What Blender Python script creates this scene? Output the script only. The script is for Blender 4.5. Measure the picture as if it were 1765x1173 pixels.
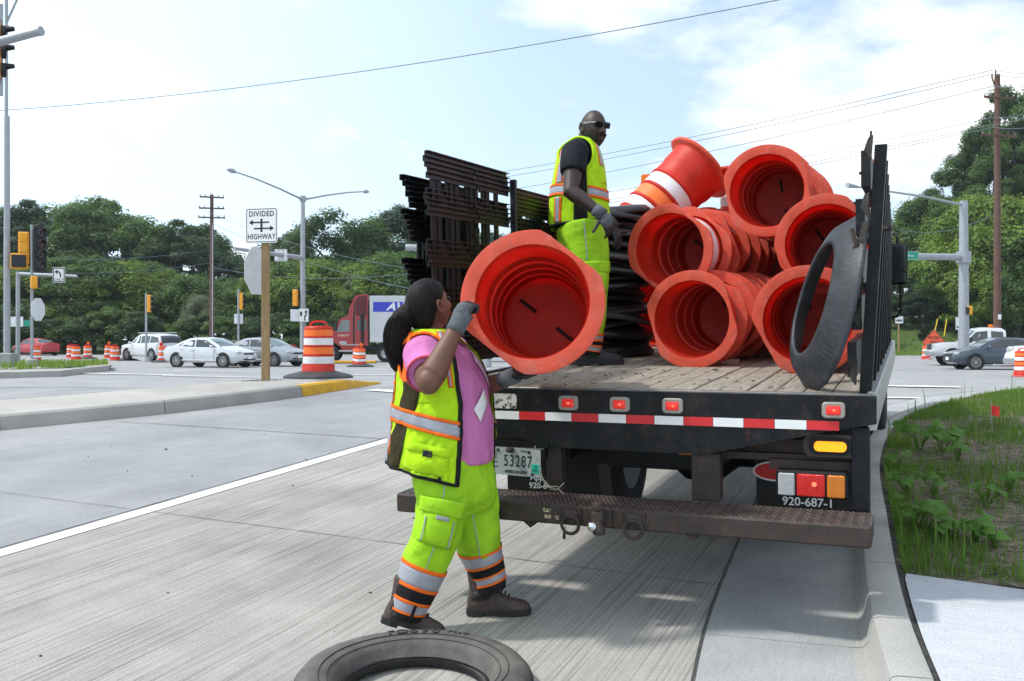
import bpy, bmesh, math, random
import numpy as np
from mathutils import Vector, Matrix, noise
R = math.radians
rng = random.Random(11)
for o in list(bpy.data.objects): bpy.data.objects.remove(o)
SC = bpy.context.scene
COL = SC.collection

# ---------------------------------------------------------------- camera
F, CX, HY, HC = 1650.0, 882.5, 584.0, 1.45      # photo pixels: focal length, centre column, horizon row; eye height
cam = bpy.data.cameras.new('camera'); cam_o = bpy.data.objects.new('camera', cam); COL.objects.link(cam_o)
cam_o.location = (0, 0, HC); cam_o.rotation_euler = (R(90), 0, 0)
cam.sensor_width = 36; cam.lens = F / 1765 * 36; cam.shift_y = -2.5 / 1765; cam.clip_end = 3000; cam.clip_start = .05
SC.camera = cam_o

# ---------------------------------------------------------------- sky and sun
SUN_EL = 54
sun_h = Vector((-1.0, -.10, 0)).normalized()
sun_dir = Vector((sun_h.x * math.cos(R(SUN_EL)), sun_h.y * math.cos(R(SUN_EL)), math.sin(R(SUN_EL))))
W = bpy.data.worlds.new('World'); SC.world = W; W.use_nodes = True
wn, wl = W.node_tree.nodes, W.node_tree.links
wn.clear()
out = wn.new('ShaderNodeOutputWorld'); bg = wn.new('ShaderNodeBackground'); sky = wn.new('ShaderNodeTexSky')
sky.sky_type = 'NISHITA'; sky.sun_disc = False; sky.sun_elevation = R(SUN_EL)
sky.sun_rotation = math.atan2(sun_h.x, sun_h.y); sky.dust_density = .6; sky.air_density = 1.0; sky.ozone_density = .3
bg.inputs['Strength'].default_value = .15
tc = wn.new('ShaderNodeTexCoord')
sep = wn.new('ShaderNodeSeparateXYZ'); wl.new(tc.outputs['Generated'], sep.inputs[0])
def wmath(op, a, b=None, clamp=False):
    n = wn.new('ShaderNodeMath'); n.operation = op; n.use_clamp = clamp
    for i, x in enumerate((a, b)):
        if x is None: continue
        if isinstance(x, (int, float)): n.inputs[i].default_value = x
        else: wl.new(x, n.inputs[i])
    return n.outputs[0]
def wramp(x, stops):
    n = wn.new('ShaderNodeValToRGB'); wl.new(x, n.inputs[0])
    e = n.color_ramp.elements
    e[0].position, e[0].color = stops[0][0], (stops[0][1],) * 3 + (1,)
    e[1].position, e[1].color = stops[-1][0], (stops[-1][1],) * 3 + (1,)
    for p, v in stops[1:-1]:
        k = e.new(p); k.color = (v,) * 3 + (1,)
    return n.outputs[0]
zz = wmath('ADD', wmath('MAXIMUM', sep.outputs[2], 0.0), .22)
comb = wn.new('ShaderNodeCombineXYZ')
wl.new(wmath('DIVIDE', sep.outputs[0], zz), comb.inputs[0]); wl.new(wmath('DIVIDE', sep.outputs[1], zz), comb.inputs[1])
def wnoise(scale, detail, rough, off):
    m = wn.new('ShaderNodeMapping'); wl.new(comb.outputs[0], m.inputs[0]); m.inputs['Location'].default_value = off
    n = wn.new('ShaderNodeTexNoise'); wl.new(m.outputs[0], n.inputs['Vector'])
    n.inputs['Scale'].default_value = scale; n.inputs['Detail'].default_value = detail; n.inputs['Roughness'].default_value = rough
    return n.outputs['Fac']
big = wramp(wnoise(.85, 8, .58, (2.2, 6.4, 0)), [(.49, 0), (.60, 1)])
wisp = wramp(wnoise(3.2, 7, .6, (1.3, 4.1, 0)), [(.60, 0), (.78, .5)])
# thin bright veil that thickens towards the sun's side of the sky
dot = wn.new('ShaderNodeVectorMath'); dot.operation = 'DOT_PRODUCT'
wl.new(tc.outputs['Generated'], dot.inputs[0]); dot.inputs[1].default_value = sun_h
veil = wramp(wmath('ADD', wmath('MULTIPLY', dot.outputs['Value'], .5), .5), [(.20, .24), (.45, .46), (.60, .78), (.74, 1)])
low = wramp(sep.outputs[2], [(0, .6), (.12, .22), (.35, 0), (1, 0)])
hz = wn.new('ShaderNodeMixRGB'); wl.new(wmath('MAXIMUM', veil, low, True), hz.inputs[0]); wl.new(sky.outputs[0], hz.inputs[1]); hz.inputs[2].default_value = (6.7, 8.4, 9.8, 1)
mix = wn.new('ShaderNodeMixRGB'); wl.new(wmath('MAXIMUM', big, wisp, True), mix.inputs[0]); wl.new(hz.outputs[0], mix.inputs[1])
mix.inputs[2].default_value = (8.6, 8.7, 8.8, 1)
wl.new(mix.outputs[0], bg.inputs['Color']); wl.new(bg.outputs[0], out.inputs['Surface'])

sl = bpy.data.lights.new('sun', 'SUN'); sl.energy = 3.1; sl.angle = R(4.5); sl.color = (1, .955, .89)
so = bpy.data.objects.new('sun', sl); COL.objects.link(so)
so.rotation_euler = (-sun_dir).to_track_quat('-Z', 'Y').to_euler(); so.location = (-20, 0, 30)
vs = SC.view_settings
vs.view_transform = 'Standard'; vs.look = 'None'; vs.exposure = .12; vs.gamma = 1; vs.use_curve_mapping = False

# ---------------------------------------------------------------- ground shape and pixel helpers
def zg(X, Y):
    n = -.225 + .0475 * min(Y, 17.5) + .0181 * max(-10, min(6, X))
    s = max(0, min(1, (Y - 16) / 20)); s = s * s * (3 - 2 * s)
    z = n * (1 - s) + .1 * s
    return z + .42 * math.exp(-((X + 15) / 8) ** 2 - ((Y - 30) / 6.5) ** 2)
def P(px, py, D): return Vector(((px - CX) / F * D, D, HC + (HY - py) / F * D))
def G(px, py, dz=0.0):
    dx, dzr = (px - CX) / F, (HY - py) / F
    t = 1.5
    while t < 300:
        if HC + dzr * t <= zg(dx * t, t) + dz: break
        t += .01 if t < 40 else .05
    return Vector((dx * t, t, HC + dzr * t))
def ground(X, Y, dz=0.0): return Vector((X, Y, zg(X, Y) + dz))

# ---------------------------------------------------------------- mesh builder
class MB:
    def __init__(s): s.v, s.f, s.m = [], [], []
    def add(s, vs_, fs, mi=0, M=None):
        o = len(s.v)
        s.v += [tuple(M @ Vector(v)) for v in vs_] if M is not None else [tuple(v) for v in vs_]
        s.f += [tuple(i + o for i in f) for f in fs]
        s.m += list(mi) if isinstance(mi, (list, tuple)) else [mi] * len(fs)
        return s
    def box(s, c, size, mi=0, M=None, b=0.0):
        cx, cy, cz = c; hx, hy, hz = size[0] / 2, size[1] / 2, size[2] / 2
        if b <= 0:
            vs_ = [(cx + i * hx, cy + j * hy, cz + k * hz) for i in (-1, 1) for j in (-1, 1) for k in (-1, 1)]
            fs = [(0, 1, 3, 2), (4, 6, 7, 5), (0, 4, 5, 1), (2, 3, 7, 6), (0, 2, 6, 4), (1, 5, 7, 3)]
            return s.add(vs_, fs, mi, M)
        b = min(b, hx * .9, hy * .9, hz * .9)
        vs_, idx = [], {}
        for i in (-1, 1):
            for j in (-1, 1):
                for k in (-1, 1):
                    for ax in range(3):
                        h = [hx, hy, hz]; sg = (i, j, k)
                        p = [sg[q] * (h[q] if q == ax else h[q] - b) for q in range(3)]
                        idx[(i, j, k, ax)] = len(vs_); vs_.append((cx + p[0], cy + p[1], cz + p[2]))
        fs = []
        for ax in range(3):
            o1, o2 = [q for q in range(3) if q != ax]
            for sg in (-1, 1):
                q = []
                for (a_, b_) in ((-1, -1), (1, -1), (1, 1), (-1, 1)):
                    t = [0, 0, 0]; t[ax] = sg; t[o1] = a_; t[o2] = b_
                    q.append(idx[(t[0], t[1], t[2], ax)])
                fs.append(tuple(q))
        for ax in range(3):
            o1, o2 = [q for q in range(3) if q != ax]
            for a_ in (-1, 1):
                for b_ in (-1, 1):
                    t1 = [0, 0, 0]; t1[ax] = -1; t1[o1] = a_; t1[o2] = b_
                    t2 = list(t1); t2[ax] = 1
                    fs.append((idx[(*t1, o1)], idx[(*t2, o1)], idx[(*t2, o2)], idx[(*t1, o2)]))
        for i in (-1, 1):
            for j in (-1, 1):
                for k in (-1, 1): fs.append(tuple(idx[(i, j, k, ax)] for ax in range(3)))
        return s.add(vs_, fs, mi, M)
    def rings(s, rs, mi=0, cap0=True, cap1=True, closed=True, M=None):
        n = len(rs[0]); vs_ = [p for r in rs for p in r]; fs, ms = [], []
        for i in range(len(rs) - 1):
            for j in range(n if closed else n - 1):
                k = (j + 1) % n
                fs.append((i * n + j, i * n + k, (i + 1) * n + k, (i + 1) * n + j))
                ms.append(mi[i] if isinstance(mi, list) else mi)
        if cap0: fs.append(tuple(range(n - 1, -1, -1))); ms.append(mi[0] if isinstance(mi, list) else mi)
        if cap1: fs.append(tuple((len(rs) - 1) * n + j for j in range(n))); ms.append(mi[-1] if isinstance(mi, list) else mi)
        return s.add(vs_, fs, ms, M)
    def tube(s, pts, rad, seg=8, mi=0, cap=True, M=None):
        pts = [Vector(p) for p in pts]
        if not isinstance(rad, (list, tuple)): rad = [rad] * len(pts)
        rs, prev = [], None
        for i, p in enumerate(pts):
            t = (pts[min(i + 1, len(pts) - 1)] - pts[max(i - 1, 0)])
            t = t.normalized() if t.length > 1e-9 else Vector((0, 0, 1))
            if prev is None:
                a_ = Vector((0, 0, 1)) if abs(t.z) < .9 else Vector((1, 0, 0))
                u = t.cross(a_).normalized()
            else:
                u = prev - t * prev.dot(t)
                u = u.normalized() if u.length > 1e-6 else t.orthogonal().normalized()
            prev = u; v = t.cross(u)
            rs.append([p + (u * math.cos(2 * math.pi * k / seg) + v * math.sin(2 * math.pi * k / seg)) * rad[i] for k in range(seg)])
        return s.rings(rs, mi, cap, cap, True, M)
    def lathe(s, prof, seg=24, mi=0, M=None, cap0=False, cap1=False, rf=None):
        rs = []
        for i, (r, z) in enumerate(prof):
            ring = []
            for k in range(seg):
                a_ = 2 * math.pi * k / seg
                q = rf(i, r, a_) if rf else r
                ring.append((q * math.cos(a_), q * math.sin(a_), z))
            rs.append(ring)
        return s.rings(rs, mi, cap0, cap1, True, M)
    def prism(s, poly, h0, h1, mi=0, M=None):
        n = len(poly)
        vs_ = [(x, y, h0) for x, y in poly] + [(x, y, h1) for x, y in poly]
        fs = [tuple(range(n - 1, -1, -1)), tuple(range(n, 2 * n))] + [(i, (i + 1) % n, n + (i + 1) % n, n + i) for i in range(n)]
        return s.add(vs_, fs, mi, M)
    def mesh(s, name, mats, smooth=None):
        me = bpy.data.meshes.new(name); me.from_pydata(s.v, [], s.f)
        for m in (mats if isinstance(mats, (list, tuple)) else [mats]): me.materials.append(m)
        me.polygons.foreach_set('material_index', s.m)
        bm = bmesh.new(); bm.from_mesh(me); bmesh.ops.recalc_face_normals(bm, faces=bm.faces); bm.to_mesh(me); bm.free()
        if smooth is not None:
            me.shade_smooth()
            if smooth < 180: me.set_sharp_from_angle(angle=R(smooth))
        me.update()
        return me
    def build(s, name, mats, parent=None, smooth=None):
        return link(name, s.mesh(name, mats, smooth), parent)
def link(name, data, parent=None, M=None):
    o = bpy.data.objects.new(name, data); COL.objects.link(o)
    if parent is not None: o.parent = parent
    if M is not None: o.matrix_local = M
    return o
def tag(o, label=None, cat=None, group=None, kind=None):
    if label: o['label'] = label
    if cat: o['category'] = cat
    if group: o['group'] = group
    if kind: o['kind'] = kind
    return o
def thing(name, label, cat, M=None, group=None):
    o = bpy.data.objects.new(name, None); COL.objects.link(o); o.empty_display_size = .1
    if M is not None: o.matrix_world = M if isinstance(M, Matrix) else Matrix.Translation(M)
    return tag(o, label, cat, group)
def copy_tree(o, parent=None, label=None, group=None):
    c = o.copy(); COL.objects.link(c); c.parent = parent
    if label: c['label'] = label
    if group: c['group'] = group
    for ch in KIDS(o): copy_tree(ch, c)
    return c
def KIDS(o): return [x for x in o.children]
def rotz(a): return Matrix.Rotation(a, 4, 'Z')
def T(*p): return Matrix.Translation(Vector(p))
def frame(o, x, y, z):
    m = Matrix.Identity(4)
    for i in range(3): m[i][0], m[i][1], m[i][2], m[i][3] = x[i], y[i], z[i], o[i]
    return m
FONT_CACHE = {}
def text(name, s, size, mat_, parent, M, ext=.0008, shear=0.0, sx=1.0, align='CENTER', off=0.0, space=1.0):
    key = (s, size, shear, align, ext, off, space, mat_.name)
    if key not in FONT_CACHE:
        cu = bpy.data.curves.new('t', 'FONT'); cu.body = s; cu.size = size; cu.extrude = ext; cu.shear = shear; cu.offset = off
        cu.align_x = align; cu.align_y = 'CENTER'; cu.resolution_u = 3; cu.space_character = space; cu.space_line = .9
        to = bpy.data.objects.new('t', cu); COL.objects.link(to)
        dg = bpy.context.evaluated_depsgraph_get()
        me = bpy.data.meshes.new_from_object(to.evaluated_get(dg)); me.materials.clear(); me.materials.append(mat_)
        bpy.data.objects.remove(to); bpy.data.curves.remove(cu); me.name = name
        FONT_CACHE[key] = me
    o = link(name, FONT_CACHE[key], parent, M @ Matrix.Diagonal((sx, 1, 1, 1)))
    return o

# ---------------------------------------------------------------- materials
def mat(name, col, rough=.6, metal=0.0, var=.12, vs_=6.0, bump=0.0, bs=60.0, dirt=None, spec=.5, coat=0.0, trans=0.0,
        emit=0.0, island=0.0, stretch=None, dist=.01, alpha=1.0, tcol=None):
    m = bpy.data.materials.new(name); m.use_nodes = True
    n, l = m.node_tree.nodes, m.node_tree.links
    b = n['Principled BSDF']; o = n['Material Output']
    b.inputs['Roughness'].default_value = rough; b.inputs['Metallic'].default_value = metal
    b.inputs['Specular IOR Level'].default_value = spec; b.inputs['Coat Weight'].default_value = coat
    t = n.new('ShaderNodeTexCoord'); src = t.outputs['Object']
    if stretch:
        mp = n.new('ShaderNodeMapping'); mp.inputs['Scale'].default_value = stretch; l.new(src, mp.inputs[0]); src = mp.outputs[0]
    c4 = (*col, 1)
    cur = None
    if var > 0:
        no = n.new('ShaderNodeTexNoise'); no.inputs['Scale'].default_value = vs_; no.inputs['Detail'].default_value = 6; no.inputs['Roughness'].default_value = .62
        l.new(src, no.inputs['Vector'])
        rp = n.new('ShaderNodeValToRGB'); l.new(no.outputs['Fac'], rp.inputs[0])
        rp.color_ramp.elements[0].position = .28; rp.color_ramp.elements[1].position = .72
        rp.color_ramp.elements[0].color = (*[max(0, x * (1 - var)) for x in col], 1)
        rp.color_ramp.elements[1].color = (*[min(1, x * (1 + var)) for x in col], 1)
        cur = rp.outputs[0]
    if dirt:
        for (dc, lo, hi, ds, amt) in dirt:
            no = n.new('ShaderNodeTexNoise'); no.inputs['Scale'].default_value = ds; no.inputs['Detail'].default_value = 8; no.inputs['Roughness'].default_value = .68
            l.new(src, no.inputs['Vector'])
            rp = n.new('ShaderNodeValToRGB'); l.new(no.outputs['Fac'], rp.inputs[0])
            rp.color_ramp.elements[0].position = lo; rp.color_ramp.elements[1].position = hi
            rp.color_ramp.elements[0].color = (0, 0, 0, 1); rp.color_ramp.elements[1].color = (amt, amt, amt, 1)
            mx = n.new('ShaderNodeMixRGB'); l.new(rp.outputs[0], mx.inputs[0])
            if cur is None: mx.inputs[1].default_value = c4
            else: l.new(cur, mx.inputs[1])
            mx.inputs[2].default_value = (*dc, 1); cur = mx.outputs[0]
    if island > 0:
        g = n.new('ShaderNodeNewGeometry')
        hs = n.new('ShaderNodeHueSaturation'); l.new(g.outputs['Random Per Island'], hs.inputs['Value'])
        mr = n.new('ShaderNodeMapRange'); l.new(g.outputs['Random Per Island'], mr.inputs[0])
        mr.inputs[3].default_value = 1 - island; mr.inputs[4].default_value = 1 + island; l.new(mr.outputs[0], hs.inputs['Value'])
        if cur is None: hs.inputs['Color'].default_value = c4
        else: l.new(cur, hs.inputs['Color'])
        cur = hs.outputs[0]
    if cur is None: b.inputs['Base Color'].default_value = c4
    else: l.new(cur, b.inputs['Base Color'])
    if bump > 0:
        no = n.new('ShaderNodeTexNoise'); no.inputs['Scale'].default_value = bs; no.inputs['Detail'].default_value = 5
        l.new(src, no.inputs['Vector'])
        bp = n.new('ShaderNodeBump'); bp.inputs['Strength'].default_value = bump; bp.inputs['Distance'].default_value = dist
        l.new(no.outputs['Fac'], bp.inputs['Height']); l.new(bp.outputs[0], b.inputs['Normal'])
    if emit > 0:
        b.inputs['Emission Color'].default_value = c4; b.inputs['Emission Strength'].default_value = emit
    if trans > 0:
        tr = n.new('ShaderNodeBsdfTranslucent'); ms = n.new('ShaderNodeMixShader'); ms.inputs[0].default_value = trans
        if tcol: tr.inputs[0].default_value = (*tcol, 1)
        elif cur is None: tr.inputs[0].default_value = c4
        else: l.new(cur, tr.inputs[0])
        l.new(b.outputs[0], ms.inputs[1]); l.new(tr.outputs[0], ms.inputs[2]); l.new(ms.outputs[0], o.inputs['Surface'])
    if alpha < 1: b.inputs['Alpha'].default_value = alpha
    return m
RUST = (.10, .045, .025)
M_ = {}
M_['black_steel'] = mat('black_steel', (.009, .010, .013), .42, .05, .3, 8, .15, 90, [((.055, .048, .043), .50, .74, 6, .6), (RUST, .58, .74, 13, .75), ((.12, .11, .10), .66, .72, 45, .6)], spec=.25)
M_['rusty_brown'] = mat('rusty_brown', (.046, .034, .030), .62, .25, .35, 9, .3, 120, [((.11, .055, .03), .5, .72, 13, .7), ((.03, .028, .03), .55, .7, 6, .8)])
M_['black_paint'] = mat('black_paint', (.007, .008, .010), .45, 0, .3, 5, .1, 60, [((.035, .035, .035), .6, .8, 18, .5)], spec=.25)
M_['rubber'] = mat('rubber', (.028, .029, .032), .62, 0, .3, 7, .3, 40, [((.085, .082, .078), .45, .75, 5, .7)])
M_['rubber_gloss'] = mat('rubber_gloss', (.008, .009, .011), .36, 0, .3, 5, .15, 50)
M_['ring_rubber'] = mat('ring_rubber', (.042, .046, .054), .45, 0, .35, 12, .08, 120, [((.11, .11, .12), .54, .8, 14, .55)], spec=.35)
M_['tyre'] = mat('tyre', (.02, .02, .022), .8, 0, .2, 10)
M_['galv'] = mat('galvanised_steel', (.36, .38, .41), .5, .35, .12, 4, .05, 50)
M_['chrome'] = mat('chrome', (.7, .7, .72), .15, 1, .05)
M_['alum'] = mat('aluminium', (.45, .46, .47), .4, .7, .15, 8)
M_['steel_edge'] = mat('steel_edge', (.20, .19, .18), .42, .5, .35, 12, .2, 80, [(RUST, .6, .75, 10, .6)])
M_['wood_deck'] = mat('wood_deck', (.30, .262, .215), .85, 0, .35, 3, .6, 14, [((.13, .10, .075), .52, .72, 3.5, .75), ((.45, .40, .33), .6, .75, 5, .6)], stretch=(14, 1.2, 8))
M_['wood_post'] = mat('wood_post', (.30, .20, .095), .8, 0, .3, 4, .35, 20, stretch=(14, 14, 1.2))
M_['pole_wood'] = mat('pole_wood', (.12, .065, .048), .9, 0, .45, 3, .4, 20, stretch=(10, 10, 1.0))
M_['white_refl'] = mat('white_reflective', (.82, .83, .84), .45, 0, .05, 9)
M_['red_refl'] = mat('red_reflective', (.62, .025, .03), .4, 0, .12, 9)
M_['sign_white'] = mat('sign_white', (.80, .81, .82), .5, 0, .04)
M_['sign_back'] = mat('sign_back', (.70, .72, .75), .5, .2, .12, 3)
M_['sign_green'] = mat('sign_green', (.01, .27, .17), .5, 0, .05)
M_['sign_orange'] = mat('sign_orange', (.93, .13, .05), .5, 0, .06)
M_['ink'] = mat('ink_black', (.008, .008, .009), .6, 0, 0)
M_['ink_white'] = mat('ink_white', (.75, .75, .75), .6, 0, 0)
M_['ink_red'] = mat('ink_red', (.55, .02, .02), .6, 0, 0)
M_['sig_yellow'] = mat('signal_yellow', (.83, .36, .012), .45, 0, .1, 6)
M_['sig_black'] = mat('signal_black', (.012, .014, .02), .5, 0, .1)
M_['lens_dark'] = mat('lens_dark', (.06, .012, .012), .2, 0, .1)
M_['drum'] = mat('drum_orange', (.68, .034, .012), .5, 0, .25, 5, .12, 40, [((.54, .15, .12), .50, .80, 4.5, .55), ((.13, .04, .035), .64, .80, 9, .6), ((.09, .03, .03), .67, .73, 19, .6)], trans=.36, tcol=(1.0, .035, .012))
M_['drum_rim'] = mat('drum_rim', (.72, .085, .040), .6, 0, .2, 7, .2, 60, [((.36, .12, .10), .50, .72, 8, .65), ((.62, .24, .19), .52, .76, 3.5, .65), ((.10, .05, .05), .66, .74, 15, .6)], trans=.08, tcol=(.7, .05, .03))
M_['drum_band_o'] = mat('drum_band_orange', (.92, .17, .02), .42, 0, .10, 8)
M_['drum_band_w'] = mat('drum_band_white', (.74, .74, .75), .42, 0, .08, 8, 0, 40, [((.40, .36, .34), .56, .74, 7, .7)])
M_['slot'] = mat('slot_dark', (.05, .008, .01), .8, 0, 0)
M_['lamp_red'] = mat('lamp_red', (.85, .03, .02), .2, 0, .2, 30, emit=.25)
M_['lamp_core'] = mat('lamp_core', (1, .16, .08), .2, 0, 0, emit=1.2)
M_['lamp_amber'] = mat('lamp_amber', (1, .30, .008), .25, 0, .5, 120, emit=1.1)
M_['lens_amber'] = mat('lens_amber', (.62, .19, .015), .2, 0, .12, 30, bump=.3, bs=200)
M_['lens_red'] = mat('lens_red', (.62, .015, .012), .18, 0, .15, 30, bump=.3, bs=200)
M_['lens_clear'] = mat('lens_clear', (.42, .43, .44), .15, 0, .25, 30, bump=.3, bs=200)
M_['beacon'] = mat('beacon_amber', (.95, .26, .01), .2, 0, .1, trans=.4)
M_['glass'] = mat('car_glass', (.02, .028, .032), .06, 0, .1, 3, spec=.8, coat=.4)
M_['glass_lt'] = mat('car_glass_pale', (.10, .14, .15), .05, 0, .2, 2, spec=.9, coat=.6)
M_['car_white'] = mat('car_white', (.58, .60, .63), .25, 0, .02, coat=.6)
M_['car_silver'] = mat('car_silver', (.36, .38, .41), .28, .55, .03, coat=.6)
M_['car_blue'] = mat('car_slate', (.060, .078, .105), .25, .4, .03, coat=.7)
M_['car_red'] = mat('car_red', (.42, .012, .02), .25, .1, .03, coat=.7)
M_['truck_red'] = mat('truck_red', (.34, .010, .016), .3, 0, .05, coat=.5)
M_['trailer'] = mat('trailer_white', (.58, .60, .63), .5, .1, .06, 1.0)
M_['blue_logo'] = mat('logo_blue', (.03, .05, .50), .4, 0, .03)
M_['yellow_paint'] = mat('yellow_paint', (.62, .34, .02), .75, 0, .15, 6, .2, 80)
M_['white_paint'] = mat('white_paint', (.72, .72, .70), .7, 0, .10, 3, .2, 120, [((.42, .42, .41), .62, .78, 9, .5)])
M_['wire'] = mat('wire', (.10, .14, .19), .6, 0, 0)
# ---------------------------------------------------------------- concrete and earth materials
LANE = R(22.9)                                   # heading of the lane, from +Y towards +X
def concrete(name, col, tine=0.0, stain=.5, warm=(.36, .335, .27), bump=.25, brush=None):
    m = bpy.data.materials.new(name); m.use_nodes = True
    n, l = m.node_tree.nodes, m.node_tree.links
    b = n['Principled BSDF']; b.inputs['Roughness'].default_value = .85; b.inputs['Specular IOR Level'].default_value = .3
    t = n.new('ShaderNodeTexCoord')
    def nz(scale, det, rough, src=None):
        q = n.new('ShaderNodeTexNoise'); q.inputs['Scale'].default_value = scale; q.inputs['Detail'].default_value = det; q.inputs['Roughness'].default_value = rough
        l.new(src or t.outputs['Object'], q.inputs['Vector']); return q.outputs['Fac']
    def ramp(x, a, b_, ca, cb):
        q = n.new('ShaderNodeValToRGB'); l.new(x, q.inputs[0]); q.color_ramp.elements[0].position = a; q.color_ramp.elements[1].position = b_
        q.color_ramp.elements[0].color = (*ca, 1); q.color_ramp.elements[1].color = (*cb, 1); return q.outputs[0]
    def mixc(f, a, b_, mode='MIX', fv=None):
        q = n.new('ShaderNodeMixRGB'); q.blend_type = mode
        if fv is not None: q.inputs[0].default_value = fv
        else: l.new(f, q.inputs[0])
        for i, x in ((1, a), (2, b_)):
            if isinstance(x, tuple): q.inputs[i].default_value = (*x, 1)
            else: l.new(x, q.inputs[i])
        return q.outputs[0]
    c = ramp(nz(1.1, 9, .65), .3, .7, tuple(x * .86 for x in col), tuple(min(1, x * 1.13) for x in col))
    c = mixc(ramp(nz(.45, 6, .6), .52, .72, (0, 0, 0), (stain,) * 3), c, warm)
    c = mixc(ramp(nz(130, 4, .75), .30, .48, (.55, .55, .55), (1, 1, 1)), (0, 0, 0), c, 'MIX') if False else c
    sp = ramp(nz(150, 3, .8), .32, .60, (.62, .62, .62), (1.14, 1.14, 1.14))
    c = mixc(None, c, sp, 'MULTIPLY', .85)
    sp2 = ramp(nz(320, 2, .8), .36, .44, (.55, .55, .55), (1.05, 1.05, 1.05))
    c = mixc(None, c, sp2, 'MULTIPLY', .5)
    c = mixc(None, c, ramp(nz(.28, 5, .7), .36, .5, (.86, .86, .87), (1.02, 1.02, 1.02)), 'MULTIPLY', 1.0)
    hs = [(nz(160, 4, .7), .5)]
    mp = n.new('ShaderNodeMapping'); mp.vector_type = 'POINT'
    rot = n.new('ShaderNodeMapping'); rot.inputs['Rotation'].default_value = (0, 0, LANE); l.new(t.outputs['Object'], rot.inputs[0])
    if tine > 0:
        sc = n.new('ShaderNodeMapping'); sc.inputs['Scale'].default_value = (1, .006, .006); l.new(rot.outputs[0], sc.inputs[0])
        g1 = nz(32, 1, .5, sc.outputs[0]); g2 = nz(7, 3, .6, sc.outputs[0])
        sc2 = n.new('ShaderNodeMapping'); sc2.inputs['Scale'].default_value = (1, .03, .03); l.new(rot.outputs[0], sc2.inputs[0])
        g3 = nz(75, 2, .7, sc2.outputs[0])
        ab = n.new('ShaderNodeMath'); ab.operation = 'SUBTRACT'; l.new(g1, ab.inputs[0]); ab.inputs[1].default_value = .5; ab2 = n.new('ShaderNodeMath'); ab2.operation = 'ABSOLUTE'; l.new(ab.outputs[0], ab2.inputs[0])
        line = ramp(ab2.outputs[0], .004, .05, (.64, .63, .62), (1.03, 1.03, 1.03))
        msk = ramp(nz(.9, 5, .6), .30, .62, (.55 * tine,) * 3, (tine,) * 3)
        c = mixc(msk, c, mixc(None, c, line, 'MULTIPLY', 1.0))
        c = mixc(None, c, ramp(g2, .3, .7, (.965, .965, .965), (1.03, 1.03, 1.03)), 'MULTIPLY', tine)
        c = mixc(None, c, ramp(g3, .34, .56, (.72, .72, .72), (1.06, 1.06, 1.06)), 'MULTIPLY', .38 * tine)
        hs.append((ab2.outputs[0], 3.0 * tine))
    if brush:
        sc = n.new('ShaderNodeMapping'); sc.inputs['Scale'].default_value = brush; l.new(rot.outputs[0], sc.inputs[0])
        g1 = nz(60, 4, .7, sc.outputs[0]); c = mixc(None, c, ramp(g1, .35, .65, (.93, .93, .93), (1.04, 1.04, 1.04)), 'MULTIPLY', 1.0); hs.append((g1, .3))
    h = None
    for (x, k) in hs:
        q = n.new('ShaderNodeMath'); q.operation = 'MULTIPLY'; l.new(x, q.inputs[0]); q.inputs[1].default_value = k
        if h is None: h = q.outputs[0]
        else:
            a_ = n.new('ShaderNodeMath'); a_.operation = 'ADD'; l.new(h, a_.inputs[0]); l.new(q.outputs[0], a_.inputs[1]); h = a_.outputs[0]
    bp = n.new('ShaderNodeBump'); bp.inputs['Strength'].default_value = bump; bp.inputs['Distance'].default_value = .006
    l.new(h, bp.inputs['Height']); l.new(bp.outputs[0], b.inputs['Normal'])
    l.new(c, b.inputs['Base Color'])
    return m
M_['conc_tined'] = concrete('concrete_tined', (.365, .350, .325), 1.0, .30, (.39, .365, .31), .5)
M_['conc_lane'] = concrete('concrete_lane', (.295, .30, .31), .32, .25, (.43, .42, .40), .3)
M_['conc_far'] = concrete('concrete_far', (.32, .32, .325), .12, .2, (.34, .34, .34), .2)
M_['conc_kerb'] = concrete('concrete_kerb', (.38, .375, .355), 0, .4, (.33, .315, .285), .35)
M_['conc_gutter'] = concrete('concrete_gutter', (.36, .37, .37), 0, .4, (.35, .35, .335), .2, brush=(1, .08, 1))
M_['conc_walk'] = concrete('concrete_walk', (.50, .52, .555), 0, .1, (.5, .51, .53), .2, brush=(.05, 1, 1))
M_['conc_island'] = concrete('concrete_island', (.42, .40, .37), 0, .4, (.40, .36, .30), .4)
M_['soil'] = mat('soil', (.075, .058, .044), .95, 0, .5, 5, .8, 30, [((.24, .20, .16), .40, .62, 9, .85)])
M_['joint'] = mat('joint_filler', (.055, .053, .050), .95, 0, .5, 30, .8, 60)
M_['grass_ground'] = mat('grass_ground', (.055, .105, .022), .95, 0, .35, .6, .8, 8, [((.11, .12, .035), .5, .7, .35, .6)])

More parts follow.
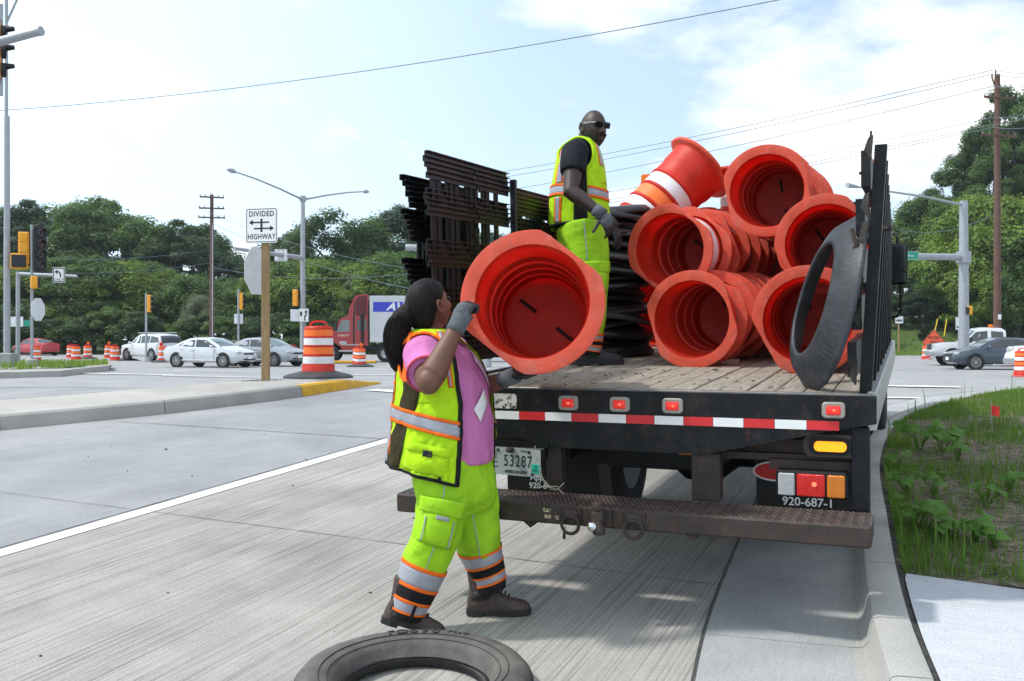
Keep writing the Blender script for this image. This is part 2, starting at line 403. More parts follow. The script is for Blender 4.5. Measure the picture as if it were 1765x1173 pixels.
# ---------------------------------------------------------------- ground sheets
def sheet(name, xs, ys, zf, m, cut=None):
    nx, ny = len(xs), len(ys)
    vs_ = [(x, y, zf(x, y)) for y in ys for x in xs]; fs = []
    for j in range(ny - 1):
        for i in range(nx - 1):
            cx, cy = (xs[i] + xs[i + 1]) / 2, (ys[j] + ys[j + 1]) / 2
            if cut and not cut(cx, cy): continue
            fs.append((j * nx + i, j * nx + i + 1, (j + 1) * nx + i + 1, (j + 1) * nx + i))
    mb = MB().add(vs_, fs); return mb.build(name, m, None, 180)
def hill(X, Y):
    r = max(0, min(1, (Y - 78) / 45)); r = r * r * (3 - 2 * r)
    q = max(0, min(1, (X - 22) / 14))
    return 4.2 * r * q + .9 * r * (1 - q)
gx = [-400, -300, -200, -140, -110, -90, -70, -55, -40, -30, -20, -10, 0, 10, 15, 20, 25, 30, 35, 40, 50, 60, 75, 90, 110, 140, 200, 300, 400]
gy = [-150, -60, -20, -4, 20, 40, 60, 68, 74, 78, 82, 86, 90, 95, 100, 105, 110, 116, 122, 130, 150, 200, 300, 450, 600]
tag(sheet('ground', gx, gy, lambda x, y: -.5 if y < 62 else .04 + hill(x, y), M_['grass_ground']), kind='structure')
# lane line in lane coordinates: across = X cos - Y sin
cl_, sl_ = math.cos(LANE), math.sin(LANE)
def across(X, Y): return X * cl_ - Y * sl_
def xy_lane(p, q): return p * cl_ + q * sl_, -p * sl_ + q * cl_      # p across, q along
LINE_P = -5.68
def lane_sheet(name, p0, p1, q0, q1, m, dz, step=.5):
    ps = np.linspace(p0, p1, max(2, int((p1 - p0) / step) + 1)); qs = np.linspace(q0, q1, max(2, int((q1 - q0) / step) + 1))
    vs_, fs = [], []
    for q in qs:
        for p in ps:
            x, y = xy_lane(p, q); vs_.append((x, y, zg(x, y) + dz))
    for j in range(len(qs) - 1):
        for i in range(len(ps) - 1):
            a_ = j * len(ps) + i; fs.append((a_, a_ + 1, a_ + len(ps) + 1, a_ + len(ps)))
    return tag(MB().add(vs_, fs).build(name, m, None, 180), kind='structure')
xs = sorted(set([-160, -120, -90, -70, -60, -50] + [float(x) for x in np.arange(-42, 42.1, 1.5)] + [50, 60, 80, 120]))
ys = sorted(set([-25., -12., -6.] + [float(y) for y in np.arange(-3, 60, 1.5)] + [62, 66, 70, 74, 78, 82, 86, 90]))
def road_cut(x, y):
    if y > 84: return x < -12
    if y > 77: return x < 45
    return True
tag(sheet('road', xs, ys, lambda x, y: zg(x, y) - .012, M_['conc_far'], road_cut), kind='structure')
lane_sheet('left_lane', LINE_P - 3.9, LINE_P - .06, -12, 19.5, M_['conc_lane'], -.004)
lane_sheet('truck_lane', LINE_P - .052, 1.5, -12, 12.6, M_['conc_tined'], 0)

def strip(name, A, B, w, dz, m, n=24, wob=0.0):
    mb = MB(); A, B = Vector(A), Vector(B); d = (B - A).to_2d().normalized(); pn = Vector((-d.y, d.x, 0)); rs = []
    for i in range(n + 1):
        p = A.lerp(B, i / n); k = w / 2 * (1 + (rng.uniform(-wob, wob) if wob else 0))
        off = pn * (rng.uniform(-wob, wob) * w * .6 if wob else 0)
        rs.append([p - pn * k + off, p + pn * k + off])
    vs_ = [(q.x, q.y, zg(q.x, q.y) + dz) for r_ in rs for q in r_]
    fs = [(2 * i, 2 * i + 1, 2 * i + 3, 2 * i + 2) for i in range(n)]
    return tag(MB().add(vs_, fs).build(name, m), kind='structure')
ax, ay = xy_lane(LINE_P + .04, -6); bx, by = xy_lane(LINE_P + .04, 17.5)
strip('lane_line', (ax, ay, 0), (bx, by, 0), .17, .005, M_['white_paint'], 40)
strip('lane_joint', (ax - .13, ay, 0), (bx - .13, by, 0), .022, .004, M_['joint'], 60, .3)
for nm, a_, b_, w in (('pavement_joint', (0, 848), (1240, 1010), .006), ('pavement_joint', (205, 726), (690, 758), .016)):
    strip(nm, G(*a_), G(*b_), w, .0042, M_['joint'], 60, .35)
# stop bars and crossing lines of the junction
for a_, b_, w in (((1470, 664), (1655, 667), .22), ((1480, 685), (1612, 686.5), .16), ((1470, 703), (1556, 704.5), .45)):
    strip('stop_line', G(*a_), G(*b_), w, .006, M_['white_paint'], 14)
for a_, b_, w in (((110, 643), (300, 646), .2), ((280, 647), (560, 652), .2), ((300, 640), (560, 643), .15), ((585, 646), (720, 644), .3), ((640, 672), (720, 678), .30), ((560, 637), (720, 636), .2)):
    strip('crossing_line', G(*a_), G(*b_), w, .012, M_['white_paint'], 14)

# ---------------------------------------------------------------- right-hand kerb, gutter pan, verge and pavement
KB = [G(*q, .15) for q in ((1610, 1173), (1569, 1070), (1546, 985), (1529, 890), (1516, 800), (1531, 748), (1560, 718), (1640, 690), (1765, 669))]
KB = [Vector((1.0, 1.6, 0)), Vector((1.36, 2.7, 0))] + KB + [KB[-1] + Vector((3, 1.4, 0)), KB[-1] + Vector((8, 2.4, 0)), KB[-1] + Vector((24, 3.2, 0))]
def smooth_line(pts, n=6):
    o = []
    for i in range(len(pts) - 1):
        p0, p1, p2, p3 = pts[max(i - 1, 0)], pts[i], pts[i + 1], pts[min(i + 2, len(pts) - 1)]
        for k in range(n):
            t = k / n
            o.append(.5 * ((2 * p1) + (p2 - p0) * t + (2 * p0 - 5 * p1 + 4 * p2 - p3) * t * t + (3 * p1 - p0 - 3 * p2 + p3) * t ** 3))
    return o + [pts[-1]]
KL = [Vector((p.x, p.y)) for p in smooth_line(KB, 8)]
def normals(L):
    o = []
    for i in range(len(L)):
        d = (L[min(i + 1, len(L) - 1)] - L[max(i - 1, 0)]).normalized(); o.append(Vector((-d.y, d.x)))
    return o
KN = normals(KL)
def sweep(name, i0, i1, prof, m, par=None, smooth=30, gap=0.0):
    rs = []
    for i in range(i0, i1 + 1):
        p, nn = KL[i], KN[i]
        if gap and i in (i0, i1):
            q = KL[i + 1] if i == i0 else KL[i - 1]; p = p + (q - p).normalized() * gap
        rs.append([Vector((p.x + nn.x * o, p.y + nn.y * o, zg(p.x + nn.x * o, p.y + nn.y * o) + z)) for o, z in prof])
    return MB().rings(rs, 0, True, True, False).build(name, m, par, smooth)
kerb = thing('kerb', None, None); kerb['kind'] = 'structure'
prof_k = [(0, -.2), (0, .15), (.012, .157), (.135, .156), (.156, .148), (.167, .12), (.182, .035), (.205, .008), (.25, .004), (.25, -.2)]
cuts = [0, 8, 16, 24, 33, 42, 52, 62, 72, 82, 92, len(KL) - 1]
for i in range(len(cuts) - 1): sweep('kerb_stone', cuts[i], cuts[i + 1], prof_k, M_['conc_kerb'], kerb, 40, .006)
gut = thing('gutter', None, None); gut['kind'] = 'structure'
for i in range(len(cuts) - 1): sweep('gutter_slab', cuts[i], cuts[i + 1], [(.248, .004), (.45, .006), (.92, .011), (.92, -.1)], M_['conc_gutter'], gut, 40, .004)
tag(sweep('gutter_joint', 0, len(KL) - 1, [(.930, .0122), (.940, .0068)], M_['joint']), kind='structure')
tag(sweep('kerb_joint', 0, len(KL) - 1, [(-.036, .128), (.006, .134)], M_['joint']), kind='structure')
def ribbon(name, offs, dz, m, ycond):
    rs = []
    for i in range(len(KL)):
        p = KL[i]; row = []
        for o in offs:
            x, y = p.x + o, p.y - o * .02; row.append(Vector((x, y, 0)))
        rs.append(row)
    return rs
swA, swB = G(1546, 986, .14), G(1765, 1016, .14)
def sw_y(x): return swA.y + (swB.y - swA.y) / (swB.x - swA.x) * (x - swA.x) if x > swA.x else swA.y
def kx(y):
    for i in range(len(KL) - 1):
        if KL[i].y <= y <= KL[i + 1].y:
            t = (y - KL[i].y) / max(1e-6, KL[i + 1].y - KL[i].y); return KL[i].x + (KL[i + 1].x - KL[i].x) * t
    return KL[0].x if y < KL[0].y else KL[-1].x
def ky(x):
    for i in range(len(KL) - 1):
        if KL[i].x <= x <= KL[i + 1].x:
            t = (x - KL[i].x) / max(1e-6, KL[i + 1].x - KL[i].x); return KL[i].y + (KL[i + 1].y - KL[i].y) * t
    return KL[-1].y
def region_sheet(name, m, ylo, yhi, dz, x0=None, nx=30, ny=40, xmax=30, inset=.04):
    vs_, fs = [], []
    for j in range(ny + 1):
        t = j / ny
        for i in range(nx + 1):
            s = (i / nx) ** 2; x = (x0 if x0 is not None else 1.0) + s * (xmax - (x0 if x0 is not None else 1.0))
            a_, b_ = ylo(x), yhi(x)
            y = a_ + (b_ - a_) * t; vs_.append((x, y, zg(x, y) + dz(x, y)))
    for j in range(ny):
        for i in range(nx):
            q = j * (nx + 1) + i; fs.append((q, q + 1, q + nx + 2, q + nx + 1))
    return tag(MB().add(vs_, fs).build(name, m, None, 180), kind='structure')
region_sheet('pavement', M_['conc_walk'], lambda x: -4.0, lambda x: min(ky(x) - .11, sw_y(x)), lambda x, y: .139, x0=KL[0].x + .04, nx=260, ny=60)
region_sheet('subsoil', M_['soil'], lambda x: -4.0, lambda x: ky(x) - .02, lambda x, y: .10, x0=KL[0].x + .01, nx=60, ny=60)
def soil_z(x, y): return .122 + .02 * noise.noise(Vector((x * 1.5, y * 1.5, 3))) + .09 * min(1, max(0, (x - kx(y)) / 3))
region_sheet('verge', M_['soil'], lambda x: sw_y(x) + .012, lambda x: max(sw_y(x) + .02, ky(x) - .03), soil_z, x0=kx(swA.y) + .005, nx=60, ny=70)

# ---------------------------------------------------------------- traffic island with yellow nose
isl = thing('traffic_island', None, None); isl['kind'] = 'structure'
IB = [G(*q) for q in ((-260, 770), (-120, 754), (0, 740), (140, 726.5), (285, 712), (405, 697.5), (522, 683), (600, 670), (657, 660.5))]
ih = [.19] * 7 + [.17, .03]
def isl_piece(i0, i1, m):
    rs = []
    for i in range(i0, i1 + 1):
        d = (IB[min(i + 1, 8)] - IB[max(i - 1, 0)]); d.z = 0; d.normalize(); nn = Vector((-d.y, d.x, 0)); p = IB[i].copy()
        if i in (i0, i1):
            q = IB[i + 1] if i == i0 else IB[i - 1]; p = p + (q - p).normalized() * .007
        h = ih[i]; row = []
        for o, z in ((0, -.15), (0, 0), (.03, h * .85), (.06, h), (.22, h), (.225, -.15)):
            x, y = p.x + nn.x * o, p.y + nn.y * o; row.append(Vector((x, y, zg(x, y) + z)))
        rs.append(row)
    MB().rings(rs, 0, True, True, False).build('kerb_stone', m, isl, 35)
for i0, i1, m in ((0, 2, 'conc_kerb'), (2, 4, 'conc_kerb'), (4, 6, 'conc_kerb'), (6, 7, 'yellow_paint'), (7, 8, 'yellow_paint')): isl_piece(i0, i1, M_[m])
near, far = [], []
for i in range(9):
    d = (IB[min(i + 1, 8)] - IB[max(i - 1, 0)]); d.z = 0; d.normalize(); nn = Vector((-d.y, d.x, 0))
    a_ = IB[i] + nn * .23; wid = [2.6, 2.5, 2.45, 2.4, 2.4, 2.3, 2.1, 1.1, .02][i]
    b_ = IB[i] + nn * (.23 + wid); near.append((a_, ih[i])); far.append((b_, ih[i]))
vs_, fs = [], []
for i in range(9):
    for k in range(6):
        p = near[i][0].lerp(far[i][0], k / 5); vs_.append((p.x, p.y, zg(p.x, p.y) + near[i][1] - .006 + .02 * (k in (2, 3)) - (.16 if k == 5 else 0) * (i < 8)))
for i in range(8):
    for k in range(5): fs.append((i * 6 + k, (i + 1) * 6 + k, (i + 1) * 6 + k + 1, i * 6 + k + 1))
MB().add(vs_, fs).build('island_top', M_['conc_island'], isl, 180)
# grass median at the left
med = thing('median', None, None); med['kind'] = 'structure'
ML = [G(-120, 656), G(0, 651), G(105, 648), G(188, 638)]; MFar = [G(-120, 632), G(0, 630), G(105, 630), G(186, 632)]
rs = [[ML[i] + Vector((0, 0, -.1)), ML[i] + Vector((0, .02, .14)), ML[i] + Vector((0, .25, .15)), MFar[i] + Vector((0, 0, .15)), MFar[i] + Vector((0, .1, -.1))] for i in range(4)]
MB().rings(rs, 0, True, True, False).build('kerb_stone', M_['conc_kerb'], med)
rs = [[ML[i].lerp(MFar[i], .14) + Vector((0, 0, .155)), ML[i].lerp(MFar[i], .5) + Vector((0, 0, .24)), ML[i].lerp(MFar[i], .93) + Vector((0, 0, .156))] for i in range(4)]
rs[3] = [p + Vector((-.9, 0, 0)) for p in rs[3]]
MB().rings(rs, 0, False, False, False).build('grass_top', M_['grass_ground'], med)
# ---------------------------------------------------------------- flatbed truck (u right, v forward, w up; bed top at w = 1.16)
TH = math.atan2(691, F); PT = math.atan2(84, math.hypot(F, 691))
ta = Vector((math.sin(TH) * math.cos(PT), math.cos(TH) * math.cos(PT), math.sin(PT))); tl = Vector((math.cos(TH), -math.sin(TH), 0)); tn = tl.cross(ta)
TO = Vector((1.724, 4.591, 1.183)) - 1.22 * tl - 1.16 * tn
TM = frame(TO, tl, ta, tn)
TI = TM.inverted()
CAMP = Vector((0, 0, HC))
def tp(x, y, v):
    r = Vector(((x - CX) / F, 1, (HY - y) / F)); t = (TO + v * ta - CAMP).dot(ta) / r.dot(ta); p = TI @ (CAMP + r * t); return p.x, p.z
def TW(u, v, w): return TM @ Vector((u, v, w))
truck = thing('flatbed_truck', 'black flatbed truck with wooden deck, stake side and rusty step bumper, loaded with orange drums', 'truck', TM)
RX = Matrix(((1, 0, 0, 0), (0, 0, 1, 0), (0, 1, 0, 0), (0, 0, 0, 1)))      # (x, y, z) -> (x, z, y): prism drawn in u,w and extruded along v
def part(nm, mb, m, par=truck, sm=None): return mb.build(nm, m, par, sm)
BW = 1.22; BED = 1.16; BL = 5.2
# deck planks
pw = (2 * BW - .10) / 17
for i in range(17):
    u = -BW + .05 + pw * (i + .5)
    part('deck_plank', MB().box((u, BL / 2 + .055, BED - .022 + rng.uniform(-.003, .002)), (pw - .007, BL, .045), b=.004), M_['wood_deck'])
part('deck_edge', MB().box((0, .026, BED - .006), (2 * BW, .05, .016), b=.004), M_['steel_edge'])
for s in (-1, 1):
    part('side_rail', MB().box((s * (BW + .0), BL / 2 + .03, BED - .085), (.045, BL, .19), b=.006), M_['alum' if s > 0 else 'black_steel'])
# rear apron: deep in the middle, rising to the corners
ap = [(-1.243, 1.152), (-1.243, 1.02), (-1.06, .985), (-.42, .836), (.42, .836), (1.06, .985), (1.243, 1.02), (1.243, 1.152)]
part('rear_apron', MB().prism(ap, -.012, .02, 0, RX), M_['black_steel'])
# reflective tape
u = 1.074; k = 0
while u > -1.10:
    part('reflective_tape', MB().box((u - .0758, -.0145, 1.0055), (.1505, .003, .045)), M_['red_refl' if k % 2 == 0 else 'white_refl']); u -= .1525; k += 1
# marker lights
def rrect(w, h, r, n=5):
    o = []
    for cx, cy, a0 in ((w / 2 - r, h / 2 - r, 0), (-w / 2 + r, h / 2 - r, 90), (-w / 2 + r, -h / 2 + r, 180), (w / 2 - r, -h / 2 + r, 270)):
        for i in range(n + 1): a_ = R(a0 + 90 * i / n); o.append((cx + r * math.cos(a_), cy + r * math.sin(a_)))
    return o
def uvw(pts, v): return [Vector((x, v, z)) for x, z in pts]
def lamp(u, w, W_, H_, r, mf, ml, inner, core=None, name='marker_light', deep=.016):
    def at(ww, hh, rr, v): return [Vector((u + x, v, w + z)) for x, z in rrect(ww, hh, rr)]
    fr = part(name, MB().rings([at(W_, H_, r, -.012), at(W_, H_, r, -.012 - deep), at(W_ * .9, H_ * .87, r * .85, -.012 - deep - .006), at(inner[0], inner[1], r * .4, -.012 - deep - .005), at(inner[0], inner[1], r * .4, -.012 - deep + .004)], 0, True, False), mf, truck, 40)
    part('lens', MB().rings([at(inner[0], inner[1], r * .4, -.012 - deep + .006), at(inner[0] * .97, inner[1] * .96, r * .35, -.012 - deep - .006), at(inner[0] * .8, inner[1] * .75, r * .3, -.012 - deep - .011)], 0, False, True), ml, fr, 50)
    if core: part('bulb', MB().lathe([(.001, -.003), (.006, -.001), (.007, .004)], 10, 0, T(u + .004, -.012 - deep - .0115, w) @ RX, True, True), core, fr)
    return fr
M_['lamp_frame'] = mat('lamp_frame', (.34, .32, .29), .55, .2, .2, 30, .1, 90)
for u in (-1.048, -.312, -.025, .258, 1.048):
    lamp(u, 1.083, .108, .078, .02, M_['lamp_frame'], M_['lamp_red'], (.068, .046), M_['lamp_core'])
# peeling label
M_['label'] = mat('peeling_label', (.62, .61, .57), .7, 0, .1, 12, dirt=[((.03, .03, .03), .50, .56, 46, 1.0), ((.5, .1, .1), .64, .68, 24, .8)])
part('peeling_label', MB().box((-.69, -.0135, 1.083), (.146, .003, .082)), M_['label'])
# steel posts and crossmembers under the deck
for u0, u1, w1 in ((-1.21, -1.125, 1.0), (-.46, -.375, .84), (.343, .49, .84), (1.125, 1.21, 1.0)):
    part('post', MB().box(((u0 + u1) / 2, .065, (w1 + .586) / 2), (u1 - u0, .09, w1 - .586), b=.006), M_['rusty_brown' if abs(u0) < 1 else 'black_steel'])
part('crossmember', MB().box((.80, .14, .82), (.65, .06, .035)).box((.80, .165, .86), (.65, .012, .09)), M_['rusty_brown'])
part('crossmember', MB().box((-.80, .14, .82), (.65, .06, .035)).box((-.80, .165, .86), (.65, .012, .09)), M_['rusty_brown'])
for s in (-1, 1): part('frame_rail', MB().box((s * .43, 3.9, .84), (.08, 7.4, .22), b=.01), M_['black_paint'])
for v in (.9, 1.7, 2.6, 3.5, 4.4): part('crossmember', MB().box((0, v, 1.04), (2.36, .08, .14)), M_['black_paint'])
part('crossmember', MB().box((0, .5, .80), (.78, .05, .26)), M_['black_paint'])
part('reflector', MB().box((.215, .47, .765), (.075, .006, .035)), M_['lens_amber'])
# bumper step
bump_ = part('step_bumper', MB().box((0, -.15, .5375), (2.46, .30, .103), b=.010), M_['rusty_brown'])
tr = MB(); k = 0
for j in range(11):
    for i in range(100):
        u, v = -1.215 + .0245 * i + (.012 if j % 2 else 0), -.285 + j * .027
        a_ = R(45 if (i + j) % 2 else -45); c, s = math.cos(a_), math.sin(a_)
        L, w_ = .012, .0035
        q = [(u - L * c, v - L * s), (u + w_ * s, v - w_ * c), (u + L * c, v + L * s), (u - w_ * s, v + w_ * c)]
        tr.add([(x, y, .5888) for x, y in q] + [(u, v, .5925)], [(0, 1, 4), (1, 2, 4), (2, 3, 4), (3, 0, 4)])
M_['tread'] = mat('tread_plate', (.10, .075, .068), .5, .4, .3, 9, .2, 90)
tag(tr.build('tread_pattern', M_['tread'], bump_), kind='stuff')
for u in (-.45, .41): MB().prism([(u - .05, .487), (u + .05, .487), (u, .447)], -.26, -.2, 0, RX).build('gusset', M_['rusty_brown'], bump_)
def torus(mb, R0, r0, M, seg=20, rs=8, a0=0, a1=360):
    n = seg; pts = [(R0 * math.cos(R(a0 + (a1 - a0) * i / n)), R0 * math.sin(R(a0 + (a1 - a0) * i / n)), 0) for i in range(n + 1)]
    mb.tube(pts, r0, rs, 0, True, M); return mb
for u in (-.205, .125):
    MB().box((u, -.318, .548), (.085, .035, .05), b=.014).box((u, -.307, .548), (.11, .012, .075), b=.004).build('ring_bracket', M_['rusty_brown'], bump_)
    torus(MB(), .046, .009, T(u, -.326, .497) @ RX, 22, 8).build('tow_ring', M_['rusty_brown'], bump_, 60)
hit = MB().box((-.045, -.312, .545), (.115, .025, .10), b=.006).box((-.045, -.35, .555), (.06, .07, .075), b=.012).lathe([(.026, .59), (.03, .60), (.026, .625), (.012, .632)], 12, 0, T(-.045, -.36, 0), True, True)
hit.lathe([(.028, .47), (.033, .478), (.033, .50), (.022, .515), (.022, .54)], 12, 0, T(-.04, -.365, 0), True, True).build('tow_hitch', M_['rusty_brown'], bump_, 40)
MB().lathe([(.002, -.027)] + [(.027 * math.cos(R(a_)), .027 * math.sin(R(a_))) for a_ in range(-75, 90, 15)] + [(.001, .027)], 14, 0, T(-.068, -.385, .512)).build('tow_ball', M_['chrome'], bump_, 180)
MB().tube([(-.232, -.32, .49), (-.236, -.322, .47), (-.24, -.321, .452)], .0025, 5).tube([(-.24, -.321, .454), (-.24, -.321, .43), (-.239, -.321, .418)], [.006, .008, .005], 8).build('hanging_plug', M_['black_paint'], bump_)
M_['stick'] = mat('sticker_remains', (.50, .42, .25), .7, 0, .4, 40, dirt=[((.03, .03, .03), .5, .55, 60, 1)])
for u, w, a_, b_ in ((-.34, .556, .045, .018), (-.335, .525, .035, .02), (-.285, .522, .02, .018)): MB().box((u, -.3015, w), (a_, .002, b_)).build('sticker_remains', M_['stick'], bump_)
for u in (1.1, -1.1): MB().box((u, -.02, .535), (.10, .24, .09)).build('bumper_bracket', M_['rusty_brown'], bump_)
# number plate with its lettering
M_['plate'] = mat('plate_white', (.42, .46, .47), .45, .1, .12, 10, dirt=[((.2, .21, .2), .55, .75, 12, .6)])
PM = T(-.622, -.045, .752) @ Matrix.Rotation(R(1.5), 4, 'Y')
plate = part('number_plate', MB(), M_['plate'])
bpy.data.objects.remove(plate)
plate = link('number_plate', MB().rings([[(x, .003, z) for x, z in rrect(.305, .152, .012)], [(x, -.001, z) for x, z in rrect(.305, .152, .012)]], 0).mesh('number_plate', M_['plate']), truck, PM)
TX = Matrix.Rotation(R(90), 4, 'X')
text('lettering', '53287', .092, M_['ink'], plate, T(.018, -.002, .002) @ TX, sx=.66, space=1.15)
text('lettering', 'E', .048, M_['ink'], plate, T(-.118, -.002, .030) @ TX, sx=.95); text('lettering', 'C', .048, M_['ink'], plate, T(-.116, -.002, -.020) @ TX, sx=.95)
text('lettering', 'WISCONSIN', .024, M_['ink'], plate, T(.005, -.002, -.056) @ TX, shear=.25, off=.0005)
text('lettering', 'TRUCK', .016, M_['ink'], plate, T(.06, -.002, .062) @ TX)
st_ = MB().box((.122, -.0022, -.030), (.044, .0015, .05)).build('year_sticker', mat('sticker_green', (.02, .50, .36), .5, 0, .1), plate)
text('lettering', '19\nDEC', .021, M_['ink'], st_, T(.122, -.0034, -.030) @ TX)
MB().lathe([(.001, -.012), (.02, -.012), (.026, 0), (.02, .012), (.001, .012)], 12, 0, T(-.02, -.02, .067)).build('plate_lamp', M_['rusty_brown'], plate, 50)
for x, z in ((-.10, .06), (.085, .058), (.105, -.062)): MB().lathe([(.001, -.004), (.009, -.003), (.01, .002)], 8, 0, T(x, -.002, z) @ RX, True).build('bolt', M_['rusty_brown'], plate)
part('plate_bracket', MB().box((-.63, .0, .80), (.36, .07, .06), b=.005).box((-.63, .0, .846), (.40, .05, .03)), M_['black_paint'])
# twisted loose wires
M_['pale_wire'] = mat('pale_wire', (.5, .48, .40), .6, 0, .2)
def wpx(pts, v): return [Vector((tp(x, y, v)[0], v, tp(x, y, v)[1])) for x, y in pts]
wmb = MB()
wmb.tube(wpx([(922, 768), (925, 790), (931, 812), (937, 830), (943, 838), (952, 841), (962, 842), (968, 848), (974, 853)], -.03), .0022, 5)
wmb.tube(wpx([(924, 772), (928, 800), (935, 822), (941, 833), (950, 843), (960, 845), (966, 838), (972, 832)], -.025), .0018, 5)
wmb.tube(wpx([(933, 806), (932, 822), (940, 829), (948, 838), (962, 838)], -.035), .0016, 5)
part('loose_wire', wmb, M_['pale_wire'])
# mud flaps with phone lettering
for i, (x0, y0, x1, y1, v) in enumerate(((874, 778, 945, 850, .55), (1303, 776, 1415, 884, .55))):
    (u0, w1), (u1, w0) = tp(x0, y0, v), tp(x1, y1, v)
    if i == 1: u1 = u0 + .60
    else: u0, u1 = u0, u0 + .58
    fl = part('mud_flap', MB().box(((u0 + u1) / 2, v, (w1 + .36) / 2 + .05), (u1 - u0, .012, w1 - .36 + .1), b=.004), M_['black_paint'])
    vv = v - .008
    if i == 0:
        a_, b_ = tp(914, 822, vv); text('lettering', 'App', .052, M_['ink_white'], fl, T(a_, vv, b_) @ TX, align='LEFT', off=.0012)
        a_, b_ = tp(912, 836, vv); text('lettering', '920-687-1', .050, M_['ink_white'], fl, T(a_, vv, b_) @ TX, align='LEFT', off=.0012)
    else:
        a_, b_ = tp(1348, 863, vv); text('lettering', '920-687-1', .066, M_['ink_white'], fl, T(a_, vv, b_) @ TX, align='LEFT', off=.0012)
        a_, b_ = tp(1334, 812, vv)
        MB().rings([[(a_ + .115 * math.cos(t), vv, b_ + .055 * math.sin(t)) for t in np.linspace(0, 2 * math.pi, 28, False)], [(a_ + .115 * math.cos(t), vv - .002, b_ + .055 * math.sin(t)) for t in np.linspace(0, 2 * math.pi, 28, False)]]).build('emblem', M_['ink_white'], fl)
        MB().rings([[(a_ + .105 * math.cos(t), vv - .002, b_ + .046 * math.sin(t)) for t in np.linspace(0, 2 * math.pi, 28, False)], [(a_ + .105 * math.cos(t), vv - .004, b_ + .046 * math.sin(t)) for t in np.linspace(0, 2 * math.pi, 28, False)]]).build('emblem', M_['ink_red'], fl)
# amber strobe in its plate
part('strobe_plate', MB().prism(rrect(.27, .112, .045), -.006, .012, 0, T(1.035, .03, .90) @ RX), M_['rusty_brown'])
sf = part('strobe_light', MB().prism(rrect(.20, .083, .04), -.02, -.004, 0, T(1.03, .03, .90) @ RX), M_['black_paint'])
MB().prism(rrect(.152, .05, .022), -.026, -.019, 0, T(1.03, .03, .90) @ RX).build('lens', M_['lamp_amber'], sf)
# tail light cluster
tlh = part('tail_light', MB().box((.94, .05, .705), (.345, .08, .135), b=.012), M_['black_paint'])
for u0, u1, m in ((.782, .862, 'lens_clear'), (.872, 1.005, 'lens_red'), (1.015, 1.098, 'lens_amber')):
    MB().box(((u0 + u1) / 2, .008, .703), (u1 - u0, .016, .112), b=.006).build('lens', M_[m], tlh)
MB().lathe([(.001, -.004), (.010, -.003), (.013, .004)], 12, 0, T(.955, -.002, .71) @ RX, True, True).build('bulb', M_['lamp_core'], tlh)
part('bracket', MB().box((.94, .09, .79), (.42, .03, .05)), M_['rusty_brown'])
# axle, springs and twin rear wheels; the ground rises with the bed
rim_m = mat('truck_rim', (.25, .25, .26), .5, .4, .2)
def truck_wheel(u, v, w, r=.49, wd=.27, par=truck):
    M = T(u, v, w) @ Matrix.Rotation(R(90), 4, 'Y')
    h = wd / 2
    tprof = [(r * .56, -h * .85), (r * .72, -h), (r * .93, -h * .92), (r, -h * .7), (r, -h * .1), (r * .975, -h * .08), (r * .975, h * .08), (r, h * .1), (r, h * .7), (r * .93, h * .92), (r * .72, h), (r * .56, h * .85)]
    wh = MB().lathe(tprof, 40, 0, M).build('wheel', M_['tyre'], par, 40)
    MB().lathe([(r * .57, -h * .9), (r * .50, -h * .8), (r * .44, -h * .2), (r * .2, -h * .3), (r * .2, h * .3), (r * .44, h * .2), (r * .50, h * .8), (r * .57, h * .9)], 24, 0, M, True, True).build('rim', rim_m, wh, 40)
for s in (-1, 1):
    truck_wheel(s * .66, 2.05, .49); truck_wheel(s * .95, 2.05, .49); truck_wheel(s * 1.0, 6.35, .49)
    part('leaf_spring', MB().tube([(s * .5, 1.3, .78), (s * .5, 1.7, .64), (s * .5, 2.05, .60), (s * .5, 2.4, .64), (s * .5, 2.8, .78)], .04, 6), M_['black_paint'])
part('rear_axle', MB().tube([(-.75, 2.05, .49), (-.25, 2.05, .49), (-.12, 2.05, .50), (.12, 2.05, .50), (.25, 2.05, .49), (.75, 2.05, .49)], [.07, .08, .2, .2, .08, .07], 12), M_['black_paint'], truck, 40)
part('exhaust', MB().tube([(.55, 1.1, .62), (.56, 1.6, .62), (.6, 2.4, .72), (.6, 4.2, .70)], .05, 10), M_['black_paint'], truck, 40)
part('toolbox', MB().box((-.1, 1.0, .76), (.55, .35, .34), b=.01), M_['black_paint'])
part('spare_wheel', MB().lathe([(.2, -.11), (.40, -.13), (.46, -.06), (.46, .06), (.40, .13), (.2, .11)], 28, 0, T(.05, 1.55, .75), True, True), M_['tyre'], truck, 40)
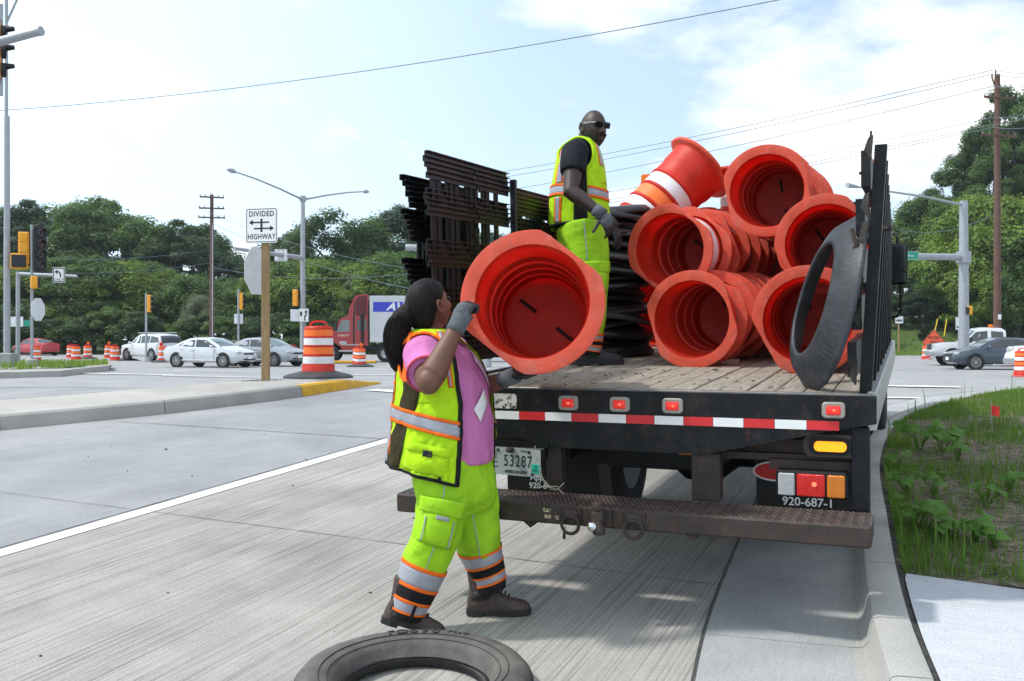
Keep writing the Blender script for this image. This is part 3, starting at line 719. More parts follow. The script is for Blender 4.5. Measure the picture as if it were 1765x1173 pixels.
# stake side on the right
for i in range(9):
    v = .10 + i * .60 + (.02 if i == 0 else 0); wd = .085 if i == 0 else .06
    bl = Vector((1.185, v, 1.10)); tlp = Vector((1.262 - .009 * i, v, 2.36 - .005 * i))
    mbk = MB(); d = (tlp - bl)
    for a_, b_ in ((0, 1),):
        rs = [[p + Vector((x, y, 0)) for x, y in ((-.028, -wd / 2), (.028, -wd / 2), (.028, wd / 2), (-.028, wd / 2))] for p in (bl, tlp)]
        mbk.rings(rs)
    part('stake', mbk, M_['black_steel'])
for k, w in enumerate((1.24, 1.47, 1.70, 1.93, 2.16)):
    for j, (v0, v1) in enumerate(((.03, 2.5), (2.52, 5.1))):
        u = 1.128 + (w - 1.16) * .066; rs = []
        for i in range(9):
            t = i / 8; e = rng.uniform(-.012, .012)
            rs.append([Vector((u - .02 + e, v0 + (v1 - v0) * t, w)), Vector((u + .02 + e, v0 + (v1 - v0) * t, w)), Vector((u + .02 + e, v0 + (v1 - v0) * t, w + .17)), Vector((u - .02 + e, v0 + (v1 - v0) * t, w + .17))])
        part('rack_board', MB().rings(rs), M_['black_steel'])
frayed_m = mat('frayed_wood', (.045, .040, .036), .9, 0, .5, 20, .5, 60)
for k in (0, 2, 3, 5, 6, 8):
    w = 1.20 + k * .135; u = 1.125 + (w - 1.16) * .066
    part('frayed_board_end', MB().add([(u + .02, .02, w), (u - .004 - rng.random() * .010, .025, w + rng.uniform(.02, .06)), (u + .008, .03, w + .11), (u + .03, .02, w + .12), (u + .02, .06, w), (u - .004, .06, w + .05), (u + .03, .06, w + .12)], [(0, 1, 2, 3), (4, 6, 5), (0, 4, 5, 1), (1, 5, 6, 2), (2, 6, 3), (0, 3, 6, 4)]), frayed_m)
part('tie_bolt', MB().tube([(1.18, .62, 1.98), (1.30, .60, 1.99)], .016, 8), M_['rusty_brown'])
part('tie_bolt', MB().tube([(1.13, .04, 1.96), (1.15, .03, 1.88), (1.17, .04, 1.80)], .012, 6), M_['rusty_brown'])
part('rack_pin', MB().tube([(1.215, .10, 2.36), (1.216, .10, 2.43)], .006, 5), M_['rusty_brown'])
# headboard, cab, beacons and mirrors (mostly behind the load)
hb = part('headboard', MB().box((-.98, 5.16, 1.85), (.07, .07, 1.38)).box((.98, 5.16, 1.85), (.07, .07, 1.38)).box((0, 5.16, 2.5), (2.03, .07, .07)).box((0, 5.17, 1.75), (1.9, .02, 1.1)), M_['black_steel'])
for x, y, v in ((1117, 309, 5.1), (1497, 285, 5.1)):
    u, w = tp(x, y, v)
    part('beacon_bracket', MB().box((u, v, w - .07), (.17, .10, .02)).tube([(u, v, w - .07), (u * .97, v, 2.5)], .014, 6), M_['black_paint'])
    part('beacon', MB().prism(rrect(.125, .10, .02), -.05, .05, 0, T(u, v, w) @ RX), M_['beacon'])
cp = [(5.45, .75), (5.45, 2.42), (5.6, 2.5), (6.5, 2.46), (7.0, 1.75), (8.2, 1.58), (8.45, 1.4), (8.5, .7), (6.95, .7), (6.75, 1.02), (6.1, 1.02), (5.95, .7)]
YM = Matrix(((0, 0, 1, 0), (1, 0, 0, 0), (0, 1, 0, 0), (0, 0, 0, 1)))
cab = part('cab', MB().prism(cp, -1.08, 1.08, 0, YM), M_['truck_red'])
for s in (-1, 1):
    MB().prism([(5.75, 1.72), (5.75, 2.3), (6.45, 2.3), (6.75, 1.72)], s * 1.083, s * 1.09, 0, YM).build('window', M_['glass'], cab)
    MB().prism([(6.0, 1.06), (6.0, 2.38), (6.5, 2.38), (6.95, 1.7), (6.9, 1.06)], s * 1.081, s * 1.0815, 0, YM).build('door', M_['truck_red'], cab)
MB().box((0, 5.445, 2.05), (1.5, .012, .45)).build('window', M_['glass'], cab)
for s in (1, -1):
    u, v, w = s * 1.25, 6.25, 1.94
    mr = part('mirror', MB().box((u, v, w), (.20, .09, .44), b=.03), M_['black_paint'])
    MB().box((u, v - .048, w + .06), (.16, .006, .27), b=.002).box((u, v - .048, w - .145), (.16, .006, .10), b=.002).build('mirror_glass', M_['glass'], mr)
    MB().tube([(s * 1.08, v + .1, w + .30), (s * 1.22, v + .02, w + .33), (u, v, w + .28), (u, v, w + .2)], .014, 6).build('mirror_arm', M_['black_paint'], mr, 60)
    MB().tube([(u + s * .03, v, w - .2), (u + s * .03, v, w - .5), (u, v, w - .56), (s * 1.08, v + .1, w - .60)], .014, 6).build('mirror_arm', M_['black_paint'], mr, 60)
# debris on the deck
dm = MB().box((.19, 1.86, 1.182), (.20, .07, .035), 0, None, .004).box((.13, 1.92, 1.22), (.09, .03, .07))
tag(dm.build('wood_scrap', M_['wood_deck'], None), 'small broken scrap of weathered wood lying on the truck deck between two drums', 'wood scrap')
bpy.data.objects['wood_scrap'].matrix_world = TM
tw_ = MB()
for k in range(70):
    u, v = rng.uniform(-.8, 1.0), rng.uniform(.12, 1.4) ; a_ = rng.uniform(0, 6.28); L = rng.uniform(.008, .035)
    tw_.tube([(u, v, 1.163), (u + L * math.cos(a_), v + L * math.sin(a_), 1.166 + rng.random() * .006)], rng.uniform(.0012, .003), 4)
lt = tag(tw_.build('deck_litter', mat('twig', (.07, .06, .03), .9, 0, .5, 50), None), 'twigs and dirt scattered across the wooden truck deck', None, None, 'stuff'); lt.matrix_world = TM
# ---------------------------------------------------------------- traffic drums
SEG = 56
def drum_rf(cut_rows):
    def f(i, r, a_):
        if i in cut_rows:
            c = abs(math.cos(a_)); lim = (r - .048)
            return min(r, lim / max(c, 1e-3))
        return r
    return f
op = [(.288, .004), (.338, 0), (.361, .004), (.363, .020), (.352, .032), (.300, .040), (.290, .058), (.283, .20), (.272, .214), (.270, .36), (.277, .366), (.277, .378), (.263, .386), (.261, .52), (.269, .526), (.269, .538), (.256, .546), (.254, .68), (.262, .686), (.262, .698), (.249, .706), (.247, .825), (.252, .833), (.245, .86), (.215, .885), (.10, .888), (.001, .884)]
ip = [(r - .008 if r > .02 else r, z - (.008 if z > .86 else 0)) for r, z in reversed(op[6:])] + [(.282, .03)]
dmb = MB()
rowsf = {1, 2, 3, 4}
dmb.lathe(op + ip + [op[0]], SEG, 0, None, False, False, drum_rf(rowsf))
for s in (-1, 1):                                     # teeth along the two flat sides of the rim
    for k in range(5):
        dmb.box((s * .307, -.13 + .065 * k, .016), (.018, .014, .022), 0, None, .004)
for s in (-1, 1): dmb.box((0, s * .135, .874), (.022, .12, .008), 1)
for i, fc in enumerate(dmb.f):
    if dmb.m[i] == 0 and max(dmb.v[q][2] for q in fc) < .05 and max(math.hypot(dmb.v[q][0], dmb.v[q][1]) for q in fc) > .292: dmb.m[i] = 2
DB = dmb.mesh('drum_body', [M_['drum'], M_['slot'], M_['drum_rim']], 38)
def band(r, z0, z1, nm, m, wob=0):
    rs = []
    for z in (z0, (z0 + z1) / 2, z1):
        rs.append([((r - (z - z0) * .012) * math.cos(2 * math.pi * k / SEG), (r - (z - z0) * .012) * math.sin(2 * math.pi * k / SEG), z) for k in range(SEG)])
    return MB().rings(rs, 0, False, False).mesh(nm, m, 180)
DBANDS = [band(.2735, .226, .350, 'reflective_band', M_['drum_band_w']), band(.2645, .394, .514, 'reflective_band', M_['drum_band_o']),
          band(.2575, .554, .674, 'reflective_band', M_['drum_band_w']), band(.2505, .712, .822, 'reflective_band', M_['drum_band_o'])]
hm = MB()
pts = [(-.145, 0, .86), (-.15, 0, .925), (-.125, 0, .965), (-.06, 0, .985), (.06, 0, .985), (.125, 0, .965), (.15, 0, .925), (.145, 0, .86)]
hm.rings([[Vector((p[0] - s * .016 * (1 if abs(p[0]) > .1 else 0) * (1 if p[0] > 0 else -1), y, p[2] - s * .03 * (1 if abs(p[0]) < .13 else 0))) for s, y in ((0, -.05), (0, .05), (1, .05), (1, -.05))] for p in pts])
DH = hm.mesh('drum_handle', M_['drum'], 40)
DRUMG = 'orange traffic drums loaded on the truck'
def drum(M, label, group, handle=True, scale=1.0):
    o = thing('traffic_drum', label, 'traffic drum', M @ Matrix.Scale(scale, 4), group)
    link('drum_body', DB, o)
    for d in DBANDS: link('reflective_band', d, o)
    if handle: link('handle', DH, o)
    return o
def axis_M(o, z, roll):
    z = Vector(z).normalized(); x = Vector((0, 0, 1)); x = (x - z * x.dot(z))
    x = x.normalized() if x.length > .05 else Vector((1, 0, 0)); y = z.cross(x)
    c, s = math.cos(roll), math.sin(roll); x2, y2 = x * c + y * s, y * c - x * s
    return frame(o, x2, y2, z)
def yawed(v, deg, up=0.0):
    q = Matrix.Rotation(R(-deg), 3, 'Z') @ v; q.z += up; return q
ORDW = 'first second third fourth fifth sixth seventh eighth ninth tenth eleventh twelfth thirteenth fourteenth fifteenth sixteenth seventeenth eighteenth nineteenth twentieth twenty-first twenty-second twenty-third twenty-fourth twenty-fifth twenty-sixth twenty-seventh twenty-eighth twenty-ninth thirtieth thirty-first thirty-second thirty-third thirty-fourth thirty-fifth thirty-sixth thirty-seventh thirty-eighth'.split()
ORD = ['outermost', 'second', 'third', 'fourth', 'fifth', 'sixth', 'seventh', 'eighth', 'ninth']
def stack(px, py, D, n, gaps, yaw, up, where, rolls, lift=None):
    o = P(px, py, D); loc = TI @ o
    if lift is not None: o = TW(loc.x, loc.y, lift)
    ax = yawed(ta, yaw, up).normalized(); t = 0
    for k in range(n):
        rl = rolls[k] if k < len(rolls) else rng.uniform(0, 3.14)
        jit = Vector((0, 0, 0)) if k == 0 else Vector((rng.uniform(-.012, .012), 0, rng.uniform(-.008, .008)))
        lab = ('orange drum showing its open end, outermost of the %s' % where) if k == 0 else '%s orange drum from the open end of the %s' % (ORD[k], where)
        drum(axis_M(o + ax * t + jit, ax, rl), lab, DRUMG, handle=(k == n - 1), scale=.93)
        t += gaps[k] if k < len(gaps) else gaps[-1]
stack(1191, 559, 6.55, 8, [.22, .19, .20], 8, 0, 'lower left drum stack', [R(75), .4, 2.0], 1.16 + .325)
stack(1153, 430, 7.0, 8, [.34, .23, .22], 11, 0, 'middle left drum stack', [R(38), R(40), 1.2, 2.2])
stack(1321, 328, 7.0, 7, [.24, .20], 2, -.01, 'topmost drum stack', [R(80), R(85), R(20)])
stack(1424, 420, 6.4, 7, [.24, .22], -2.5, 0, 'upper right drum stack', [R(55), R(30)])
stack(1392, 559, 5.85, 8, [.30, .24], -1.5, 0, 'lower right drum stack', [R(62), R(20), R(100)], 1.16 + .325)
tilt = drum(axis_M(P(1206, 287, 8.5), (-.72, -.18, -.67), R(50)), 'orange drum with a torn white band lying tilted on top of the load', DRUMG, True, .93)
for ch in [c for c in bpy.data.objects if c.parent == tilt and c.name.startswith('reflective_band')]:
    k = DBANDS.index(ch.data)
    if k == 0: bpy.data.objects.remove(ch); continue
    ch.data = ch.data.copy(); ch.data.materials[0] = M_['drum_band_w' if k in (1, 3) else 'drum_band_o']
drum(axis_M(P(1290, 283, 8.6), (.10, .12, -1), R(0)), 'upturned orange drum peeping out behind the topmost drum stack', DRUMG, False)
# a few more drums filling the load in front of the cab
for k, (u, v, w, r_) in enumerate(((-.75, 3.5, 1.505, 0), (.1, 3.6, 1.505, .3), (-.3, 3.7, 2.07, .8), (.6, 3.7, 2.05, 1.4))):
    ax = (ta + Vector((rng.uniform(-.05, .05), 0, 0))).normalized()
    drum(axis_M(TW(u, v, w), ax, r_), ['orange drum at the front of the deck, low behind the lower left stack', 'orange drum at the front of the deck, low in the gap between the stacks', 'orange drum at the front of the deck, resting on two others', 'orange drum at the front of the deck, high behind the right stacks'][k], DRUMG)
# the drum in the woman's hands
HELD = axis_M(P(917, 519, 4.60), (.115, .985, -.085), R(38))
drum(HELD, 'large faded orange drum held up by the woman, open end towards us', 'orange traffic drums', False, .97)

# ---------------------------------------------------------------- rubber ballast rings
tp_ = [(.285, .045), (.30, .03), (.325, .045), (.332, .085), (.36, .112), (.42, .128), (.465, .118), (.488, .092), (.492, .06), (.490, 0), (.475, 0), (.470, .07), (.42, .10), (.36, .09), (.335, .04), (.31, .012), (.288, .02)]
tyre_c = G(712, 1163, .11)
tyre_o = thing('tyre_ring', 'worn grey truck tyre ring lying flat on the road at the bottom of the picture', 'tyre ring', Matrix.Translation(tyre_c + Vector((0, .05, -.105))) @ Matrix.Rotation(R(2.6), 4, 'X'))
M_['old_tyre'] = mat('old_tyre', (.105, .096, .088), .72, 0, .3, 9, .35, 60, [((.040, .042, .050), .48, .72, 3.2, .7), ((.19, .17, .14), .56, .76, 5, .6)])
MB().lathe([(.284, .045), (.288, .018), (.312, .008), (.34, .030), (.30, .052)], 96).build('bead', M_['tyre'], tyre_o, 180)
sidew = MB().lathe(tp_ + [tp_[0]], 96).build('sidewall', M_['old_tyre'], tyre_o, 180)
MB().lathe([(.489, .0), (.499, .004), (.501, .03), (.499, .07), (.492, .088), (.486, .085), (.484, .0)], 96).build('tread_edge', M_['tyre'], tyre_o, 40)
M_['tyre_letter'] = mat('tyre_letter', (.028, .028, .03), .8, 0, .2)
def arc_text(s, r, size, a0, da, par, z):
    for i, ch in enumerate(s):
        if ch == ' ': continue
        a_ = R(a0 - da * i)
        M = frame(Vector((r * math.cos(a_), r * math.sin(a_), z)), Vector((math.sin(a_), -math.cos(a_), 0)), Vector((math.cos(a_), math.sin(a_), 0)), Vector((0, 0, 1)))
        text('lettering', ch, size, M_['tyre_letter'], par, M, ext=.002, sx=1.35)
arc_text('FD690', .420, .062, 110, 7.0, tyre_o, .1275)
arc_text('PLUS', .425, .036, 73, 3.8, tyre_o, .1275)
M_['hoop'] = M_['old_tyre']
for r_, z_ in ((.395, .1235), (.36, .1125)):
    torus(MB(), r_, .0022, T(0, 0, z_), 96, 5).build('moulded_line', M_['tyre_letter'], tyre_o)
# the dished rubber sheet leaning in the right rear corner of the deck
rm = MB(); prof = [(.325, .085), (.312, .096), (.316, .108), (.342, .104), (.42, .072), (.485, .012), (.50, .0), (.495, -.012), (.43, .052), (.342, .088)]
n = 180; rs = []
for i, (r_, z_) in enumerate(prof + [prof[0]]):
    ring = []
    for k in range(n):
        a_ = 2 * math.pi * k / n
        w = (1 if k % 2 else -1) * {3: .0025, 4: .008, 5: .003}.get(i, 0)
        d = .05 * math.cos(a_ - .4) ** 2 * (r_ - .25) * 2
        ring.append(((r_) * math.cos(a_) * (1 - .04 * math.cos(2 * a_)), r_ * math.sin(a_), z_ + w + d))
    rs.append(ring)
rm.rings(rs, 0, False, False)
sc_ = P(1437, 523, 4.93)
nz_ = Vector((-.965, .035, .25)).normalized()
up_ = Vector((.26, .0, 1)); up_ = (up_ - nz_ * up_.dot(nz_)).normalized(); xr_ = up_.cross(nz_)
SHEET_M = frame(sc_, xr_, up_, nz_)
so_ = tag(rm.build('rubber_sheet', M_['ring_rubber'], None, 180), 'dished grey rubber ring leaning against the stake side in the rear corner of the deck', 'rubber ring')
so_.matrix_world = SHEET_M @ Matrix.Diagonal((.86, .93, 1, 1))
# pile of rings behind the man
rp = [(.22, .0), (.24, .03), (.34, .055), (.46, .045), (.52, .01), (.525, -.012), (.515, -.018), (.45, .02), (.34, .03), (.25, .005)]
RG = MB()
rs = []
for (r_, z_) in rp + [rp[0]]:
    rs.append([(r_ * .78 * math.cos(2 * math.pi * k / 40), r_ * .78 * math.sin(2 * math.pi * k / 40), z_ + .022 * math.sin(2 * math.pi * k / 20 + r_ * 3) * (r_ / .5)) for k in range(40)])
RGM = RG.rings(rs, 0, False, False).mesh('rubber_ring', M_['rubber_gloss'], 180)
RGM2 = RGM.copy(); RGM2.materials[0] = mat('dusty_rubber', (.05, .052, .056), .6, 0, .3, 10, .3, 80)
pc = Vector((-1.0, 2.78, 0))
z_ = 1.19; k = 0
while z_ < 2.30:
    lt_ = k in (5, 17)
    me = RGM2 if lt_ else RGM
    o = link('rubber_ring', me)
    tiltx, tilty = rng.uniform(-.06, .06), rng.uniform(-.08, .08) + (.05 if z_ > 1.6 else 0)
    o.matrix_world = TM @ T(pc.x + rng.uniform(-.05, .05), pc.y + rng.uniform(-.05, .05), z_) @ Matrix.Rotation(tilty, 4, 'Y') @ Matrix.Rotation(tiltx, 4, 'X') @ rotz(rng.uniform(0, 6))
    lab = {5: 'dusty grey rubber ring jutting out low in the black ring pile', 17: 'dusty rubber ring near the top of the black ring pile'}.get(k, 'black rubber ring, %s from the bottom of the tall pile behind the man' % ORDW[k])
    tag(o, lab, 'rubber ring', 'rubber rings piled on the truck deck'); z_ += rng.uniform(.046, .062); k += 1
o = link('rubber_ring', RGM); o.matrix_world = TM @ T(pc.x + .02, pc.y + .02, z_) @ Matrix.Rotation(R(2), 4, 'Y') @ Matrix.Rotation(R(2), 4, 'X')
tag(o, 'black rubber ring on the very top of the ring pile', 'rubber ring', 'rubber rings piled on the truck deck')

# ---------------------------------------------------------------- folded steel sign stands along the left side
M_['stand'] = mat('stand_steel', (.010, .011, .014), .34, .1, .35, 6, .2, 70, [((.085, .085, .09), .56, .78, 9, .6), ((.045, .042, .045), .62, .76, 13, .6)], spec=.4, stretch=(3, .7, 3))
def angle_rail(mb, u, v0, v1, w, s=.030, t=.006):
    mb.box((u, (v0 + v1) / 2, w), (t, v1 - v0, s)).box((u + s * .4, (v0 + v1) / 2, w + s / 2), (s * .8, v1 - v0, t))
def stand_frame(u, v0, L, w0, hs, ups, label, tilt=0.0):
    o = thing('steel_stand', label, 'steel stand', TM @ T(u, v0, w0) @ Matrix.Rotation(tilt, 4, 'X'), 'folded steel stands on the truck deck')
    for h in hs:
        m = MB(); angle_rail(m, 0, 0, L, h); m.build('rail', M_['stand'], o)
    for v in ups:
        MB().box((-.012, v, (hs[0] + hs[-1]) / 2), (.012, .05, hs[-1] - hs[0] + .04)).box((-.02, v + .022, (hs[0] + hs[-1]) / 2), (.03, .006, hs[-1] - hs[0] + .04)).build('upright', M_['black_paint'], o)
    return o
pos = ['lowest', 'second from the bottom', 'third from the bottom', 'middle', 'third from the top', 'second from the top', 'topmost']
def jit(): return rng.uniform(-.02, .02)
HS = (.12, .41, .68, .965, 1.17)
for k in range(5):
    stand_frame(-1.07 - .006 * k, -.15 + jit(), 1.17 + jit(), 1.17, [h + .031 * k for h in HS], (.10, .17, .33, .40, .60, .67, .84, .98) if k == 0 else (.22 + .05 * k, .50 + .03 * k, .74 + .03 * k), 'dark steel stand, %s rail set in the bundle behind the woman' % pos[k if k < 3 else k + 2])
ep = MB().box((-1.05, 1.04, 1.80), (.04, .035, 1.28), 0, None, .004)
e_ = tag(ep.build('steel_stand', M_['stand'], None), 'single upright black steel bar at the far end of the rail bundle behind the woman', 'steel stand', 'folded steel stands on the truck deck'); e_.matrix_world = TM
for k in range(6):
    stand_frame(-1.215 - .010 * k, -.10 + jit(), .9, 1.16, [h + .031 * k for h in (.12, .56, .84, 1.03)], (.24, .30, .55, .7), 'dark steel stand jutting rearward, %s rail set of the outer bundle' % pos[k if k < 3 else k + 1])
for k in range(6):
    stand_frame(-1.08 - .006 * k, 1.10 + jit(), 1.42, 1.17, [h + .031 * k for h in (.08, .36, .62, .86, 1.06)], (.15, .45, .55, .8, 1.1, 1.3), 'rusty steel stand, %s rail set in the forward bundle by the man' % pos[k if k < 3 else k + 1])
ch = MB()
for k in range(34):
    t = k / 33; w = 2.42 - .9 * t; u = -1.012 + .02 * math.sin(k * 2.1)
    ch.box((u - .028, .42 + .02 * math.sin(t * 9), w), (.012, .006 if k % 2 else .014, .028))
c_ = tag(ch.build('tie_chain', M_['black_paint'], None), 'dark chain hanging down over the bundled steel stands', 'chain'); c_.matrix_world = TM
# ---------------------------------------------------------------- people
M_['skin_w'] = mat('skin_brown', (.150, .066, .042), .55, 0, .12, 14, .12, 130, spec=.5)
M_['skin_m'] = mat('skin_dark', (.036, .019, .015), .5, 0, .12, 14, .12, 130, spec=.5)
M_['hair'] = mat('hair_black', (.009, .0075, .008), .55, 0, .5, 60, .5, 120, stretch=(1, 1, .25), spec=.16)
M_['beard'] = mat('beard', (.022, .020, .019), .8, 0, .6, 90, .6, 200)
LIME = (.50, .82, .012)
def fabric(nm, col, mesh=0.0, dirt=None, wr=.6):
    m = mat(nm, col, .78, 0, .07, 9, wr, 17, dirt, spec=.25, trans=.12, dist=.02)
    return m
M_['lime'] = fabric('lime_cloth', LIME, dirt=[((.36, .60, .03), .52, .76, 7, .7), ((.26, .36, .06), .60, .78, 13, .6)])
M_['lime_pants'] = fabric('lime_trousers', (.38, .72, .02), dirt=[((.27, .50, .035), .48, .74, 5, .65), ((.17, .26, .05), .60, .80, 9, .6)])
M_['orange_trim'] = fabric('orange_trim', (.95, .17, .015))
M_['grey_tape'] = mat('grey_reflective', (.34, .35, .40), .42, .15, .08, 12, .15, 40)
M_['black_cloth'] = fabric('black_cloth', (.012, .012, .014))
M_['mesh_cloth'] = fabric('dark_mesh', (.040, .034, .012))
M_['pink'] = fabric('pink_shirt', (.64, .20, .47), dirt=[((.70, .40, .62), .60, .8, 6, .5)])
M_['pale_print'] = fabric('pale_print', (.66, .52, .66), dirt=[((.62, .18, .52), .5, .7, 14, .8)])
M_['red_lining'] = fabric('red_lining', (.60, .07, .10))
M_['navy_shirt'] = fabric('black_shirt', (.010, .011, .018))
M_['glove_grey'] = mat('glove_knit', (.105, .115, .135), .85, 0, .2, 40, .5, 200)
M_['glove_black'] = mat('glove_palm', (.020, .022, .026), .6, 0, .3, 30, .4, 120)
M_['boot'] = mat('boot_leather', (.050, .032, .026), .6, 0, .35, 14, .3, 70, [((.10, .075, .06), .55, .75, 9, .6)])
M_['boot_black'] = mat('boot_black', (.014, .014, .017), .6, 0, .3, 14, .3, 70)
M_['sole'] = mat('boot_sole', (.022, .021, .021), .8, 0, .3, 20, .4, 60)

class Sleeve:
    def __init__(s, rings, ys=None): s.r = rings; s.ys = ys
    def idx(s, y):
        if s.ys is None: return y
        for i in range(len(s.ys) - 1):
            if y <= s.ys[i + 1] or i == len(s.ys) - 2: return i + (y - s.ys[i]) / (s.ys[i + 1] - s.ys[i])
    def ev(s, t):
        n = len(s.r); t = max(0, min(n - 1, t)); i = min(int(t), n - 2); f = t - i
        p = [s.r[max(i - 1, 0)], s.r[i], s.r[i + 1], s.r[min(i + 2, n - 1)]]
        def cr(a, b, c, d): return .5 * (2 * b + (c - a) * f + (2 * a - 5 * b + 4 * c - d) * f * f + (3 * b - a - 3 * c + d) * f ** 3)
        return [cr(p[0][k], p[1][k], p[2][k], p[3][k]) for k in range(3)]
    def at(s, th, y, off=0.0):
        C, U, V = s.ev(s.idx(y)); c, sn = math.cos(th), math.sin(th)
        n = (U * (c / max(U.length_squared, 1e-6)) + V * (sn / max(V.length_squared, 1e-6))).normalized()
        return C + U * c + V * sn + n * off
    def solid(s, mb, t0, t1, nt, nth=28, off=0.0):
        return mb.rings([[s.at(2 * math.pi * k / nth, t0 + (t1 - t0) * i / nt, off) for k in range(nth)] for i in range(nt + 1)])
    def patch(s, fn, nu, nv, off=0.0, mb=None, mi=0):
        mb = mb or MB(); pts = []
        for j in range(nv + 1):
            for i in range(nu + 1):
                th, y = fn(i / nu, j / nv); o = off(i / nu, j / nv) if callable(off) else off
                pts.append(s.at(th, y, o))
        fs = [(j * (nu + 1) + i, j * (nu + 1) + i + 1, (j + 1) * (nu + 1) + i + 1, (j + 1) * (nu + 1) + i) for j in range(nv) for i in range(nu)]
        mb.add(pts, fs, mi); return mb
def yring(y, xl, xr, D, hd): return (P((xl + xr) / 2, y, D), Vector(((xr - xl) / 2 * D / F, 0, 0)), Vector((0, -hd, 0)))
def path_rings(pts):      # (centre, half width in the picture plane, half depth, tilt vector or None)
    o = []
    for i, (c, hw, hd) in enumerate(pts):
        t = (pts[min(i + 1, len(pts) - 1)][0] - pts[max(i - 1, 0)][0]).normalized()
        y = Vector((0, -1, 0)); y = (y - t * t.dot(y))
        y = y.normalized() if y.length > .2 else Vector((0, 0, 1)); u = t.cross(y).normalized()
        if u.x < 0: u = -u
        o.append((c, u * hw, y * hd))
    return o
def remesh(mb, name, vox, m, parent, it=4, fold=None, mats2=None):
    me = mb.mesh('tmp', m); ob = bpy.data.objects.new('tmp', me); COL.objects.link(ob)
    md = ob.modifiers.new('r', 'REMESH'); md.mode = 'VOXEL'; md.voxel_size = vox; md.use_smooth_shade = True
    sm = ob.modifiers.new('s', 'SMOOTH'); sm.iterations = it; sm.factor = .5
    dg = bpy.context.evaluated_depsgraph_get(); me2 = bpy.data.meshes.new_from_object(ob.evaluated_get(dg))
    bpy.data.objects.remove(ob); me2.name = name
    me2.materials.clear()
    for q in ([m] if mats2 is None else [m] + mats2): me2.materials.append(q)
    if fold:
        for v in me2.vertices:
            v.co = v.co + v.normal * fold(v.co)
    me2.shade_smooth()
    return link(name, me2, parent)
def folds(amp, fx, seed, mask=None):
    def f(p):
        q = Vector((p.x * fx[0] + seed, p.y * fx[1], p.z * fx[2]))
        w = noise.noise(q) + .5 * noise.noise(q * 2.1)
        r = 1 - abs(noise.noise(q * .8 + Vector((9, 3, 1))))
        k = amp * (w * .8 + (r - .7) * .9)
        return k * (mask(p) if mask else 1)
    return f
def ell(mb, c, r, M=None, n=16, m=10):
    c = Vector(c); rs = []
    for i in range(m + 1):
        a_ = math.pi * i / m; a_ = max(.05, min(math.pi - .05, a_))
        rs.append([c + Vector((r[0] * math.sin(a_) * math.cos(2 * math.pi * k / n), r[1] * math.sin(a_) * math.sin(2 * math.pi * k / n), r[2] * math.cos(a_))) for k in range(n)])
    return mb.rings(rs, 0, True, True, True, M)
def gs(x, s): return math.exp(-(x / s) ** 2)
def head_pt(d):
    a_, b_, c_ = .100, .079, .122
    r = 1 / math.sqrt((d.x / a_) ** 2 + (d.y / b_) ** 2 + (d.z / c_) ** 2); p = d * r
    if p.z < 0:
        k = min(1, -p.z / .12); p.y *= 1 - .24 * k * k
        if p.x < 0: p.x *= 1 - .35 * k
    if p.x > 0:
        y, z = p.y, p.z
        p.x += gs(y, .013) * (.026 * gs(z + .022, .017) + .013 * gs(z - .004, .022)) + .010 * gs(abs(y) - .014, .009) * gs(z + .028, .010)
        p.x -= .010 * gs(abs(y) - .033, .016) * gs(z - .016, .014)
        p.x += .006 * gs(z - .038, .012) * gs(y, .05) + .006 * gs(abs(y) - .042, .02) * gs(z + .018, .02)
        p.x += .010 * gs(z + .062, .014) * gs(y, .024) - .004 * gs(z + .078, .006) * gs(y, .03) + .010 * gs(z + .098, .018) * gs(y, .028)
    return p
def head(mb, M, n=64, m=48, ears=True):
    rs = []
    for i in range(m + 1):
        a_ = max(.03, min(math.pi - .03, math.pi * i / m))
        rs.append([head_pt(Vector((math.sin(a_) * math.cos(2 * math.pi * k / n), math.sin(a_) * math.sin(2 * math.pi * k / n), math.cos(a_)))) for k in range(n)])
    mb.rings(rs, 0, True, True, True, M)
    if ears:
        for s in (-1, 1):
            E_ = M @ T(-.004, s * .088, .0) @ Matrix.Rotation(s * R(-22), 4, 'Z') @ Matrix.Rotation(R(-8), 4, 'Y')
            torus(mb, .025, .008, E_ @ Matrix.Diagonal((.72, 1, 1.25, 1)) @ RX, 18, 8); ell(mb, (0, 0, -.026), (.010, .007, .012), E_, 10, 6); ell(mb, (0, -s * .006, 0), (.016, .006, .026), E_, 10, 8)
def finger(mb, base, d0, axis, bends, lens, r0):
    pts, d, p, rr = [Vector(base)], Vector(d0).normalized(), Vector(base), [r0 * 1.05]
    for b_, L in zip(bends, lens):
        d = Matrix.Rotation(R(b_), 3, axis) @ d; p = p + d * L; pts.append(p.copy()); rr.append(rr[-1] * .90)
    mb.tube(pts, rr, 8); ell(mb, pts[-1], (rr[-1],) * 3, None, 8, 6)
    for q, r_ in zip(pts[1:-1], rr[1:-1]): ell(mb, q, (r_ * 1.03,) * 3, None, 8, 6)
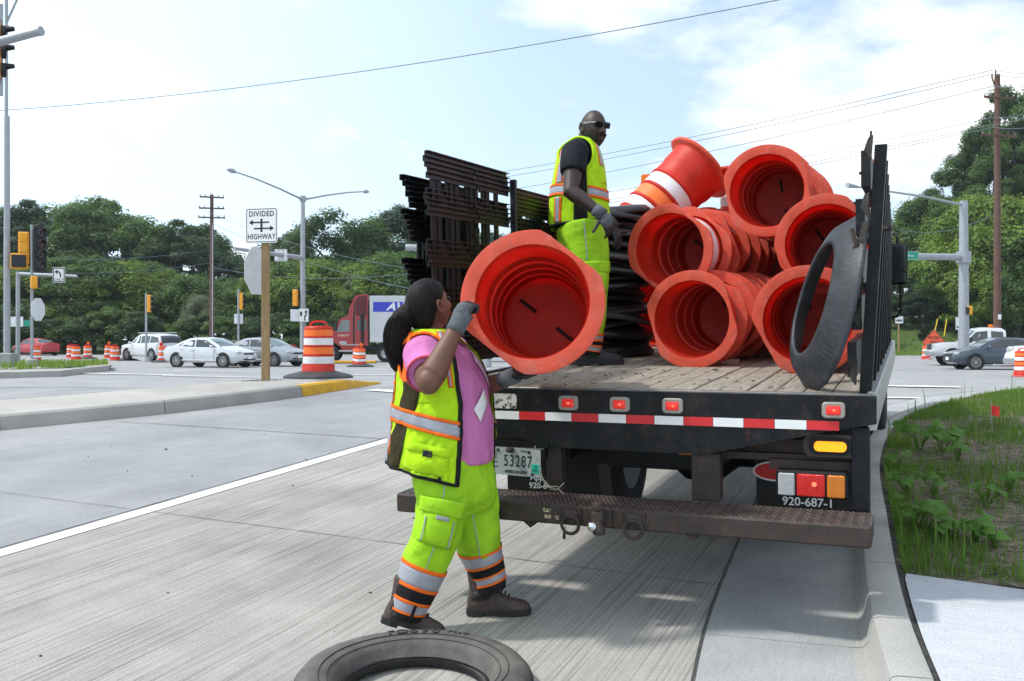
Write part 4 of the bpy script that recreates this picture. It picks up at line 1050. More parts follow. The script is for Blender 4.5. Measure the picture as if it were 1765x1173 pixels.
def hand(mb, wrist, dirv, back, side, L=.19, curl=(35, 55, 40), thumb=(25, 30), spread=3, w=1.0):
    """wrist point, direction of the palm, normal of the back of the hand, side of the thumb (+1/-1)"""
    d = Vector(dirv).normalized(); b_ = Vector(back); b_ = (b_ - d * d.dot(b_)).normalized(); s_ = d.cross(b_) * side
    k = L / .19; wr = Vector(wrist)
    rs = []
    for t, hw, hh in ((-.02, .026, .021), (.02, .034, .019), (.05, .041, .018), (.085, .042, .016), (.098, .038, .013)):
        c = wr + d * t * k
        rs.append([c + s_ * (hw * w * k * math.cos(2 * math.pi * q / 16)) + b_ * (hh * w * k * math.sin(2 * math.pi * q / 16)) for q in range(16)])
    mb.rings(rs)
    ax = s_ * -1 if side > 0 else s_
    ax = b_.cross(d).normalized()          # curling axis: positive turns towards the palm
    test = Matrix.Rotation(R(20), 3, ax) @ d
    if test.dot(b_) > 0: ax = -ax
    for i, (o, l_) in enumerate(((.030, .92), (.010, 1.0), (-.011, .94), (-.030, .76))):
        dd = Matrix.Rotation(R(spread * (1.2 - i) * -side), 3, b_) @ d
        finger(mb, wr + d * .088 * k + s_ * o * w * k, dd, ax, curl, [.042 * k * l_, .027 * k * l_, .022 * k * l_], .0098 * w * k)
    td = (d * .55 + s_ * .85 - b_ * .25).normalized()
    finger(mb, wr + d * .025 * k + s_ * .024 * w * k - b_ * .006, td, ax, (0, thumb[0] * .6, thumb[1]), [.04 * k, .034 * k, .026 * k], .0115 * w * k)
def boot(o, dirx, m, parent, L=1.0, lean=0.0):
    x = Vector((dirx.x, dirx.y, 0)).normalized(); z = Vector((0, 0, 1)); M = frame(o, x, z.cross(x), z) @ Matrix.Rotation(lean, 4, 'Y') @ Matrix.Scale(L, 4)
    mb = MB(); rs = []
    for (px_, w_, h_) in ((-.098, .012, .07), (-.092, .030, .10), (-.07, .037, .13), (-.02, .040, .15), (.03, .040, .135), (.07, .043, .108), (.11, .048, .086), (.15, .049, .076), (.185, .042, .068), (.205, .026, .055), (.212, .010, .04)):
        rs.append([(px_, w_ * math.cos(R(a_)) * (1 if math.sin(R(a_)) < .3 else .86), .022 + max(0, math.sin(R(a_))) ** .8 * (h_ - .022)) for a_ in range(0, 181, 15)] + [(px_, -w_ * .9, .012), (px_, w_ * .9, .012)])
    mb.rings(rs, 0, True, True, True, M)
    mb.tube([(-.03, 0, .09), (-.034, 0, .15), (-.04, 0, .20), (-.042, 0, .235)], [.058, .056, .058, .060], 16, 0, True, M)
    ob = remesh(mb, 'boot', .006, m, parent, 3, folds(.003, (30, 30, 30), 2))
    so = MB(); ol = [(-.104, 0), (-.098, .028), (-.06, .041), (0, .038), (.06, .043), (.12, .052), (.17, .050), (.205, .032), (.219, 0)]
    poly = ol + [(a_, -b_) for a_, b_ in reversed(ol[1:-1])]
    so.prism(poly, .012, .030, 0, M); so.prism([p_ for p_ in [(-.104, 0), (-.098, .028), (-.06, .041), (-.02, .040), (-.02, -.040), (-.06, -.041), (-.098, -.028)]], 0, .0125, 0, M)
    so.prism([(.055, .043), (.12, .052), (.17, .050), (.205, .032), (.216, 0), (.205, -.032), (.17, -.050), (.12, -.052), (.055, -.043)], 0, .0125, 0, M)
    so.build('sole', M_['sole'], ob)
    lc = MB()
    for i in range(6):
        t = i / 5; xx, zz_ = .105 - .085 * t, .092 + .075 * t
        lc.tube([(xx, -.028, zz_ - .008), (xx + .006, 0, zz_ + .006), (xx, .028, zz_ - .008)], .0035, 5, 0, True, M)
    lc.tube([(.012, -.012, .172), (.03, -.05, .165), (.035, -.056, .14)], .003, 5, 0, True, M)
    lc.build('lace', M_['black_cloth'], ob)
    return ob
def solid(o, t=.004):
    md = o.modifiers.new('thickness', 'SOLIDIFY'); md.thickness = t; md.offset = 1; return o
def th_of(sl, y, x, near=True):
    C, U, V = sl.ev(sl.idx(y)); cx = CX + F * C.x / C.y; hw = U.x * F / C.y
    c = max(-1, min(1, (x - cx) / hw)); a_ = math.acos(c); return a_ if near else 2 * math.pi - a_
def lerp_tab(tab, y):
    for i in range(len(tab) - 1):
        if y <= tab[i + 1][0] or i == len(tab) - 2:
            t = (y - tab[i][0]) / (tab[i + 1][0] - tab[i][0]); return tab[i][1] + t * (tab[i + 1][1] - tab[i][1])

# ======================================================== the woman
WD = 4.86
wom = thing('person', 'woman with ponytail in pink shirt, lime vest and trousers, striding and lifting an orange drum', 'person', Matrix.Translation(ground(-.33, 4.86)))
WI = wom.matrix_world.inverted()
def adopt(o, root):
    o.parent = root; o.matrix_parent_inverse = root.matrix_world.inverted(); return o
sh = [(578, 720, 766, .065), (590, 708, 788, .135), (608, 702, 812, .185), (635, 699, 831, .205), (668, 695, 842, .215), (700, 692, 846, .22), (735, 690, 849, .23), (765, 693, 850, .235), (790, 700, 848, .23), (800, 702, 846, .225)]
W_t = Sleeve([yring(y, a_, b_, WD, h) for y, a_, b_, h in sh], [q[0] for q in sh])
smb = MB(); W_t.solid(smb, 578, 793, 30, 40)
# short sleeve on the near arm, then the far one
shN, elN, wrN = P(733, 612, 4.70), P(741, 655, 4.46), P(788, 562, 4.53)
shF, elF, wrF = P(775, 612, 5.03), P(822, 672, 5.0), P(876, 651, 4.84)
smb.tube([shN + Vector((-.01, .06, .02)), shN + Vector((-.012, -.03, .005)), shN.lerp(elN, .45) + Vector((-.01, 0, 0)), shN.lerp(elN, .82) + Vector((-.014, .0, .008))], [.080, .094, .092, .088], 18)
smb.tube([shF + Vector((0, -.05, .02)), shF + Vector((.01, .02, 0)), shF.lerp(elF, .4), shF.lerp(elF, .75)], [.10, .105, .095, .09], 18)
adopt(remesh(smb, 'shirt', .009, M_['pink'], None, 5, folds(.014, (11, 11, 6), 4)), wom)
hemm = MB(); d_ = (elN - shN).normalized(); c_ = shN.lerp(elN, .83) + Vector((-.014, 0, .008))
u_ = d_.orthogonal().normalized(); v_ = d_.cross(u_)
adopt(hemm.rings([[c_ + d_ * q + (u_ * math.cos(R(a_)) + v_ * math.sin(R(a_))) * r_ for a_ in range(0, 360, 18)] for q, r_ in ((-.012, .094), (.0, .097), (.004, .090), (-.02, .086))], 0, False, False).build('sleeve_hem', M_['red_lining'], None, 180), wom)
# shirt print: a faded diamond and a pale sweep over the chest
def Wq(pts, off, nm, m, sl=W_t, parent=wom, sub=5):
    th = [(th_of(sl, y, x), y) for x, y in pts]
    f = lambda a_, b_: tuple((th[0][k] * (1 - a_) + th[1][k] * a_) * (1 - b_) + (th[3][k] * (1 - a_) + th[2][k] * a_) * b_ for k in (0, 1))
    return adopt(solid(sl.patch(f, sub, sub, off).build(nm, m, None, 180), .002), parent)
Wq([(832, 668), (838, 690), (828, 722), (817, 701)], .010, 'diamond_print', M_['sign_white'])
Wq([(800, 597), (838, 632), (841, 668), (817, 622)], .010, 'pale_print', M_['pale_print'])
# body: head, neck, arms (one continuous mesh)
bmb = MB()
HWM = frame(P(741, 529, 4.87), Vector((.72, .62, .30)).normalized(), Vector((0, 0, 1)).cross(Vector((.72, .62, .30))).normalized(), Vector((.72, .62, .30)).normalized().cross(Vector((0, 0, 1)).cross(Vector((.72, .62, .30))).normalized())) @ Matrix.Scale(1.08, 4)
head(bmb, HWM)
bmb.tube([P(742, 606, 4.87), P(743, 585, 4.87), P(742, 560, 4.875), P(742, 540, 4.88)], [.088, .070, .064, .060], 18)
bmb.tube([shN + Vector((0, .06, 0)), shN, shN.lerp(elN, .5) + Vector((0, 0, .004)), elN + Vector((-.006, .01, .008)), elN.lerp(wrN, .14), elN.lerp(wrN, .35), elN.lerp(wrN, .7), wrN, wrN + (wrN - elN) * .12], [.078, .078, .074, .066, .065, .058, .045, .036, .035], 18)
bmb.tube([shF, shF.lerp(elF, .5), elF, elF.lerp(wrF, .3), wrF, wrF + (wrF - elF) * .2], [.075, .068, .056, .052, .036, .034], 16)
ell(bmb, elN + Vector((-.004, -.012, -.006)), (.058, .055, .062))
adopt(remesh(bmb, 'body', .0065, M_['skin_w'], None, 3), wom)
# face pieces seen from the side away from us
fm = MB(); ell(fm, (.094, .031, .017), (.009, .014, .009), HWM, 10, 8); ell(fm, (.094, -.031, .017), (.009, .014, .009), HWM, 10, 8)
adopt(fm.build('eyes', mat('eye_dark', (.03, .02, .02), .2, 0, 0), None, 180), wom)
fm = MB(); ell(fm, (.103, 0, -.058), (.010, .022, .006), HWM); ell(fm, (.102, 0, -.068), (.010, .020, .006), HWM)
adopt(fm.build('lips', mat('lips', (.20, .06, .055), .4, 0, .1), None, 180), wom)
fm = MB(); ell(fm, (-.006, -.088, -.030), (.005, .005, .006), HWM, 8, 6); adopt(fm.build('earring', M_['chrome'], None, 180), wom)
# hair: smooth cap combed back, bun base and ponytail
hb_ = MB(); n_, m_ = 180, 130; grid = []
for i in range(m_ + 1):
    a_ = max(.02, math.pi * i / m_); row = []
    for k in range(n_):
        b_ = 2 * math.pi * k / n_; d = Vector((math.sin(a_) * math.cos(b_), math.sin(a_) * math.sin(b_), math.cos(a_)))
        q = Vector((d.x * .104, d.y * .085, d.z * .128)); q *= 1.06 + .006 * noise.noise(Vector((d.y * 9, d.z * 22, d.x * 4)))
        if d.x < -.2: q.x -= .012
        row.append((d, q))
    grid.append(row)
def keep(d):
    if d.z > .72: return True
    lim = .56 if d.z > .6 else (-.16 + .72 * d.z / .6 if d.z > 0 else -.16 + .5 * d.z)
    return d.x < lim and d.z > -.56
idx = {}
vs_, fs = [], []
for i in range(m_):
    for k in range(n_):
        q = [(i, k), (i, (k + 1) % n_), (i + 1, (k + 1) % n_), (i + 1, k)]
        c = sum((grid[a_][b_][0] for a_, b_ in q), Vector()) / 4
        if not keep(c.normalized()): continue
        f = []
        for a_ in q:
            if a_ not in idx: idx[a_] = len(vs_); vs_.append(HWM @ grid[a_[0]][a_[1]][1])
            f.append(idx[a_])
        fs.append(tuple(f))
cap = MB().add(vs_, fs).build('hair', M_['hair'], None, 180); md = cap.modifiers.new('t', 'SOLIDIFY'); md.thickness = .016; md.offset = -.6
adopt(cap, wom)
pt = MB(); px0 = [P(706, 541, 4.82), P(693, 547, 4.80), P(684, 570, 4.80), P(681, 600, 4.80), P(686, 628, 4.80), P(694, 650, 4.80)]
pt.tube(px0, [.048, .054, .064, .056, .040, .012], 16); ell(pt, P(703, 540, 4.81), (.055, .055, .055))
pony = adopt(remesh(pt, 'ponytail', .007, M_['hair'], None, 6, folds(.005, (30, 30, 6), 1)), wom)
stn = MB()
for k in range(320):
    a_ = rng.uniform(0, 6.28); r_ = .042 + .019 * rng.random(); L = rng.uniform(.55, 1.04)
    def ps(t):
        t *= 5 * L; i = min(int(t), 4); f = t - i; c = px0[i].lerp(px0[i + 1], f) if i < 5 else px0[5]
        w = r_ * (1.1, 1.25, 1.2, .95, .65, .3)[i] * (1 - f) + r_ * (1.25, 1.2, .95, .65, .3, .2)[i] * f
        return c + Vector((math.cos(a_ + t * .15) * w, math.sin(a_ + t * .15) * w, 0)) * (.8 + .35 * t / 5) + Vector((0, 0, -.02 * max(0, L - 1)))
    stn.tube([ps(.12 + .88 * j / 7) for j in range(8)], [.0022] * 6 + [.0015, .0006], 4)
stn.build('hair_strands', M_['hair'], pony)
adopt(torus(MB(), .030, .010, frame(P(699, 543, 4.81), Vector((.2, .1, 1)).normalized(), Vector((0, 1, -.1)).normalized(), Vector((-1, 0, .2)).normalized()), 20, 8).build('hair_tie', M_['black_cloth'], None, 180), wom)
# vest
vt = [(566, 714, 774, .075), (580, 703, 790, .15), (605, 695, 817, .205), (640, 690, 836, .225), (675, 687, 848, .235), (710, 683, 851, .243), (745, 680, 853, .25), (780, 676, 852, .255), (805, 674, 850, .25), (830, 674, 848, .245)]
W_v = Sleeve([yring(y, a_, b_, WD, h) for y, a_, b_, h in vt], [q[0] for q in vt])
zipx = [(572, 768), (600, 780), (640, 789), (690, 796), (740, 797), (800, 793), (825, 790)]
def w_th0(y): return th_of(W_v, y, lerp_tab(zipx, y))
def w_hem(th):
    C, U, V = W_v.ev(W_v.idx(800)); x = CX + F * (C.x + U.x * math.cos(th)) / C.y
    return 796 + 27 * (x - 677) / 113 if th < math.pi else 797 + 14 * (x - 677) / 175
def w_arm(th, y):
    C, U, V = W_v.ev(W_v.idx(y)); x = CX + F * (C.x + U.x * math.cos(th)) / C.y
    return ((x - 736) / 39) ** 2 + ((y - 622) / 47) ** 2 < 1
FARW = R(338)
def w_uv(a_, b_):
    y = 568 + b_ * (w_hem(R(100)) - 568); th0 = w_th0(y); th = th0 + (FARW - th0) * a_
    y = 568 + b_ * (w_hem(th) - 568); th0 = w_th0(y); return th0 + (FARW - th0) * a_, y
panel = [(655, 709, 738), (697, 702, 728), (725, 695, 714), (792, 677, 700), (830, 668, 692)]
def in_panel(th, y):
    if y < 655: return False
    C, U, V = W_v.ev(W_v.idx(y)); x = CX + F * (C.x + U.x * math.cos(th)) / C.y
    return lerp_tab([(a_, b_) for a_, b_, c in panel], y) < x < lerp_tab([(a_, c) for a_, b_, c in panel], y)
nu, nv = 150, 90; vm = MB(); vs_ = []; fs = []; ms = []
def vfold(th, y): return .005 * math.sin(th * 11 + y * .03) * min(1, max(0, (y - 640) / 100)) + .012 * noise.noise(Vector((th * 4 + y * .012, y * .028, 5))) + .006 * (1 - abs(noise.noise(Vector((th * 5 - y * .03, y * .02, 2)))) * 2.4)
for j in range(nv + 1):
    for i in range(nu + 1):
        th, y = w_uv(i / nu, j / nv); vs_.append(W_v.at(th, y, .016 + vfold(th, y)))
for j in range(nv):
    for i in range(nu):
        th, y = w_uv((i + .5) / nu, (j + .5) / nv)
        if w_arm(th, y) or w_arm(2 * math.pi - th, y): continue
        fs.append((j * (nu + 1) + i, j * (nu + 1) + i + 1, (j + 1) * (nu + 1) + i + 1, (j + 1) * (nu + 1) + i)); ms.append(0)
vest = adopt(solid(vm.add(vs_, fs, ms).build('vest', [M_['lime'], M_['mesh_cloth']], None, 180), .001), wom)
def vband(fy0, fy1, thA, thB, off, m, nm='reflective_band', sl=W_v, n=70, par=vest, fold_=vfold):
    f = lambda a_, b_: (thA + (thB - thA) * a_, fy0(thA + (thB - thA) * a_) * (1 - b_) + fy1(thA + (thB - thA) * a_) * b_)
    o = solid(sl.patch(f, n, 3, lambda a_, b_: off + fold_(*f(a_, b_))).build(nm, m, None, 180), .002); o.parent = par; o.matrix_parent_inverse = par.matrix_world.inverted(); return o
def wx(th, y=720):
    C, U, V = W_v.ev(W_v.idx(y)); return CX + F * (C.x + U.x * math.cos(th)) / C.y
def bt(th): return 694 + 25 * (wx(th) - 686) / 102 if th < math.pi else 696 + 10 * (wx(th) - 686) / 160
def bb(th): return 719 + 28 * (wx(th) - 682) / 106 if th < math.pi else 721 + 10 * (wx(th) - 682) / 160
t0_ = w_th0(720)
vband(lambda t: bt(t), lambda t: bb(t), t0_ + .02, FARW, .021, M_['grey_tape'])
vband(lambda t: bt(t) - 1, lambda t: bt(t) + 4.6, t0_ + .02, FARW, .0235, M_['orange_trim'], 'orange_edge')
vband(lambda t: bb(t) - 4.6, lambda t: bb(t) + 1, t0_ + .02, FARW, .0235, M_['orange_trim'], 'orange_edge')
def curve_patch(sl, xl, xr, y0, y1f, off, nm, m, par, fold_, near=True):
    def g(a_, b_):
        y = y0 + (y1f - y0) * b_; x = lerp_tab(xl, y) * (1 - a_) + lerp_tab(xr, y) * a_; return th_of(sl, y, x, near), y
    return adopt(solid(sl.patch(g, 8, 30, lambda a_, b_: off + fold_(*g(a_, b_))).build(nm, m, None, 180), .002), par)
def arm_binding(sl, cx, cy, rx, ry, m, par, r=.007, near=True):
    pts = []
    for k in range(41):
        a_ = 2 * math.pi * k / 40; x, y = cx + rx * math.cos(a_), cy + ry * math.sin(a_); pts.append(sl.at(th_of(sl, y, x, near), y, .018))
    adopt(MB().tube(pts, r, 6, 0, False).build('armhole_binding', m, None, 180), par)
curve_patch(W_v, [(a_, b_) for a_, b_, c in panel], [(a_, c) for a_, b_, c in panel], 655, 797, .0205, 'mesh_panel', M_['mesh_cloth'], vest, vfold)
for nr in (True, False): arm_binding(W_v, 736, 622, 39.5, 47.5, M_['orange_trim'], vest, .008, nr)
# vertical stripe down the back and along the shoulder strap
def vvert(tha, thb, y0, y1, off, m, nm, sl=W_v, par=vest, nn=40, fold_=vfold):
    f = lambda a_, b_: (tha + (thb - tha) * a_, y0 + (y1 - y0) * b_)
    o = solid(sl.patch(f, 4, nn, lambda a_, b_: off + fold_(*f(a_, b_))).build(nm, m, None, 180), .002); o.parent = par; o.matrix_parent_inverse = par.matrix_world.inverted(); return o
vvert(R(160), R(200), 585, 780, .0205, M_['orange_trim'], 'orange_edge'); vvert(R(164), R(196), 585, 790, .0225, M_['grey_tape'], 'reflective_band')
def strap(xA, xB, y0, y1, off, m, nm):
    f = lambda a_, b_: (th_of(W_v, y0 + (y1 - y0) * b_, lerp_tab(xA, y0 + (y1 - y0) * b_) * (1 - a_) + lerp_tab(xB, y0 + (y1 - y0) * b_) * a_), y0 + (y1 - y0) * b_)
    o = solid(W_v.patch(f, 3, 24, lambda a_, b_: off + vfold(*f(a_, b_))).build(nm, m, None, 180), .002); o.parent = vest; o.matrix_parent_inverse = vest.matrix_world.inverted()
strap([(572, 752), (600, 768), (650, 776)], [(572, 763), (600, 776), (650, 784)], 572, 664, .021, M_['orange_trim'], 'orange_edge')
strap([(572, 755), (600, 770), (650, 778)], [(572, 760), (600, 774), (650, 781)], 572, 662, .023, M_['grey_tape'], 'reflective_band')
vvert(R(128), R(140), 572, 655, .0205, M_['orange_trim'], 'orange_edge')
# black binding along the zip and hem
f = lambda a_, b_: (w_th0(570 + 254 * b_) - .035 + .085 * a_, 570 + 254 * b_)
o = adopt(solid(W_v.patch(f, 3, 60, lambda a_, b_: .0215 + vfold(*f(a_, b_))).build('zip_binding', M_['black_cloth'], None, 180), .003), vest)
f2 = lambda a_, b_: (w_th0(815) + (FARW - w_th0(815)) * a_, w_hem(w_th0(815) + (FARW - w_th0(815)) * a_) - 4 + 5 * b_)
adopt(solid(W_v.patch(f2, 110, 2, lambda a_, b_: .0205 + vfold(*f2(a_, b_))).build('hem_binding', M_['black_cloth'], None, 180), .003), vest)
f3 = lambda a_, b_: (FARW - .05 + .06 * a_, 590 + 222 * b_)
adopt(solid(W_v.patch(f3, 3, 40, .02).build('zip_binding', M_['black_cloth'], None, 180), .003), vest)
def vpatch(quad, off, nm, m, par=vest, sub=8, sl=W_v, bulge=0.0):
    th = [(th_of(sl, y, x), y) for x, y in quad]
    g = lambda a_, b_: tuple((th[0][k] * (1 - a_) + th[1][k] * a_) * (1 - b_) + (th[3][k] * (1 - a_) + th[2][k] * a_) * b_ for k in (0, 1))
    of = lambda a_, b_: off + vfold(*g(a_, b_)) + bulge * math.sin(math.pi * a_) * math.sin(math.pi * b_)
    return adopt(solid(sl.patch(g, sub, sub, of).build(nm, m, None, 180), .004), par)
vpatch([(716, 757), (780, 770), (778, 812), (704, 796)], .018, 'pocket', M_['lime'], bulge=.018)
vpatch([(717, 750), (782, 763), (780, 776), (715, 763)], .030, 'pocket_flap', M_['lime'], bulge=.006)
vpatch([(741, 763), (754, 766), (753, 776), (741, 774)], .040, 'buckle', M_['ink'])
vpatch([(742, 655), (786, 660), (788, 690), (728, 690)], .017, 'chest_pocket', M_['lime'], bulge=.006)
z_ = W_v.at(w_th0(814), 814, .026)
adopt(MB().box(z_, (.008, .006, .05), b=.002).tube([z_ + Vector((0, 0, .03)), z_ + Vector((.003, -.004, -.03))], .003, 5).build('zip_pull', M_['black_cloth'], None), vest)
z_ = W_v.at(th_of(W_v, 812, 764), 812, .022)
adopt(MB().lathe([(.001, -.004), (.008, -.003), (.010, .002)], 10, 0, frame(z_, Vector((1, 0, 0)), Vector((0, 0, 1)), Vector((0, 1, 0))), True).build('snap', M_['black_cloth'], None), vest)
# trousers
legN = path_rings([(P(773, 800, 4.82), .165, .19), (P(768, 840, 4.78), .160, .175), (P(762, 872, 4.76), .128, .15), (P(751, 922, 4.74), .122, .13), (P(733, 970, 4.73), .114, .118), (P(718, 1010, 4.72), .103, .105), (P(705, 1045, 4.71), .088, .092), (P(701, 1062, 4.71), .078, .085)])
legF = path_rings([(P(795, 800, 4.92), .155, .19), (P(808, 840, 4.95), .142, .17), (P(815, 872, 4.97), .138, .15), (P(823, 918, 4.98), .124, .13), (P(828, 950, 4.99), .110, .118), (P(837, 975, 5.0), .095, .10), (P(844, 996, 5.0), .083, .09), (P(846, 1018, 5.0), .080, .085)])
legF[-3:] = [(c, Vector((.93, 0, .30)).normalized() * u.length, v) for c, u, v in legF[-3:]]
legF[3:5] = [(c, Vector((.97, 0, .2)).normalized() * u.length, v) for c, u, v in legF[3:5]]
LN, LF = Sleeve(legN), Sleeve(legF)
pm = MB(); LN.solid(pm, 0, 7, 42, 28); LF.solid(pm, 0, 7, 42, 28)
hipr = [(782, 706, 842, .20), (800, 708, 846, .215), (825, 712, 851, .22), (850, 718, 853, .18), (872, 735, 846, .12), (886, 760, 832, .06)]
HP = Sleeve([yring(y, a_, b_, 4.86, h) for y, a_, b_, h in hipr]); HP.solid(pm, 0, 5, 24, 36)
pz = P(720, 1000, 4.75).z
trous = adopt(remesh(pm, 'trousers', .010, M_['lime_pants'], None, 4, folds(.026, (9, 9, 6), 8, lambda p: min(1, max(.15, (p.z - .25) / .25)))), wom)
def lband(sl, t0, t1, off, m, nm='reflective_band', par=trous, n=40):
    o = solid(sl.patch(lambda a_, b_: (2 * math.pi * a_, t0 + (t1 - t0) * b_), n, 4, off).build(nm, m, None, 180), .002); o.parent = par; o.matrix_parent_inverse = par.matrix_world.inverted(); return o
for sl, a_ in ((LN, (4.12, 4.95, 5.58, 6.22, 6.42)), (LF, (3.86, 4.72, 5.55, 6.2, 6.40))):
    g = .002; w = .15
    lband(sl, a_[0], a_[1], g, M_['grey_tape']); lband(sl, a_[1], a_[2], g + .001, M_['black_cloth'], 'black_panel'); lband(sl, a_[2], a_[3], g, M_['grey_tape'])
    for t in (a_[0], a_[1], a_[2], a_[3]): lband(sl, t - w / 2, t + w / 2, g + .0025, M_['orange_trim'], 'orange_edge')
    lband(sl, a_[3] + w / 2, 7.0, g, M_['black_cloth'], 'cuff')
def lpatch(sl, th0, th1, t0, t1, off, nm, m, bulge=0, par=trous, n=10):
    g = lambda a_, b_: (th0 + (th1 - th0) * a_, t0 + (t1 - t0) * b_)
    return adopt(solid(sl.patch(g, n, n, lambda a_, b_: off + bulge * (math.sin(math.pi * a_) * math.sin(math.pi * b_)) ** .5).build(nm, m, None, 180), .003), par)
lpatch(LN, R(45), R(128), 1.95, 3.25, .012, 'cargo_pocket', M_['lime_pants'], .022)
lpatch(LN, R(42), R(132), 1.72, 2.28, .030, 'pocket_flap', M_['lime_pants'], .008)
lpatch(LN, R(72), R(94), 2.30, 2.42, .038, 'reflective_tab', M_['grey_tape'], .002)
for th, t0, t1 in ((88, .6, 1.75), (84, 3.25, 4.05)): lpatch(LN, R(th), R(th + 1.6), t0, t1, .016, 'piping', M_['grey_tape'])
lpatch(LN, R(60), R(62), 2.4, 3.2, .034, 'piping', M_['grey_tape']); lpatch(LN, R(112), R(114), 2.4, 3.2, .034, 'piping', M_['grey_tape'])
lpatch(LF, R(88), R(90), 1.9, 4.0, .014, 'piping', M_['grey_tape']); lpatch(LN, R(70), R(78), 5.6, 7, .020, 'zip_strip', M_['black_cloth'])
# boots and their black ankle flaps
b1 = boot(ground(-.545, 4.70, .048), Vector((1, .10, 0)), M_['boot'], None, 1.02, R(17)); adopt(b1, wom)
b2 = boot(ground(-.115, 5.0, .004) + Vector((-.015, 0, 0)), Vector((1, .02, 0)), M_['boot'], None, 1.06); adopt(b2, wom)
for c, r_ in ((P(683, 1045, 4.70), .05), (P(820, 1012, 5.0), .055)):
    m = MB(); ell(m, c, (.028, .055, .062)); ell(m, c + Vector((.03, -.03, -.03)), (.055, .04, .03))
    adopt(remesh(m, 'boot_tongue', .007, M_['boot_black'], None, 3, folds(.008, (30, 30, 30), 3)), wom)
# gloves: near hand grips the rim, far hand carries it from below
gm = MB()
hand(gm, wrN + (wrN - elN) * .10, Vector((.45, .10, .88)), Vector((-.62, -.72, .25)), -1, .185, (62, 85, 60), (70, 60), 1, 1.16)
gl = adopt(remesh(gm, 'glove', .0045, M_['glove_black'], None, 2), wom)
cuff = MB().tube([wrN + (elN - wrN) * .10, wrN, wrN + (wrN - elN) * .14, wrN + (wrN - elN) * .25], [.046, .044, .046, .050], 18).build('glove_cuff', M_['glove_grey'], None, 180); adopt(cuff, gl)
kn = MB(); c_ = wrN + (wrN - elN) * .12 + Vector((.012, -.008, .035)); ell(kn, c_, (.040, .034, .050))
o = adopt(remesh(kn, 'glove_back', .005, M_['glove_grey'], None, 2), gl)
tl_ = frame(c_ + Vector((-.012, -.0325, .0)), Vector((.96, -.22, -.1)).normalized(), Vector((.1, .0, 1)).normalized(), Vector((-.25, -.95, .05)).normalized())
for k, (s_, z_) in enumerate((('WORK', .016), ('GRIP', 0), ('FIT', -.014))): pass
gm = MB()
hand(gm, wrF + (wrF - elF) * .12, Vector((.88, -.35, .05)), Vector((.05, 0, -1)), -1, .18, (10, 18, 20), (20, 25), 4, 1.1)
gl2 = adopt(remesh(gm, 'glove', .0045, M_['glove_black'], None, 2), wom)
adopt(MB().tube([wrF + (elF - wrF) * .18, wrF, wrF + (wrF - elF) * .22], [.044, .042, .044], 16).build('glove_cuff', M_['glove_grey'], None, 180), gl2)

# ======================================================== the man
MD = 6.96
man = thing('person', 'bald bearded man in sunglasses, black shirt, lime vest and trousers standing on the truck deck', 'person', Matrix.Translation(TW((TI @ P(1008, 620, MD)).x, (TI @ P(1008, 620, MD)).y, 1.16)))
mt = [(242, 993, 1019, .07), (250, 979, 1024, .135), (262, 969, 1029, .175), (290, 963, 1035, .18), (325, 958, 1040, .175), (355, 955, 1043, .175), (380, 955, 1045, .175), (398, 957, 1046, .17)]
M_t = Sleeve([yring(y, a_, b_, MD, h) for y, a_, b_, h in mt], [q[0] for q in mt])
shM, elM, wrM = P(991, 264, 6.79), P(984, 330, 6.66), P(1031, 364, 6.58)
sm_ = MB(); M_t.solid(sm_, 242, 396, 26, 36)
sm_.tube([shM + Vector((.02, .10, .02)), shM + Vector((0, 0, .0)), shM.lerp(elM, .25), shM.lerp(elM, .52)], [.10, .105, .098, .090], 18)
shM2, elM2, wrM2 = P(1000, 264, 7.14), P(1010, 335, 7.22), P(1052, 384, 7.08)
sm_.tube([shM2 + Vector((0, -.1, .02)), shM2, shM2.lerp(elM2, .5)], [.10, .10, .088], 16)
adopt(remesh(sm_, 'shirt', .011, M_['navy_shirt'], None, 5, folds(.010, (8, 8, 5), 14)), man)
bm_ = MB(); fw = Vector((.52, -.84, -.13)).normalized(); lf = Vector((0, 0, 1)).cross(fw).normalized()
HMM = frame(P(1022, 222, 6.93), fw, lf, fw.cross(lf)) @ Matrix.Scale(1.10, 4)
head(bm_, HMM)
bm_.tube([P(1006, 262, 6.97), P(1008, 248, 6.97), P(1014, 232, 6.95)], [.085, .070, .066], 18)
bm_.tube([shM + Vector((0, .06, 0)), shM, shM.lerp(elM, .45), shM.lerp(elM, .8), elM, elM.lerp(wrM, .25), elM.lerp(wrM, .65), wrM, wrM + (wrM - elM) * .12], [.078, .072, .070, .060, .057, .057, .046, .036, .035], 18)
bm_.tube([shM2, shM2.lerp(elM2, .5), elM2, elM2.lerp(wrM2, .3), wrM2, wrM2 + (wrM2 - elM2) * .15], [.078, .07, .058, .056, .038, .036], 16)
adopt(remesh(bm_, 'body', .0075, M_['skin_m'], None, 3), man)
bd = MB(); n_, m_ = 48, 40; vs_, fs, idx = [], [], {}
def bkeep(p, d): return p.z < -.030 and p.x > -.012 and p.z > -.135 and not (p.z > -.045 and abs(p.y) < .032) and not (abs(p.y) < .024 and -.072 < p.z < -.052)
